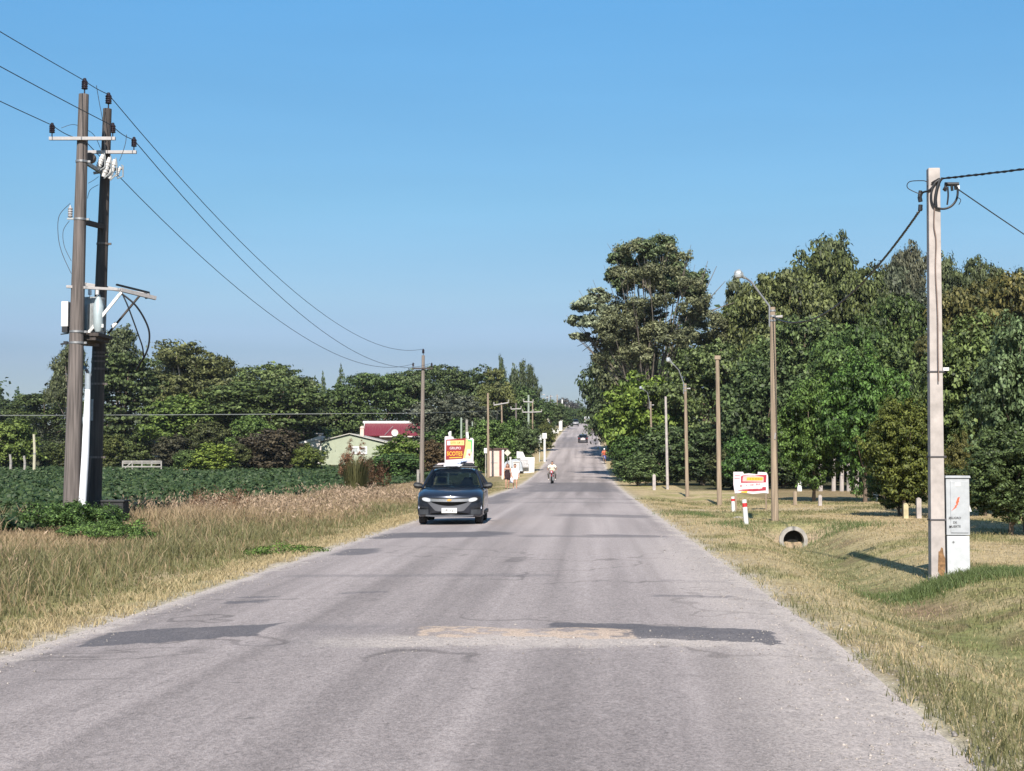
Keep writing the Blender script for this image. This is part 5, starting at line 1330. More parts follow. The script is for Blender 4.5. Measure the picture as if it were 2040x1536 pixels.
# ---- billboard behind the car
Yb = 106; bb = gp(914, Yb); BB = thing('billboard', 'red and yellow sales billboard on pale posts behind the dark car', 'billboard', bb)
def br(px, py, Y=Yb): return at(px, py, Y) - bb
sh = flat([(886, 871), (888, 869), (903, 870), (904, 874), (936, 875), (938, 872), (942, 873), (944, 876), (943, 925), (886, 926)], 0, pw, 'panel', BB, .05)
yy = -.052
rb = flat([(889, 876), (928, 873), (927, 890), (922, 914), (888, 916)], yy, mat('billboard_red', (.22, .006, .008), .5, var=.2, scale=3), 'red_block', sh, .006)
flat([(928, 875), (941, 877), (940, 900), (938, 913), (922, 913), (926, 893)], yy, mat('billboard_yellow', (.52, .43, .15), .5, var=.15, scale=2), 'yellow_block', sh, .006)
flat([(932, 876), (941, 877), (940, 900), (938, 900), (938, 880), (932, 879)], yy - .008, mat('billboard_green', (.10, .35, .12), .5, var=.2, scale=3), 'green_edge', sh, .006)
flat([(931, 895), (938, 895), (938, 912), (926, 912), (929, 905)], yy - .008, mat('billboard_cream', (.52, .48, .38), .5, var=.1, scale=2), 'cream_block', sh, .006)
flat([(934, 902), (935, 905), (936, 902), (937, 906), (935, 909), (933, 905)], yy - .016, pr, 'red_flower', sh, .004)
flat([(891, 878), (925, 877), (925, 887), (891, 887)], yy - .008, mat('billboard_pale_yellow', (.58, .43, .16), .5, var=.1, scale=3), 'yellow_band', sh, .006)
flat([(891, 878), (897, 878), (897, 887), (891, 887)], yy - .015, pw, 'white_label', sh, .004)
rg = random.Random(9)
mb = MB(); a, b = br(898, 882), br(922, 881); scribble(mb, a.x, b.x, a.z, .13, yy - .018, rg, .15); mb.build('olive_lettering', mat('olive_ink', (.22, .17, .02), .7), sh)
p = br(907, 893); text_mesh('white_lettering', 'GRUPO', .25, pw, sh, (p.x, yy - .012, p.z), (R(90), 0, 0), .95)
p = br(906, 904); text_mesh('yellow_lettering', 'SCOTES', .40, mat('lettering_yellow', (.70, .42, .02), .5, var=.1), sh, (p.x, yy - .012, p.z), (R(90), 0, 0), .78)
p = br(905, 912); flat([(895, 911), (920, 910), (920, 912), (896, 913)], yy - .010, yellow, 'yellow_rule', sh, .004)
mb = MB(); a, b = br(893, 921), br(900, 921); scribble(mb, a.x, b.x, a.z, .07, yy - .006, rg, .1); a, b = br(905, 919), br(934, 918); scribble(mb, a.x, b.x, a.z, .035, yy - .006, rg, .8); mb.build('grey_lettering', mat('grey_ink', (.25, .25, .3), .7), sh)
for px in (893, 936):
    mb = MB(); p = br(px, 880); mb.tube([(p.x, .10, -.5), (p.x, .10, p.z)], .06, 8); mb.build('post', conc, BB, True)
flat([(893, 862), (896, 859), (899, 859), (899, 870), (894, 869)], .02, white, 'torn_flap', BB, .02)
flat([(928, 862), (933, 860), (934, 874), (930, 873)], .02, white, 'torn_flap', BB, .02)

# ---- poles further up the left side
def far_pole(px, top, Y, lab, r=.11, m_=None, arms=(), lean=0, nm='power_pole', box=None):
    b = gp(px, Y); T = thing(nm, lab, 'power pole', b, 0, 'poles along the left side up the hill')
    h = at(px, top, Y).z - b.z; lx = at(px + lean, top, Y).x - b.x
    mb = MB(); post_shape(mb, h, r, r * .75, (lx, 0), 8); mb.build('shaft', m_ or wood, T, True)
    for (x0, y0, x1, y1) in arms:
        a, c = at(x0, y0, Y - .15) - b, at(x1, y1, Y - .15) - b
        mb = MB(); mb.bar(a, c, .13, .13); arm = mb.build('crossarm', steel_w, T)
        for e in (a, c):
            if Y < 240: mb = MB(); mb.lathe([(.03, e.z), (.09, e.z + .1), (.09, e.z + .30), (.04, e.z + .36)], (e.x, e.y, 0), 8); mb.build('insulator', conc_g, arm, True)
    return T
gsteel = mat('green_grey_pole', (.26, .30, .25), .7, var=.1, scale=5)
far_pole(973, 783, 135, 'straight wooden pole in front of the pink and white kiosk', .12, wood_yl, lean=-1)
far_pole(919, 832, 150, 'pale round pole top right above the billboard', .12, gsteel)
far_pole(930, 836, 152, 'pale double pole just right of the one above the billboard', .17, conc_g)
far_pole(941, 840, 156, 'thin pale pole at the right of the billboard top', .08, gsteel)
far_pole(1002, 802, 190, 'pole with a tilted top crossarm behind the kiosk tree', .13, wood_yl, [(984, 807, 1013, 802)], lean=-3)
far_pole(1028, 803, 205, 'short looking pole with one crossarm between the tilted one and the pale green pole', .15, wood, [(1018, 815, 1038, 814)])
far_pole(1053, 787, 195, 'pale green pole with two crossarms left of the road', .17, gsteel, [(1043, 800, 1062, 801), (1041, 821, 1062, 821)])
far_pole(1061, 800, 225, 'slim grey pole with a low crossarm right of the pale green pole', .12, wood_yl, [(1061, 821, 1079, 820)])
far_pole(1082, 793, 290, 'tall slim pole by the rounded roadside tree', .14, wood_yl, [(1079, 786, 1086, 786)])
far_pole(1090, 788, 310, 'dark slim pole with a small crossarm by the rounded roadside tree', .13, wood, [(1087, 792, 1093, 792)])
far_pole(1097, 787, 340, 'slim pole with its crossarm just above the tree line', .14, wood, [(1094, 789, 1101, 790)])
far_pole(1110, 786, 390, 'distant pole rising in front of the bluish skyline tree', .15, wood_yl, [(1107, 789, 1113, 789)])
far_pole(1120, 796, 335, 'white concrete pole left of the far dark car', .22, white)
far_pole(1126, 806, 420, 'distant short pole right of the white concrete pole', .15, conc_g)
far_pole(1134, 807, 450, 'farthest pole near the road crest', .15, conc_g)
cable('power_line', 'pale wire crossing the trees behind the field to the roadside poles', at(-160, 829, 150), at(840, 823, 150), .0, .017, wire_al, 'pale wires across the field trees', 10)
cable('power_line', 'pale wire running from the slim power pole to the tilted crossarm pole', at(840, 823, 150), at(1000, 818, 188), .0, .017, wire_al, 'pale wires across the field trees', 8)
cable('power_line', 'second thinner pale wire just above the crossing wire', at(-160, 826, 152), at(700, 824, 152), .1, .010, wire_al, 'pale wires across the field trees', 10)
# ---------------------------------------------------------------- houses, walls, gate on the left
wall_g = mat('pale_green_render', (.30, .325, .24), .85, var=.07, scale=2)
wall_w = mat('white_render', (.54, .51, .48), .85, var=.08, scale=2)
wall_p = mat('pink_render', (.55, .42, .36), .85, var=.10, scale=2)
roof_r = mat('red_sheet_roof', (.17, .024, .034), .5, var=.15, scale=3, stretch=(12, 1, 1))
roof_d = mat('dark_sheet_roof', (.13, .13, .14), .7, var=.2, scale=3)
glass_d = mat('dark_window', (.03, .035, .045), .1, var=.2, scale=3)
dkred = mat('dark_red_door', (.18, .03, .025), .6, var=.2, scale=5)

def green_house():
    Y = 172; b = gp(700, Y); T = thing('green_house', 'pale green house with a low gable facing the field', 'house', b)
    def q(px, py): v = at(px, py, Y) - b; return (v.x, v.z)
    dep = 9.0
    g_ = [q(640, 945), q(640, 884), q(652, 875), q(697, 866), q(768, 884), q(768, 945)]
    mb = MB(); mb.prism(g_, (0, 0, 0), (1, 0, 0), (0, 0, 1), (0, dep, 0)); mb.build('wall', wall_g, T)
    mb = MB()
    for p0, p1 in ((q(636, 880), q(697, 864.5)), (q(697, 864.5), q(775, 883.5))):
        d = Vector((p1[0] - p0[0], 0, p1[1] - p0[1])).normalized(); nn = Vector((-d.z, 0, d.x)) * .09
        a, c = Vector((p0[0], -.3, p0[1])), Vector((p1[0], -.3, p1[1]))
        mb.add([a, c, c + nn, a + nn, a + Vector((0, dep + .6, 0)), c + Vector((0, dep + .6, 0)), c + nn + Vector((0, dep + .6, 0)), a + nn + Vector((0, dep + .6, 0))], [(0, 1, 2, 3), (4, 5, 6, 7), (0, 1, 5, 4), (3, 2, 6, 7), (0, 3, 7, 4), (1, 2, 6, 5)])
    rf = mb.build('roof', mat('grey_gable_roof', (.40, .38, .34), .7, var=.1), T)
    mb = MB(); x, z = q(715, 869); mb.box((x, 2.5, z + .25), (.42, .42, 1.3)); mb.lathe([(.05, z + .85), (.30, z + .95), (.26, z + 1.15), (.05, z + 1.25)], (x, 2.5, 0), 10); mb.build('chimney', wall_p, rf)
    for px in (708, 724):
        x, z = q(px, 897); mb = MB(); s = .36
        for dx, dz, w, h in ((0, s, 2 * s + .16, .16), (0, -s, 2 * s + .16, .16), (-s, 0, .16, 2 * s - .16), (s, 0, .16, 2 * s - .16)): mb.box((x + dx, -.04, z + dz), (w, .08, h))
        w = mb.build('window', white, T); mb = MB(); mb.box((x, -.012, z), (2 * s - .1, .03, 2 * s - .1)); mb.build('pane', mat('grey_pane', (.35, .37, .36), .2), w)
    # lower left wing with the white fascia and chimney
    mb = MB(); x0, z0 = q(597, 886); x1, z1 = q(640, 874); mb.prism([(x0, -.6), (x1, -.6), (x1, z1), (x0, z0)], (0, .4, 0), (1, 0, 0), (0, 0, 1), (0, 5, 0)); mb.build('side_wing', wall_w, T)
    mb = MB(); mb.prism([(x0 - .2, z0), (x1, z1 + .02), (x1, z1 + .34), (x0 - .2, z0 + .3)], (0, .2, 0), (1, 0, 0), (0, 0, 1), (0, 5.4, 0)); mb.build('fascia', white, T)
    x, z = q(629, 878); mb = MB(); mb.box((x, 2, z + .15), (.5, .5, 1.1)); mb.box((x, 2, z + .85), (.95, .8, .12))
    for dx in (-.35, -.1, .15, .38): mb.box((x + dx, 2, z + .74), (.08, .6, .14))
    mb.build('chimney_stack', wall_w, T)
green_house()

def red_house():
    Y = 192; b = gp(784, Y); T = thing('red_roofed_house', 'house with a red sheet roof and satellite dish behind the green house', 'house', b)
    def q(px, py, y=0): v = at(px, py, Y + y) - b; return Vector((v.x, y, v.z))
    e0, e1, r0, r1 = q(723, 868), q(842, 868), q(728, 843, 4), q(842, 843, 4)
    mb = MB(); th = Vector((0, .05, -.1))
    n = 44
    vs = []
    for i in range(n + 1):
        t = i / n; k = .05 * (i % 2)
        a, c = e0.lerp(e1, t), r0.lerp(r1, t); vs += [a + Vector((0, -.03, k)), c + Vector((0, -.03, k))]
    m_ = len(vs); vs += [Vector(v) + th for v in vs]
    fs = [(2 * i, 2 * i + 2, 2 * i + 3, 2 * i + 1) for i in range(n)] + [(m_ + 2 * i, m_ + 2 * i + 1, m_ + 2 * i + 3, m_ + 2 * i + 2) for i in range(n)]
    fs += [(2 * i, m_ + 2 * i, m_ + 2 * i + 2, 2 * i + 2) for i in range(n)] + [(2 * i + 1, 2 * i + 3, m_ + 2 * i + 3, m_ + 2 * i + 1) for i in range(n)]
    mb.add(vs, fs); rf = mb.build('roof', roof_r, T)
    mb = MB(); mb.bar(r0 + Vector((-.3, 0, .12)), r1 + Vector((.3, 0, .12)), .5, .30); mb.build('ridge', white, rf)
    mb = MB(); mb.bar(e0 + Vector((-.08, -.05, 0)), r0 + Vector((-.08, -.05, 0)), .10, .10); mb.build('verge_trim', wall_w, rf)
    mb = MB(); mb.bar(q(767, 868) + Vector((0, -.12, .1)), q(783, 851, 2.4) + Vector((0, -.12, .1)), .05, .05); mb.build('cable', steel_w, rf)
    mb = MB(); mb.box(((e0.x + e1.x) / 2, 4, (e0.z - 1) / 2 - .1), (e1.x - e0.x - .6, 7, e0.z + .9)); mb.build('wall', wall_p, T)
    mb = MB(); mb.box(((e0.x + e1.x) / 2 + 1.2, -.1, e0.z - .12), (e1.x - e0.x - 2, .3, .14)); mb.build('eaves_board', wall_w, rf)
    # far slope
    mb = MB(); f0, f1 = r0 + Vector((0, 4, -1.7)), r1 + Vector((0, 4, -1.7)); mb.add([r0, r1, f1, f0] + [v + Vector((0, 0, -.1)) for v in (r0, r1, f1, f0)], [(0, 1, 2, 3), (4, 5, 6, 7), (0, 1, 5, 4), (1, 2, 6, 5), (2, 3, 7, 6), (3, 0, 4, 7)]); mb.build('rear_slope', roof_r, T)
    c = q(787.5, 862) + Vector((0, -.35, 0)); mb = MB()
    mb.lathe([(.02, .0), (.20, -.02), (.36, -.07), (.44, -.13), (.40, -.12), (.2, -.05), (.02, -.03)], c, 16, 'Y'); d = mb.build('satellite_dish', mat('dish_grey', (.55, .54, .52), .5, var=.1), T, True)
    mb = MB(); mb.tube([c + Vector((0, -.03, -.4)), c + Vector((0, -.45, 0))], .02, 6); mb.tube([c, c + Vector((0, .3, -.4))], .03, 6); mb.build('dish_arm', steel, d)
red_house()

def grey_house():
    Y = 178; b = gp(282, Y); T = thing('grey_roofed_house', 'low house with a dark grey roof hidden in the trees behind the white gate', 'house', b)
    def q(px, py): v = at(px, py, Y) - b; return (v.x, v.z)
    x0, z0 = q(205, 884); x1, z1 = q(362, 860)
    mb = MB(); mb.box(((x0 + x1) / 2, 3, z0 / 2 - .3), (x1 - x0 - 1, 5.5, z0 + .6)); mb.build('wall', wall_w, T)
    mb = MB(); mb.prism([(-.5, z0), (3, z1 + .1), (6.5, z0)], (x0, 0, 0), (0, 1, 0), (0, 0, 1), (x1 - x0, 0, 0)); mb.build('roof', roof_d, T)
    for px in (326, 240):
        x, z = q(px, 884); mb = MB(); mb.box((x, .18, z - .6), (1.1, .12, 1.0)); w = mb.build('window', white, T); mb = MB(); mb.box((x, .11, z - .6), (.9, .04, .8)); mb.build('pane', glass_d, w)
grey_house()

def gate():
    Y = 152; b = gp(283, Y); T = thing('field_gate', 'white wooden rail gate at the far edge of the crop field', 'gate', b)
    w = 79 * Y / F; gm = mat('pale_gate_timber', (.27, .255, .235), .8, var=.2, scale=4)
    for k in range(5):
        mb = MB(); mb.box((-w / 2 + w * k / 4, 0, .55), (.13, .10, 1.3)); mb.build('post', gm, T)
    for z in (.22, .60, .98, 1.16):
        mb = MB(); mb.box((0, -.08, z), (w, .05, .12)); mb.build('rail', gm, T)
    mb = MB(); mb.bar((-w / 2, -.12, .2), (-w / 4, -.12, 1.1), .05, .1); mb.build('brace', gm, T)
gate()
def sidepost(px, top, Y, r, lab, m_):
    b = gp(px, Y); T = thing('fence_post', lab, 'fence post', b); h = at(px, top, Y).z - b.z
    mb = MB(); mb.tube([(0, 0, -.3), (.03, 0, h * .6), (-.08, 0, h)], [r, r * .95, r * .8], 8); mb.build('shaft', m_, T, True)
    mb = MB(); mb.tube([(.02, 0, h * .5), (.02, 0, h * .53)], r * 1.08, 8); mb.build('wire_wrap', steel, T, True)
sidepost(68, 865, 146, .15, 'tall pale fence post left of the twin power poles', mat('pale_post', (.40, .37, .27), .85, var=.15))
sidepost(21, 905, 150, .14, 'short grey fence post under the light green tree at the left', conc_g)
sidepost(49, 908, 150, .14, 'second short grey fence post left of the tall pale one', conc_g)
sidepost(862, 897, 140, .13, 'white post left of the billboard', white)
def stone(px, Y, w, h, m_, lab, nm='boulder'):
    b = gp(px, Y); r = random.Random(px); bm = bmesh.new(); bmesh.ops.create_icosphere(bm, subdivisions=2, radius=1)
    for v in bm.verts: v.co *= r.uniform(.85, 1.1); v.co.x *= w / 2; v.co.y *= w / 3; v.co.z = v.co.z * h / 2 + h * .3
    me = bpy.data.meshes.new(nm); bm.to_mesh(me); bm.free(); o = link(nm, me, m_); o.location = b
    return tag(o, lab, 'boulder')
stone(226, 150, .75, .55, wall_w, 'white boulder left of the field gate')
stone(341, 150, .8, .45, wall_w, 'white boulder right of the field gate')
stone(372, 150, 1.3, .5, mat('orange_clay', (.42, .2, .11), .9, var=.2), 'orange clay mound in front of the dull green bush')
def shed(px, Y):
    b = gp(px, Y); T = thing('garden_shed', 'small white shed half hidden by the dark purple bush', 'shed', b)
    mb = MB(); mb.prism([(-.75, -.3), (.75, -.3), (.75, 1.5), (0, 2.1), (-.75, 1.5)], (0, 0, 0), (1, 0, 0), (0, 0, 1), (0, 2, 0)); mb.build('wall', mat('grey_white_board', (.28, .275, .27), .8, var=.12, scale=3), T)
    mb = MB(); mb.box((.1, -.03, .7), (.6, .05, 1.3)); mb.build('door', conc_g, T)
    mb = MB()
    for s_ in (-1, 1): mb.bar((s_ * .95, 1, 1.42), (0, 1, 2.16), 2.4, .06, (0, 1, 0)) if False else mb.add([(s_ * .95, -.2, 1.36), (0, -.2, 2.14), (0, 2.2, 2.14), (s_ * .95, 2.2, 1.36), (s_ * .95, -.2, 1.42), (0, -.2, 2.2), (0, 2.2, 2.2), (s_ * .95, 2.2, 1.42)], [(0, 1, 2, 3), (4, 5, 6, 7), (0, 1, 5, 4), (2, 3, 7, 6), (0, 3, 7, 4), (1, 2, 6, 5)])
    mb.build('roof', roof_d, T)
shed(551, 158)

# ---- kiosk, tarpaulin, wall, meter post, road signs on the left roadside
def kiosk():
    Y = 140; b = gp(990, Y); T = thing('kiosk', 'small pink and white kiosk with a dark red door beside the road', 'kiosk', b)
    def q(px, py): v = at(px, py, Y) - b; return v.x, v.z
    x0, _ = q(975, 930); x1, zt = q(1000, 895)
    mb = MB(); mb.box(((x0 + x1) / 2, 1.2, zt / 2 - .2), (x1 - x0, 2.4, zt + .4)); mb.build('wall', wall_p, T)
    mb = MB(); mb.box(((x0 + x1) / 2 + .15, 1.2, zt + .05), (x1 - x0 + .7, 2.8, .12)); mb.build('roof', mat('brown_roof', (.07, .04, .035), .8, var=.2), T)
    mb = MB(); mb.box((x1 - .13, -.04, zt / 2), (.22, .08, zt * .92)); mb.build('door', dkred, T)
    mb = MB(); mb.box((x1 + .10, -.06, zt / 2), (.20, .12, zt * 1.02)); mb.build('porch_post', white, T)
    mb = MB(); mb.box(((x0 + x1) / 2 - .15, -.03, zt * .52), (x1 - x0 - .5, .06, .05)); mb.build('shelf', wall_w, T)
    xm, zm = q(968, 898); mb = MB(); mb.box((xm, -.3, zm), (.30, .25, .48)); mb.build('meter_box', white, T, bevel=.02)
    mb = MB(); mb.box((xm, -.25, zm / 2 - .2), (.09, .09, zm)); mb.build('meter_post', conc_g, T)
kiosk()
def road_sign(px, py, Y, s, lab):
    b = gp(px, Y); T = thing('road_sign', lab, 'road sign', b); z = at(px, py, Y).z - b.z
    mb = MB(); mb.tube([(0, .04, -.3), (0, .04, z + s * .5)], .035, 8); mb.build('post', steel, T, True)
    mb = MB(); mb.prism([(s, 0), (0, s), (-s, 0), (0, -s)], (0, 0, z), (1, 0, 0), (0, 0, 1), (0, -.02, 0)); mb.build('plate', mat('sign_back', (.50, .45, .38), .6, .2, var=.1), T)
road_sign(1011, 902, 146, .34, 'diamond shaped sign seen from behind right of the kiosk')
road_sign(1091, 836, 296, .55, 'pinkish diamond shaped sign far up the left roadside')
def lowwall():
    Y = 150; b = gp(1049, Y); T = thing('gate_wall', 'low white wall with a grey mesh gate beyond the walkers', 'wall', b)
    def q(px, py): v = at(px, py, Y) - b; return v.x, v.z
    x0, z0 = q(1037, 911); x1, _ = q(1064, 911)
    mb = MB(); mb.prism([(x0, -.4), (x1, -.4), (x1 + .05, z0), (x0, z0)], (0, 0, 0), (1, 0, 0), (0, 0, 1), (0, .3, 0)); mb.build('wall', white, T)
    x2, z2 = q(1029, 905); mb = MB(); mb.prism([(x2, z0 - .1), (x0 + .5, z0 - .1), (x0 + .2, z2 + .25), (x2, z2 + .3)], (0, .4, 0), (1, 0, 0), (0, 0, 1), (0, .4, 0)); mb.build('pier', white, T)
    xa, za = q(1033, 916); xb, zb = q(1053, 931)
    mb = MB()
    for k in range(9): mb.box((xa + (xb - xa) * k / 8, -.6, (za + zb) / 2 - .02), (.03, .03, za - zb))
    for z in (za, zb + .1, (za + zb) / 2): mb.box(((xa + xb) / 2, -.57, z), (xb - xa, .03, .05))
    mb.box(((xa + xb) / 2, -.55, (za + zb) / 2), (xb - xa, .012, za - zb)); mb.build('gate', mat('grey_mesh_gate', (.42, .41, .42), .6, .1, var=.2, scale=8), T)
lowwall()
def white_gatepost(px, py0, Y, w, lab):
    b = gp(px, Y); T = thing('gate_pillar', lab, 'pillar', b); z = at(px, py0, Y).z - b.z
    mb = MB(); mb.box((0, 0, z / 2 - .2), (w, w, z + .4)); mb.build('shaft', wall_w, T, bevel=.02)
    mb = MB(); mb.box((0, 0, z + .04), (w * 1.25, w * 1.25, .08)); mb.build('cap', wall_w, T)
white_gatepost(1029, 921, 138, .55, 'white gate pillar behind the walking woman in white')
white_gatepost(1017, 912, 142, .16, 'thin pale pillar between the two walkers')
def tarp():
    Y = 148; b = gp(1021, Y); T = thing('covered_trailer', 'small trailer under a bluish grey tarpaulin between kiosk and white wall', 'trailer', b)
    bm = MB(); n = 14
    for (x, h0) in ((-1.0, .7), (1.0, .8)): pass
    prof = [(-1.0, .25), (-.98, .75), (-.7, 1.15), (-.2, 1.35), (.35, 1.45), (.8, 1.2), (.95, .7), (1.0, .25)]
    bm.prism(prof, (0, 0, 0), (1, 0, 0), (0, 0, 1), (0, 2.4, 0)); bm.build('tarpaulin', mat('blue_grey_tarp', (.33, .36, .40), .6, var=.25, scale=2.5, bump=.6), T, True)
    for sx in (-.7, .7):
        mb = MB(); mb.lathe([(.05, -.08), (.24, -.08), (.26, 0), (.24, .08), (.05, .08)], (sx, 1.2, .24), 14, 'X'); mb.build('wheel', black, T, True)
tarp()
def meter():
    Y = 178; b = gp(1085, Y); T = thing('meter_box', 'white meter box on a white post by the left road edge', 'meter box', b)
    z0, z1 = at(1085, 874, Y).z - b.z, at(1085, 863, Y).z - b.z
    mb = MB(); mb.tube([(0, 0, -.3), (0, 0, z0)], .14, 10); mb.build('post', white, T, True)
    mb = MB(); mb.box((0, -.05, (z0 + z1) / 2), (.52, .35, z1 - z0)); mb.build('box', white, T, bevel=.03)
    mb = MB(); mb.box((-.62, .3, (z0 + z1) / 2 - .3), (.5, .1, 1.0)); mb.tube([(-.62, .35, -.3), (-.62, .35, z0)], .05, 6); mb.build('side_panel', mat('pale_grey_panel', (.42, .44, .42), .6, var=.1), T)
meter()
def far_wall():
    Y = 290; b = gp(1104, Y); T = thing('garden_wall', 'white garden wall with a rounded end far up the left roadside', 'wall', b)
    mb = MB(); mb.box((0, 0, .3), (1.7, .4, 1.5)); mb.build('wall', white, T, bevel=.05)
    mb = MB(); mb.lathe([(.5, -.5), (.5, .8), (.35, 1.0), (.05, 1.1)], (-1.2, -.6, 0), 12); mb.build('pillar', wall_p, T, True)
far_wall()
white_gatepost(1117, 838, 315, .7, 'squat white pillar beside the white concrete pole')

# ---------------------------------------------------------------- vehicles
glass = bpy.data.materials.new('car_glass'); glass.use_nodes = True
_n, _l = glass.node_tree.nodes, glass.node_tree.links
_b = _n['Principled BSDF']; _b.inputs['Base Color'].default_value = (.01, .015, .03, 1); _b.inputs['Roughness'].default_value = .03
_t = _n.new('ShaderNodeBsdfTransparent'); _t.inputs[0].default_value = (.60, .70, .72, 1)
_m = _n.new('ShaderNodeMixShader'); _m.inputs[0].default_value = .20
_l.new(_t.outputs[0], _m.inputs[1]); _l.new(_b.outputs[0], _m.inputs[2]); _l.new(_m.outputs[0], _n['Material Output'].inputs[0])
rubber = mat('tyre_rubber', (.012, .012, .013), .85, var=.3, scale=20)
rimm = mat('alloy_rim', (.16, .16, .165), .5, .5, var=.1, scale=9)
trim = mat('black_plastic_trim', (.012, .012, .014), .5, var=.3, scale=20)
chrome = mat('satin_chrome', (.62, .62, .64), .25, .9, var=.05, scale=9)
lens = mat('headlamp_lens', (.62, .64, .68), .08, .3, var=.08, scale=14, coat=.6)
redlens = mat('tail_lens', (.30, .01, .01), .15, var=.1, scale=12, coat=.5)
inter = mat('dark_cabin', (.02, .02, .024), .8, var=.3, scale=8)
seatm = mat('grey_seat_cloth', (.06, .075, .085), .85, var=.2, scale=9)
gold = mat('gold_emblem', (.75, .42, .10), .3, .5, var=.1, scale=9)
UP = [-1, -.985, -.93, -.8, -.55, -.28, 0, .28, .55, .8, .93, .985, 1]
def nose(x, y0=-1.95, W=.86): return y0 + .26 * (abs(x) / W) ** 2.4
def car_body(paint, T, L=1.95, ht=1.0):
    st = [(-L, .80, .34, .66), (-L + .03, .835, .24, .745), (-L + .14, .855, .20, .80), (-L + .4, .862, .2, .875), (-1.2, .865, .2, .925), (-.82, .865, .2, .975), (0, .865, .2, .97), (1.0, .865, .2, .98), (1.55, .855, .22, 1.0), (L - .12, .82, .28, .98), (L, .76, .36, .85)]
    vt = []; vb = []
    for (y, w, zb, zt) in st:
        for u in UP:
            a = abs(u); cur = .26 * a ** 2.4 * max(0, min(1, (-1.0 - y) / .9)) - .12 * a ** 3 * max(0, min(1, (y - 1.2) / .7))
            vt.append((u * w, y + cur, zt - (.02 * a * a + .07 * max(0, (a - .8) / .2) ** 2 + (.12 if a == 1 else 0))))
            vb.append((u * w, y + cur, zb + .06 * max(0, (a - .9) / .1) ** 2))
    n = len(UP); k = len(st); mb = MB(); o = len(vt)
    mid = [(x * 1.012, y, z) for (x, y, z) in [((vt[i * n + j][0]), vt[i * n + j][1], (vt[i * n + j][2] + vb[i * n + j][2]) / 2 + .05) for i in range(k) for j in (0, n - 1)]]
    V = vt + vb + mid; fs = []
    for i in range(k - 1):
        for j in range(n - 1):
            fs.append((i * n + j, i * n + j + 1, (i + 1) * n + j + 1, (i + 1) * n + j))
            fs.append((o + i * n + j + 1, o + i * n + j, o + (i + 1) * n + j, o + (i + 1) * n + j + 1))
        for s, j in ((0, 0), (1, n - 1)):
            m0, m1 = 2 * o + 2 * i + s, 2 * o + 2 * (i + 1) + s
            fs.append((i * n + j, (i + 1) * n + j, m1, m0)); fs.append((m0, m1, o + (i + 1) * n + j, o + i * n + j))
    for i in (0, k - 1):
        for j in range(n - 1): fs.append((i * n + j, i * n + j + 1, o + i * n + j + 1, o + i * n + j))
        for s, j in ((0, 0), (1, n - 1)): fs.append((i * n + j, 2 * o + 2 * i + s, o + i * n + j))
    mb.add(V, fs); body = mb.build('body', paint, T, True, ang=40)
    # wheel arches cut out of the body
    cut = MB()
    for sx in (-1, 1):
        for y in (-1.22, 1.25): cut.lathe([(.01, -.16), (.37, -.16), (.37, .2), (.01, .2)], (sx * .8, y, .31), 20, 'X')
    c = cut.build('arch_cutter', paint); bpy.context.view_layer.update()
    md = body.modifiers.new('arches', 'BOOLEAN'); md.object = c; md.operation = 'DIFFERENCE'; md.solver = 'EXACT'
    bpy.context.view_layer.update()
    me = bpy.data.meshes.new_from_object(body.evaluated_get(bpy.context.evaluated_depsgraph_get()))
    body.modifiers.clear(); body.data = me; bpy.data.objects.remove(c)
    return body
def wheel(T, x, y, r=.315):
    mb = MB(); s = 1 if x > 0 else -1
    mb.lathe([(r * .62, -.10), (r * .9, -.10), (r, -.07), (r, .07), (r * .9, .10), (r * .62, .10)], (x, y, r), 22, 'X'); w = mb.build('wheel', rubber, T, True)
    mb = MB(); mb.lathe([(.02, s * .02), (.05, 0), (r * .3, 0), (r * .58, s * .015), (r * .63, 0), (r * .63, -s * .09)], (x + s * .08, y, r), 18, 'X'); mb.build('rim', rimm, w, True)
def strip(x0, x1, lo, up, off, m_, nm, T, n=12, th=.02, y0=-1.95):
    mb = MB(); V = []; 
    for i in range(n + 1):
        x = x0 + (x1 - x0) * i / n; y = nose(x, y0) - off
        V += [(x, y, lo(x)), (x, y, up(x)), (x, y + th + off, up(x)), (x, y + th + off, lo(x))]
    fs = []
    for i in range(n):
        for k in range(4): fs.append((4 * i + k, 4 * i + (k + 1) % 4, 4 * i + 4 + (k + 1) % 4, 4 * i + 4 + k))
    fs += [(0, 1, 2, 3), (4 * n + 3, 4 * n + 2, 4 * n + 1, 4 * n)]
    mb.add(V, fs); return mb.build(nm, m_, T, True)
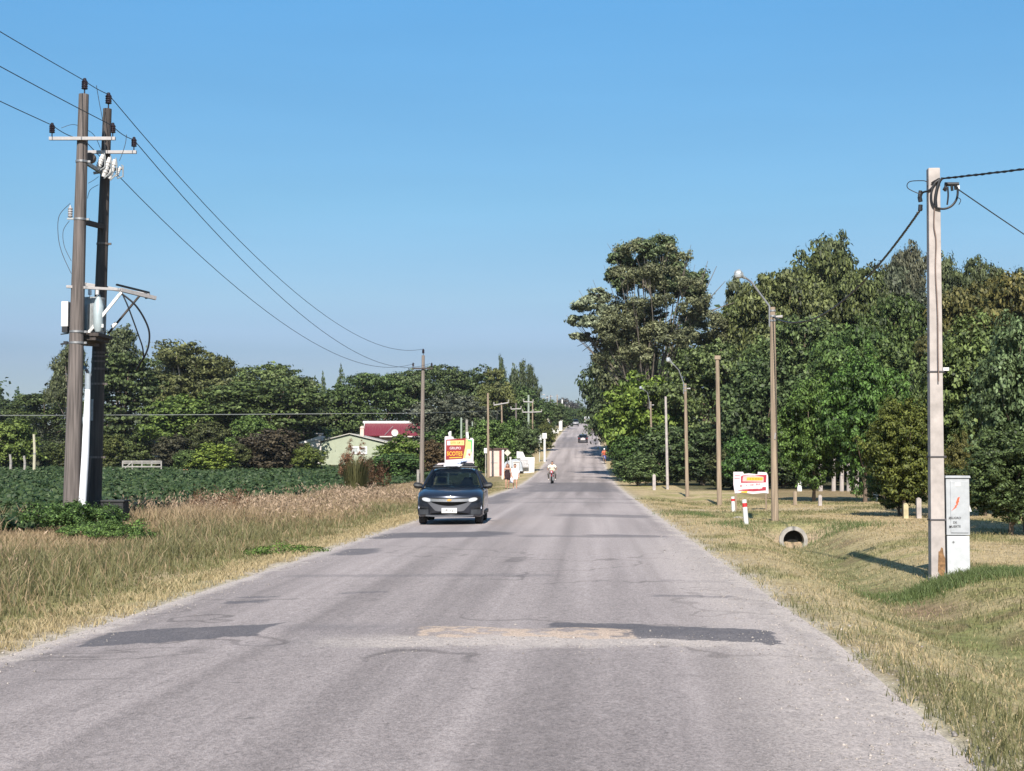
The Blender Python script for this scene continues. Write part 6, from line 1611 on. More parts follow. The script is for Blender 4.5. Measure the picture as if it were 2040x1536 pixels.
def cabin(paint, T):
    # windscreen, roof, side and rear glass with body coloured pillars
    wb = [(-.735, -.78, .955), (.735, -.78, .955)]; wt = [(-.56, .0, 1.415), (.56, .0, 1.415)]
    def glasspane(nm, P, n=8, bow=(0, 0, 0)):
        a, b, c, d = [Vector(p) for p in P]; V = []; fs = []; bw = Vector(bow)
        for i in range(n + 1):
            t = i / n; k = 4 * t * (1 - t)
            V += [a.lerp(b, t) + bw * k, d.lerp(c, t) + bw * k]
        nn = (b - a).cross(d - a).normalized() * .006; m0 = len(V); V += [v + nn for v in V]
        for i in range(n):
            fs += [(2 * i, 2 * i + 2, 2 * i + 3, 2 * i + 1), (m0 + 2 * i, m0 + 2 * i + 1, m0 + 2 * i + 3, m0 + 2 * i + 2)]
        return MB().add(V, fs).build(nm, glass, T, True)
    glasspane('windscreen', (wb[0], wb[1], wt[1], wt[0]), 8, (0, -.09, .015))
    glasspane('rear_window', ((-.66, 1.72, 1.0), (.66, 1.72, 1.0), (.52, 1.25, 1.36), (-.52, 1.25, 1.36)), 6, (0, .04, 0))
    for s in (-1, 1): glasspane('side_window', ((s * .80, -.62, .955), (s * .80, 1.35, .99), (s * .60, 1.08, 1.37), (s * .60, .02, 1.40)), 4)
    mb = MB(); V = []
    for y, w, z in ((-.02, .58, 1.40), (.15, .60, 1.43), (.6, .61, 1.445), (1.05, .60, 1.42), (1.28, .56, 1.36)):
        for u in (-1, -.9, -.5, 0, .5, .9, 1): V.append((u * w, y - .05 * (1 - u * u) * (y < .2), z + .035 * (1 - u * u) - .04 * (abs(u) == 1)))
    n = 7; m0 = len(V); V += [(x * .98, y, z - .05) for x, y, z in V]; fs = []
    for i in range(4):
        for j in range(6): fs += [(i * n + j, i * n + j + 1, (i + 1) * n + j + 1, (i + 1) * n + j), (m0 + i * n + j, m0 + (i + 1) * n + j, m0 + (i + 1) * n + j + 1, m0 + i * n + j + 1)]
        for j in (0, 6): fs.append((i * n + j, (i + 1) * n + j, m0 + (i + 1) * n + j, m0 + i * n + j))
    for i in (0, 4):
        for j in range(6): fs.append((i * n + j, i * n + j + 1, m0 + i * n + j + 1, m0 + i * n + j))
    mb.add(V, fs); rf = mb.build('roof', paint, T, True)
    for s in (-1, 1):
        mb = MB(); mb.tube([(s * .80, -.80, .93), (s * .70, -.4, 1.19), (s * .585, .02, 1.395)], [.035, .032, .04], 8); mb.build('front_pillar', paint, T, True)
        mb = MB(); mb.tube([(s * .80, .38, .95), (s * .615, .42, 1.40)], .035, 6); mb.build('door_pillar', trim, T, True)
        mb = MB(); mb.tube([(s * .80, 1.50, .96), (s * .70, 1.35, 1.2), (s * .58, 1.15, 1.37)], [.10, .07, .045], 8); mb.build('rear_pillar', paint, T, True)
    # inside
    mb = MB(); mb.box((0, -.52, .90), (1.36, .35, .10)); mb.tube([(-.6, -.4, .96), (0, -.42, .97), (.6, -.4, .96)], .05, 8); mb.build('dashboard', inter, T)
    for s in (-.36, .36):
        mb = MB(); mb.box((s, .30, .75), (.46, .14, .52), Matrix.Rotation(R(-12), 3, 'X')); st_ = mb.build('seat', seatm, T, bevel=.04)
        mb = MB(); mb.box((s, .40, 1.13), (.24, .09, .17)); mb.build('headrest', seatm, st_, bevel=.03)
    mb = MB(); mb.box((0, 1.15, .70), (1.2, .14, .40)); mb.build('rear_seat', seatm, T, bevel=.04)
    mb = MB(); mb.lathe([(.165, -.012), (.185, 0), (.165, .012), (.15, 0)], (.36, -.22, 1.0), 18, 'Y'); mb.build('steering_wheel', inter, T, True)
    mb = MB(); mb.box((0, -.12, 1.30), (.20, .03, .06)); mb.build('rear_view_mirror', trim, T, bevel=.01)
    mb = MB(); mb.box((0, .6, .55), (1.5, 2.4, .5)); mb.build('cabin_floor', inter, T)

def dark_car():
    Yc = 41.0; b = Vector((at(905, 925, Yc).x, Yc, float(roadz(np.array([-3.6]), np.array([Yc]))[0])))
    T = thing('parked_car', 'dark blue grey hatchback driving towards the viewer with bags on its roof', 'car', b, R(1.5))
    T.name = 'car'
    paint = mat('graphite_paint', (.040, .044, .060), .28, .70, var=.06, scale=3, coat=.8)
    car_body(paint, T); cabin(paint, T)
    for x in (-.74, .74):
        for y in (-1.22, 1.25): wheel(T, x, y)
    lo = lambda a, k=0: (lambda x: a + k * x * x)
    gblack = mat('grille_black', (.003, .003, .003), .9, spec=.1)
    silver = mat('silver_bumper', (.13, .13, .142), .35, .40, var=.08, scale=5, coat=.3)
    strip(-.60, .60, lambda x: .355 + 1.05 * max(0, abs(x) - .36), lambda x: .655 + .04 * x * x, .012, silver, 'bumper_plate', T, 16)
    strip(-.47, .47, lambda x: .498 + .42 * abs(x) ** 2, lambda x: .592 + .01 * abs(x), .026, gblack, 'grille', T, 14)
    strip(-.56, .56, lambda x: .600 + .05 * x * x, lambda x: .668 + .06 * x * x, .030, chrome, 'grille_bar', T)
    strip(-.50, .50, lambda x: .676 + .06 * x * x, lambda x: .698 + .05 * x * x, .024, trim, 'upper_slot', T)
    strip(-.50, .50, lambda x: .275 + .02 * abs(x), lambda x: .36 - .13 * abs(x), .024, gblack, 'lower_intake', T)
    strip(-.62, .62, lambda x: .205 + .05 * x * x, lambda x: .245 + .05 * x * x, .02, silver, 'front_lip', T)
    for s in (-1, 1):
        x0, x1 = (.52, .80) if s > 0 else (-.80, -.52)
        def zc(x): return .645 + .11 * (abs(x) - .52)
        h = strip(x0, x1, lambda x: zc(x) - .075 + .05 * abs((abs(x) - .64) / .14) ** 2, lambda x: zc(x) + .075 - .035 * abs((abs(x) - .66) / .14) ** 2, .02, trim, 'headlight', T, 10)
        l0, l1 = (.50, .72) if s > 0 else (-.72, -.50)
        lz = lambda x: .652 + .16 * (abs(x) - .58)
        strip(l0, l1, lambda x: lz(x) - .050 * max(0, 1 - ((abs(x) - .60) / .125) ** 2) ** .5, lambda x: lz(x) + .050 * max(0, 1 - ((abs(x) - .60) / .125) ** 2) ** .5, .034, lens, 'headlight_lens', h, 12)
        a0, a1 = (.55, .80) if s > 0 else (-.80, -.55)
        strip(a0, a1, lambda x: .415 + .12 * (abs(x) - .55), lambda x: .465 + .10 * (abs(x) - .55), .02, trim, 'fog_slot', T, 6)
        strip(a0, a1, lambda x: .27, lambda x: .40, .012, mat('fog_recess', (.05, .052, .058), .45, .3, var=.2), 'fog_lamp_recess', T, 6)
        c = Vector((s * .94, -.52, 1.0)); mb = MB(); mb.tube([c + Vector((-s * .13, .03, -.03)), c + Vector((-s * .10, .01, -.01)), c, c + Vector((s * .09, .01, .015)), c + Vector((s * .12, .02, .01))], [.03, .065, .088, .075, .03], 10); mb.build('mirror', trim, T, True)
        mb = MB()
        for y in (-.35, .45): pass
        mb.box((s * .868, .05, .82), (.02, .18, .03)); mb.build('door_handle', trim, T)
        mb = MB(); mb.box((s * .876, .1, .30), (.03, 2.0, .09)); mb.build('sill_trim', trim, T)
    mb = MB(); y = nose(0) - .045
    mb.prism([(.8 * a_, .8 * b_) for a_, b_ in ((-.075, .018), (-.03, .018), (-.022, .036), (.034, .036), (.03, .018), (.075, .018), (.067, -.018), (.03, -.018), (.022, -.036), (-.034, -.036), (-.03, -.018), (-.08, -.018))], (0, y, .645), (1, 0, 0), (0, 0, 1), (0, -.012, 0)); mb.build('emblem', gold, T)
    mb = MB(); mb.box((0, -1.985, .375), (.40, .02, .13)); pl = mb.build('number_plate', white, T, bevel=.008)
    mb = MB(); rg = random.Random(2); scribble(mb, -.15, -.02, .385, .06, -1.998, rg, .2); scribble(mb, .03, .12, .38, .06, -1.998, rg, .2); mb.build('plate_lettering', ink, pl)
    for s in (-.3, .3):
        mb = MB(); mb.tube([(s - .25, -.80, .985), (s + .2, -.72, .995)], .008, 5); mb.build('wiper', trim, T)
    # roof load: things tied on the roof
    def roof_item(nm, lab, cat, mk, m_, sm=True):
        mb = MB(); mk(mb); o = mb.build(nm, m_, None, sm); o.matrix_world = Matrix.Translation(b) @ Matrix.Rotation(R(1.5), 4, 'Z')
        return tag(o, lab, cat, 'things tied on the roof of the dark car')
    for y, lab in ((.12, 'front black roof rack bar under the load'), (.95, 'rear black roof rack bar under the load')):
        roof_item('roof_bar', lab, 'roof bar', lambda mb: (mb.tube([(-.58, y, 1.40), (-.58, y, 1.50), (.58, y, 1.50), (.58, y, 1.40)], .022, 8)), trim)
    roof_item('roof_bag', 'flat black bag on the left of the car roof', 'bag', lambda mb: mb.tube([(-.56, .2, 1.53), (-.52, .25, 1.53), (-.28, .28, 1.53), (-.2, .2, 1.53)], [.03, .06, .06, .03], 10), trim)
    roof_item('roof_bag', 'flat black bag on the right of the car roof', 'bag', lambda mb: mb.tube([(.22, .25, 1.53), (.28, .25, 1.545), (.48, .28, 1.545), (.54, .2, 1.53)], [.03, .07, .07, .03], 10), trim)
    roof_item('folded_sheet', 'folded white sheet lying on the car roof', 'sheet', lambda mb: (mb.box((-.06, .3, 1.535), (.44, .8, .05)), mb.tube([(-.26, -.08, 1.54), (.0, -.12, 1.545), (.2, -.08, 1.55)], [.03, .035, .02], 8)), mat('white_sheet', (.70, .70, .76), .7, var=.15, scale=6, bump=.5))
    roof_item('beach_chair', 'folded beach chair with pale blue fabric on the car roof', 'beach chair', lambda mb: (mb.bar((.0, .5, 1.56), (.28, .4, 1.66), .3, .03), mb.tube([(-.1, .3, 1.57), (.33, .3, 1.68)], .014, 6), mb.tube([(.12, .25, 1.56), (.2, .25, 1.70)], .014, 6)), mat('pale_blue_cloth', (.38, .45, .60), .8, var=.2, scale=8))
    roof_item('fishing_rods', 'bundle of pale rods lying across the car roof', 'rods', lambda mb: [mb.tube([(-.48 + .02 * k, .1 + .1 * k, 1.565 + .008 * k), (.5, .5 + .1 * k, 1.60 + .012 * k)], .013, 6) for k in range(4)] and mb.tube([(-.46, .2, 1.57), (.1, .45, 1.6)], .035, 8), mat('pale_pink_canvas', (.55, .47, .47), .8, var=.2))
    roof_item('rolled_mat', 'rolled grey green mat on the left of the car roof', 'mat', lambda mb: mb.tube([(-.42, .55, 1.56), (-.1, .6, 1.57)], .05, 10), mat('grey_green_mat', (.30, .33, .25), .8, var=.2))
    return T
dark_car()

def simple_rear_car():
    Yc = 228; px = 1161.5; z = float(roadz(np.array([-1.2]), np.array([Yc]))[0])
    b = Vector((at(px, 900, Yc).x, Yc, z)); sl = math.atan((zr(Yc + 3) - zr(Yc - 3)) / 6)
    T = thing('car', 'small black hatchback driving away up the hill', 'car', b); T.rotation_euler = (sl, 0, R(180)); T.rotation_euler = (-sl, 0, R(180)); T.scale = (.86, .9, .86)
    paint = mat('black_paint', (.012, .011, .015), .3, .3, var=.1, scale=3, coat=.6)
    car_body(paint, T); cabin(paint, T)
    for x in (-.74, .74):
        for y in (-1.22, 1.25): wheel(T, x, y)
    mb = MB(); mb.prism([(-.42, .50), (.42, .50), (.36, .82), (.0, .93), (-.36, .82)], (0, 1.95, 0), (1, 0, 0), (0, 0, 1), (0, .05, 0)); mb.build('rear_reflection', mat('painted_reflection', (.48, .42, .42), .6, var=.1), T)  # pale panel painted as the reflection in the rear window
    for s in (-1, 1):
        mb = MB(); mb.box((s * .70, 1.88, .80), (.12, .12, .22)); mb.build('tail_light', redlens, T, bevel=.02)
        mb = MB(); c = Vector((s * .93, -.5, 1.0)); mb.tube([c + Vector((-s * .12, 0, -.03)), c, c + Vector((s * .1, 0, 0))], [.03, .085, .03], 8); mb.build('mirror', trim, T, True)
    mb = MB(); mb.box((0, 1.98, .36), (1.4, .1, .16)); mb.build('bumper', trim, T, bevel=.03)
simple_rear_car()

def far_pickup():
    Yc = 375; z = float(roadz(np.array([-3.4]), np.array([Yc]))[0]); b = Vector((at(1146, 850, Yc).x, Yc, z))
    sl = math.atan((zr(Yc + 5) - zr(Yc - 5)) / 10)
    T = thing('car', 'dark car with a pale bonnet coming down from the crest', 'car', b); T.rotation_euler = (sl, 0, 0); T.scale = (1.02, 1, 1.15)
    car_body(mat('dusty_grey_paint', (.30, .29, .29), .4, .3, var=.1, scale=3, coat=.3), T); cabin(mat('black_paint', (.012, .011, .015), .3, .3), T)
    for x in (-.74, .74):
        for y in (-1.22, 1.25): wheel(T, x, y)
    strip(-.84, .84, lambda x: .22, lambda x: .56, .03, trim, 'grille', T)
far_pickup()

def van():
    Yc = 425; z = float(roadz(np.array([-.9]), np.array([Yc]))[0]); b = Vector((at(1171, 840, Yc).x, Yc, z))
    T = thing('van', 'white van driving over the crest of the hill', 'van', b)
    mb = MB(); mb.box((0, 0, 1.15), (1.85, 4.6, 1.55)); mb.build('body', white, T, bevel=.12)
    mb = MB(); mb.box((0, -2.33, 1.55), (1.45, .04, .45)); mb.build('rear_window', mat('van_pane', (.25, .28, .3), .15), T)
    mb = MB(); mb.box((0, -2.36, .42), (1.8, .14, .22)); mb.build('bumper', trim, T, bevel=.03)
    for x in (-.8, .8):
        for y in (-1.4, 1.4): wheel(T, x, y, .34)
        mb = MB(); mb.box((x * 1.05, -2.31, 1.05), (.12, .05, .4)); mb.build('tail_light', redlens, T)
van()

# ---------------------------------------------------------------- people
skin = mat('skin', (.40, .22, .15), .6, var=.08, scale=10)
def caps_mesh(nm, caps, m_, parent, vox=.014):
    mb = MB()
    for (p, r0, q, r1) in caps:
        p, q = Vector(p), Vector(q); d = q - p; L = d.length
        u = d / L if L > 1e-6 else Vector((0, 0, 1))
        pts = [p - u * r0 * k for k in (.98, .8, .45)] + [p.lerp(q, t) for t in (0, .5, 1)] + [q + u * r1 * k for k in (.45, .8, .98)]
        rs = [r0 * k for k in (.15, .6, .89)] + [r0, (r0 + r1) / 2, r1] + [r1 * k for k in (.89, .6, .15)]
        mb.tube(pts, rs, 14)
    o = mb.build(nm, m_, parent, True, ang=180)
    md = o.modifiers.new('merge', 'REMESH'); md.mode = 'VOXEL'; md.voxel_size = vox; md.use_smooth_shade = True
    sm = o.modifiers.new('relax', 'SMOOTH'); sm.iterations = 3; sm.factor = .5
    bpy.context.view_layer.update()
    me = bpy.data.meshes.new_from_object(o.evaluated_get(bpy.context.evaluated_depsgraph_get()))
    o.modifiers.clear(); o.data = me
    if not me.materials: me.materials.append(m_)
    return o
def arm(sh, el, wr, s=1, fist=False):
    sh, el, wr = Vector(sh), Vector(el), Vector(wr)
    C = [(sh, .050, el, .038), (el, .038, wr, .026)]
    d = (wr - el).normalized(); side = d.cross(Vector((0, 1, 0))).normalized() if abs(d.y) < .9 else Vector((1, 0, 0))
    pal = wr + d * .085; C.append((wr, .026, pal, .030))
    for k, ln in ((-1.5, .062), (-.5, .074), (.5, .070), (1.5, .054)):
        b0 = pal + side * k * .017; kn = b0 + d * ln * .55 + Vector((0, -.006, 0)); tip = kn + (d * ln * .45 + Vector((0, -.022, 0)))
        if fist: kn = b0 + d * .03 + Vector((0, -.02, -.01)); tip = kn + Vector((0, .01, -.035))
        C += [(b0, .0095, kn, .009), (kn, .009, tip, .0078)]
    th = wr + d * .03 + side * .03; C += [(th, .012, th + d * .035 + side * .028, .0095), (th + d * .035 + side * .028, .0095, th + d * .06 + side * .03, .008)]
    return C
def head(c, s=1.0):
    c = Vector(c)
    return [(c + Vector((0, .012, .03)), .086 * s, c + Vector((0, -.012, -.045)), .068 * s), (c + Vector((0, -.03, -.075)), .050, c + Vector((0, -.045, -.085)), .042),
            (c + Vector((0, -.085, .0)), .012, c + Vector((0, -.105, -.028)), .016), (c + Vector((.082, .01, -.012)), .016, c + Vector((.086, .012, .012)), .016), (c + Vector((-.082, .01, -.012)), .016, c + Vector((-.086, .012, .012)), .016),
            (c + Vector((0, .015, -.09)), .055, c + Vector((0, .02, -.19)), .058)]
def face(T, c, s=1):
    c = Vector(c)
    for sx in (-1, 1):
        mb = MB(); mb.lathe([(.001, -.012), (.012, -.006), (.012, .006), (.001, .012)], c + Vector((sx * .032, -.078, .008)), 8, 'Y'); mb.build('eye', mat('eye_dark', (.03, .02, .02), .3), T, True)
    mb = MB(); mb.tube([c + Vector((-.024, -.084, -.058)), c + Vector((0, -.092, -.060)), c + Vector((.024, -.084, -.058))], [.004, .007, .004], 6); mb.build('mouth', mat('lips', (.36, .14, .12), .5), T, True)

def walkers():
    # person in a dark dress, mid stride towards the viewer
    Y = 97; b = gp(1011, Y); T = thing('person', 'walker in a dark sleeveless dress with reddish hair at the left road edge', 'person', b, R(6))
    legs = [((-.09, 0, .84), .078, (-.10, -.10, .46), .052), ((-.10, -.10, .46), .054, (-.10, -.05, .09), .034), ((-.10, -.05, .06), .038, (-.105, -.20, .025), .028),
            ((.09, 0, .84), .078, (.09, .03, .46), .052), ((.09, .03, .46), .054, (.09, .22, .15), .034), ((.09, .22, .12), .036, (.09, .14, .03), .028)]
    body = legs + [((-.07, .01, .90), .115, (.07, .01, .90), .115), ((0, .01, .95), .125, (0, .0, 1.18), .12), ((-.12, .01, 1.30), .065, (.12, .01, 1.30), .065)] + arm((-.185, .01, 1.30), (-.225, .06, 1.03), (-.215, -.06, .81)) + arm((.185, .01, 1.30), (.235, .0, 1.03), (.22, -.14, .86)) + head((0, -.01, 1.50))
    B_ = caps_mesh('body', body, skin, T, .012); face(T, (0, -.01, 1.50))
    caps_mesh('dress', [((-.07, .01, .98), .135, (.07, .01, .98), .135), ((-.085, .0, .92), .13, (-.10, -.03, .66), .105), ((.085, .0, .92), .13, (.09, .02, .66), .105), ((0, .0, .74), .12, (0, .0, 1.0), .14), ((0, .01, 1.0), .137, (0, 0, 1.16), .135), ((-.06, .0, 1.15), .10, (.06, 0, 1.15), .10)], mat('black_red_cloth', (.020, .008, .010), .85, var=.3), T, .014)
    caps_mesh('hair', [((0, .03, 1.54), .095, (0, .055, 1.44), .085), ((-.07, .03, 1.48), .045, (-.10, .03, 1.30), .040), ((.07, .03, 1.48), .045, (.11, .02, 1.30), .04), ((0, -.02, 1.585), .06, (0, .03, 1.585), .07)], mat('reddish_hair', (.13, .035, .018), .6, var=.3, scale=20), T, .012)
    for x, y, yy_ in ((-.103, -.12, .03), (.09, .17, .05)):
        caps_mesh('shoe', [((x, y + .07, .05), .040, (x, y - .10, .032), .034)], mat('brown_shoe', (.06, .025, .018), .6), T, .012)
    bag = thing('bag', 'pale cream bag hanging at the side of the walker in the dark dress', 'bag', b + Vector((-.31, -.02, 0)))
    mb = MB(); mb.tube([(0, 0, .62), (0, 0, .70), (.02, 0, .98), (.04, 0, 1.04)], [.06, .085, .07, .03], 12); mb.build('sack', mat('cream_cloth', (.66, .62, .50), .8, var=.1), bag, True)
    mb = MB(); mb.tube([(.05, .0, 1.03), (.10, -.03, 1.18), (.13, .0, 1.33)], .012, 6); mb.build('strap', mat('cream_cloth', (.66, .62, .50), .8), bag, True)
    # person in white
    Y = 98.5; b = gp(1026, Y); T = thing('person', 'walker in a white shirt and shorts with dark hair at the left road edge', 'person', b, R(4))
    legs = [((-.09, 0, .86), .08, (-.09, .02, .47), .054), ((-.09, .02, .47), .056, (-.10, .20, .15), .036), ((-.10, .20, .12), .036, (-.10, .12, .03), .028),
            ((.09, 0, .86), .08, (.10, -.10, .47), .054), ((.10, -.10, .47), .056, (.10, -.06, .09), .036), ((.10, -.06, .06), .038, (.105, -.20, .025), .028)]
    body = legs + [((-.07, .01, .92), .12, (.07, .01, .92), .12), ((0, .01, .97), .13, (0, 0, 1.2), .13), ((-.13, .01, 1.33), .07, (.13, .01, 1.33), .07)] + arm((-.20, .01, 1.33), (-.25, .03, 1.06), (-.20, -.10, .86)) + arm((.20, .01, 1.33), (.27, .05, 1.07), (.22, -.05, .86)) + head((0, -.01, 1.54))
    caps_mesh('body', body, skin, T, .012); face(T, (0, -.01, 1.54))
    wt = mat('white_cloth', (.66, .65, .68), .8, var=.05)
    caps_mesh('shirt', [((-.08, .01, .96), .145, (.08, .01, .96), .145), ((0, .01, .98), .16, (0, 0, 1.22), .155), ((-.14, .01, 1.31), .085, (.14, .01, 1.31), .085), ((-.19, .01, 1.33), .075, (-.24, .03, 1.12), .07), ((.19, .01, 1.33), .075, (.26, .04, 1.12), .07), ((-.10, 0, 1.1), .10, (.10, 0, 1.1), .10)], wt, T, .014)
    caps_mesh('shorts', [((-.09, .01, .90), .115, (-.09, .02, .70), .10), ((.09, .01, .90), .115, (.10, -.03, .70), .10), ((-.05, .01, .92), .12, (.05, .01, .92), .12)], wt, T, .014)
    caps_mesh('hair', [((0, .02, 1.585), .092, (0, .04, 1.53), .09), ((0, -.03, 1.62), .05, (0, .02, 1.625), .06)], mat('dark_hair', (.02, .018, .022), .5, var=.3, scale=20), T, .012)
    for x, y in ((-.10, .15), (.103, -.12)):
        caps_mesh('shoe', [((x, y + .07, .045), .040, (x, y - .10, .032), .034)], mat('pale_shoe', (.55, .48, .46), .6), T, .012)
    bag = thing('bag', 'white shopping bag carried by the walker in white', 'bag', b + Vector((-.23, -.13, 0)))
    mb = MB(); mb.tube([(0, 0, .42), (0, 0, .46), (0, 0, .68), (.01, 0, .78)], [.10, .13, .115, .03], 12); mb.build('sack', wt, bag, True)
    mb = MB(); mb.tube([(.0, .0, .77), (.02, .02, .84)], .015, 6); mb.build('handle', wt, bag, True)
walkers()

def motorbike():
    Y = 113; z = float(roadz(np.array([-2.4]), np.array([Y]))[0]); b = Vector((at(1100, 925, Y).x, Y, z))
    T = thing('motorbike', 'small red motorbike ridden towards the viewer in the middle of the road', 'motorbike', b, R(-4))
    for y, nm in ((-.60, 'wheel'), (.60, 'wheel')):
        mb = MB(); mb.lathe([(.20, -.035), (.25, -.045), (.275, -.02), (.275, .02), (.25, .045), (.20, .035)], (0, y, .275), 20, 'X'); w = mb.build(nm, rubber, T, True)
        mb = MB(); mb.lathe([(.02, -.03), (.04, -.03), (.2, -.012), (.2, .012), (.04, .03), (.02, .03)], (0, y, .275), 14, 'X'); mb.build('rim', rimm, w, True)
    rp = mat('red_plastic', (.50, .02, .05), .35, var=.1, coat=.4)
    mb = MB()
    for s in (-1, 1): mb.tube([(s * .075, -.60, .275), (s * .075, -.44, .80)], .022, 8)
    mb.build('fork', steel, T, True)
    mb = MB(); mb.tube([(0, -.72, .56), (0, -.60, .585), (0, -.46, .57)], [.02, .055, .05], 8); mb.build('mudguard', rp, T, True)
    mb = MB(); mb.tube([(-.33, -.25, 1.03), (-.2, -.36, 1.0), (0, -.40, .96), (.2, -.36, 1.0), (.33, -.25, 1.03)], .016, 8); mb.build('handlebar', trim, T, True)
    mb = MB(); mb.tube([(0, -.58, .84), (0, -.52, .85), (0, -.42, .86)], [.07, .12, .10], 12); hl = mb.build('fairing', rp, T, True)
    mb = MB(); mb.lathe([(.01, -.03), (.055, -.02), (.07, .02), (.01, .03)], (0, -.60, .85), 12, 'Y'); mb.build('headlight', lens, hl, True)
    mb = MB(); mb.tube([(0, -.42, .80), (0, -.2, .62), (0, .05, .50), (0, .35, .60)], [.07, .10, .12, .09], 10); mb.build('frame', rp, T, True)
    mb = MB(); mb.tube([(0, -.05, .76), (0, .15, .78), (0, .55, .80)], [.06, .11, .08], 10); mb.build('saddle', trim, T, True)
    mb = MB(); mb.box((0, .0, .34), (.24, .34, .26)); mb.build('engine', greyp, T, bevel=.03)
    mb = MB(); mb.tube([(-.30, -.02, .26), (.30, -.02, .26)], .016, 6); mb.build('footrest', trim, T)
    for s in (-1, 1):
        mb = MB(); mb.tube([(s * .24, -.33, 1.02), (s * .30, -.32, 1.16), (s * .36, -.32, 1.19)], [.008, .008, .04], 8); mb.build('mirror', trim, T, True)
    # rider
    rb = thing('person', 'motorbike rider in a pale shirt with knees spread on the red motorbike', 'person', b, R(-4))
    legs = []
    for s in (-1, 1):
        legs += [((s * .09, .12, .88), .085, (s * .27, -.26, .70), .060), ((s * .27, -.26, .70), .058, (s * .24, -.02, .33), .040), ((s * .24, .02, .31), .038, (s * .25, -.17, .285), .030)]
    body = legs + [((-.07, .13, .92), .13, (.07, .13, .92), .13), ((0, .12, .98), .13, (0, .03, 1.24), .135), ((-.14, .02, 1.34), .07, (.14, .02, 1.34), .07)] + arm((-.20, .02, 1.33), (-.34, -.08, 1.12), (-.31, -.20, 1.06), fist=True) + arm((.20, .02, 1.33), (.34, -.08, 1.12), (.31, -.20, 1.06), fist=True) + head((0, -.03, 1.52))
    caps_mesh('body', body, skin, rb, .012); face(rb, (0, -.03, 1.52))
    caps_mesh('shirt', [((-.08, .13, .98), .145, (.08, .13, .98), .145), ((0, .12, 1.0), .16, (0, .03, 1.25), .16), ((-.14, .02, 1.33), .085, (.14, .02, 1.33), .085), ((-.19, .02, 1.33), .075, (-.28, -.04, 1.20), .068), ((.19, .02, 1.33), .075, (.28, -.04, 1.2), .068)], mat('cream_shirt', (.72, .66, .52), .8, var=.1), rb, .014)
    caps_mesh('trousers', [((s * .09, .12, .89), .10, (s * .27, -.26, .70), .075) for s in (-1, 1)] + [((s * .27, -.26, .70), .072, (s * .245, -.08, .42), .058) for s in (-1, 1)] + [((-.05, .13, .9), .14, (.05, .13, .9), .14)], mat('dark_grey_cloth', (.10, .09, .08), .85, var=.3), rb, .014)
    for s in (-1, 1): caps_mesh('shoe', [((s * .245, .03, .30), .045, (s * .25, -.17, .285), .038)], mat('white_shoe', (.70, .68, .66), .6), rb, .012)
    caps_mesh('hair', [((0, .0, 1.56), .092, (0, .03, 1.50), .09), ((0, -.06, 1.59), .045, (0, .0, 1.61), .06)], mat('brown_hair', (.06, .03, .02), .6, var=.3, scale=20), rb, .012)
motorbike()

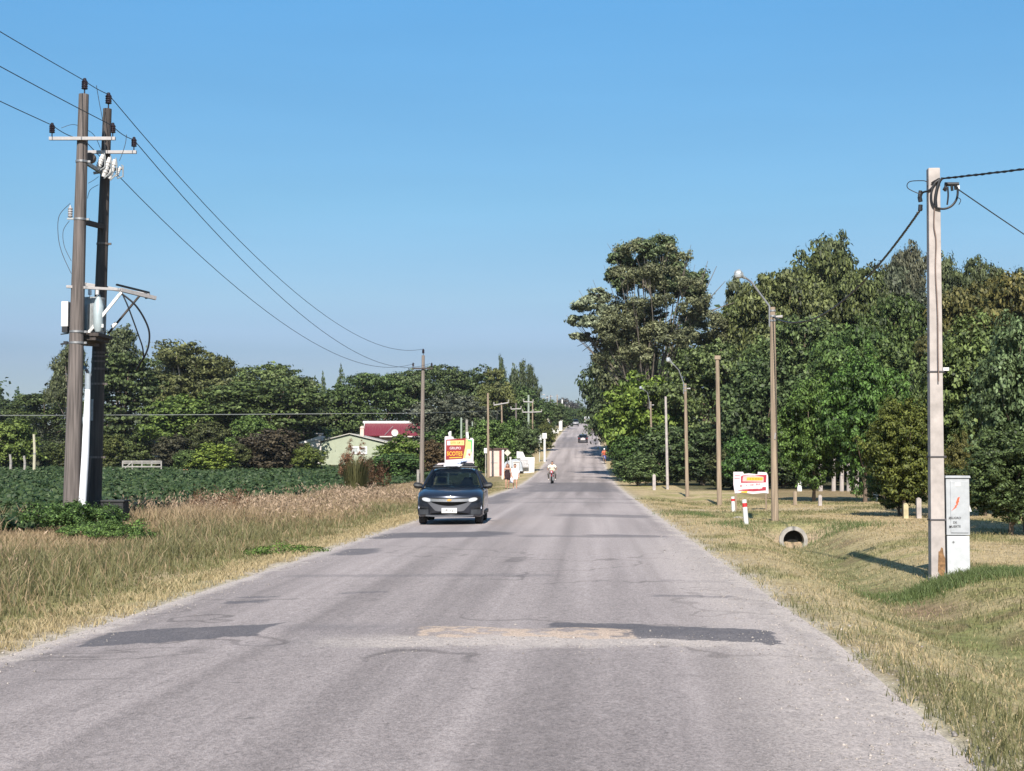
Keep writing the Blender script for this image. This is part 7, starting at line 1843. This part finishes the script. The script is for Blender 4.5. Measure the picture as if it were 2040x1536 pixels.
def cyclist():
    Y = 172; b = gp(1204, Y); T = thing('bicycle', 'bicycle ridden by the person in orange on the right verge', 'bicycle', b)
    for y in (-.52, .52):
        mb = MB(); mb.lathe([(.29, -.02), (.33, -.02), (.345, 0), (.33, .02), (.29, .02)], (0, y, .345), 20, 'X'); w = mb.build('wheel', rubber, T, True)
        mb = MB(); mb.lathe([(.01, -.02), (.03, -.02), (.03, .02), (.01, .02)], (0, y, .345), 10, 'X')
        for k in range(8): a = k * .785; mb.tube([(0, y, .345), (0, y + .29 * math.cos(a), .345 + .29 * math.sin(a))], .005, 4)
        mb.build('spokes', steel, w)
    mb = MB(); mb.tube([(0, .52, .345), (0, .1, .32), (0, -.28, .85), (0, .18, .88), (0, .1, .32)], .02, 6); mb.tube([(0, -.52, .345), (0, -.30, .95)], .02, 6); mb.build('frame', mat('white_frame', (.6, .6, .62), .4, .2), T, True)
    mb = MB(); mb.tube([(-.28, -.25, 1.0), (0, -.33, .98), (.28, -.25, 1.0)], .014, 6); mb.build('handlebar', trim, T, True)
    mb = MB(); mb.tube([(0, .1, .93), (0, .3, .95)], [.04, .08], 8); mb.build('saddle', trim, T, True)
    p = thing('person', 'cyclist in an orange shirt and white cap on the right verge', 'person', b)
    body = []
    for s, yk, zk, zf in ((-1, -.26, .86, .46), (1, -.22, .62, .22)):
        body += [((s * .08, .18, .98), .08, (s * .12, yk, zk), .056), ((s * .12, yk, zk), .055, (s * .10, .03, zf), .036), ((s * .10, .05, zf - .03), .036, (s * .10, -.10, zf - .05), .028)]
    body += [((-.06, .2, 1.0), .12, (.06, .2, 1.0), .12), ((0, .18, 1.05), .125, (0, .04, 1.36), .13), ((-.13, .02, 1.46), .07, (.13, .02, 1.46), .07)] + arm((-.19, .02, 1.45), (-.27, -.10, 1.22), (-.27, -.22, 1.06), fist=True) + arm((.19, .02, 1.45), (.27, -.10, 1.22), (.27, -.22, 1.06), fist=True) + head((0, -.04, 1.65))
    caps_mesh('body', body, skin, p, .014); face(p, (0, -.04, 1.65))
    caps_mesh('shirt', [((-.06, .19, 1.08), .135, (.06, .19, 1.08), .135), ((0, .17, 1.1), .15, (0, .04, 1.38), .155), ((-.14, .02, 1.45), .085, (.14, .02, 1.45), .085), ((-.19, .02, 1.45), .072, (-.25, -.07, 1.28), .06), ((.19, .02, 1.45), .072, (.25, -.07, 1.28), .06)], mat('orange_cloth', (.50, .12, .06), .8, var=.12), p, .014)
    caps_mesh('trousers', [((-.08, .18, .98), .10, (-.12, -.26, .86), .075), ((.08, .18, .98), .10, (.12, -.22, .62), .075), ((-.05, .2, 1.0), .13, (.05, .2, 1.0), .13)], mat('blue_cloth', (.05, .06, .22), .85, var=.2), p, .014)
    caps_mesh('cap', [((0, .0, 1.70), .10, (0, .0, 1.73), .095), ((0, -.08, 1.70), .05, (0, -.13, 1.69), .04)], mat('white_cap', (.78, .78, .84), .7, var=.05), p, .014)
    # dark figure further up
    Y = 312; b = gp(1181, Y); p = thing('person', 'distant walker in dark clothes at the right road edge near the crest', 'person', b)
    body = [((-.09, 0, .88), .09, (-.10, -.08, .48), .06), ((-.10, -.08, .48), .06, (-.10, .0, .08), .04), ((-.10, 0, .05), .04, (-.1, -.16, .03), .03), ((.09, 0, .88), .09, (.1, .05, .48), .06), ((.1, .05, .48), .06, (.1, .22, .12), .04), ((.1, .22, .1), .04, (.1, .1, .03), .03), ((-.07, 0, .95), .13, (.07, 0, .95), .13), ((0, 0, 1), .14, (0, 0, 1.3), .15), ((-.15, 0, 1.42), .075, (.15, 0, 1.42), .075)] + arm((-.21, 0, 1.42), (-.27, .02, 1.14), (-.22, -.1, .92)) + arm((.21, 0, 1.42), (.28, .02, 1.14), (.24, -.08, .92)) + head((0, -.01, 1.64))
    caps_mesh('body', body, skin, p, .016)
    caps_mesh('shirt', [((-.08, 0, 1.0), .15, (.08, 0, 1.0), .15), ((0, 0, 1.0), .165, (0, 0, 1.3), .17), ((-.15, 0, 1.41), .09, (.15, 0, 1.41), .09)], mat('dark_olive_cloth', (.06, .06, .05), .85, var=.2), p, .016)
    caps_mesh('trousers', [((-.09, 0, .92), .115, (-.10, -.05, .5), .085), ((.09, 0, .92), .115, (.1, .03, .5), .085)], mat('dark_blue_cloth', (.03, .035, .05), .85, var=.2), p, .016)
    caps_mesh('hair', [((0, .02, 1.70), .095, (0, .04, 1.64), .09)], mat('dark_hair', (.02, .018, .022), .5), p, .014)
cyclist()
# ---------------------------------------------------------------- summer haze
mb = MB(); mb.box((0, 500, 24), (1500, 1100, 51))
hz_m = bpy.data.materials.new('haze'); hz_m.use_nodes = True
_n, _l = hz_m.node_tree.nodes, hz_m.node_tree.links
_n.remove(_n['Principled BSDF'])
pv = _n.new('ShaderNodeVolumePrincipled'); pv.inputs['Color'].default_value = (.80, .88, 1, 1); pv.inputs['Density'].default_value = .00008; pv.inputs['Anisotropy'].default_value = .0
_l.new(pv.outputs[0], _n['Material Output'].inputs['Volume'])
tag(mb.build('haze', hz_m), 'thin summer haze in the air over the road', kind='stuff')
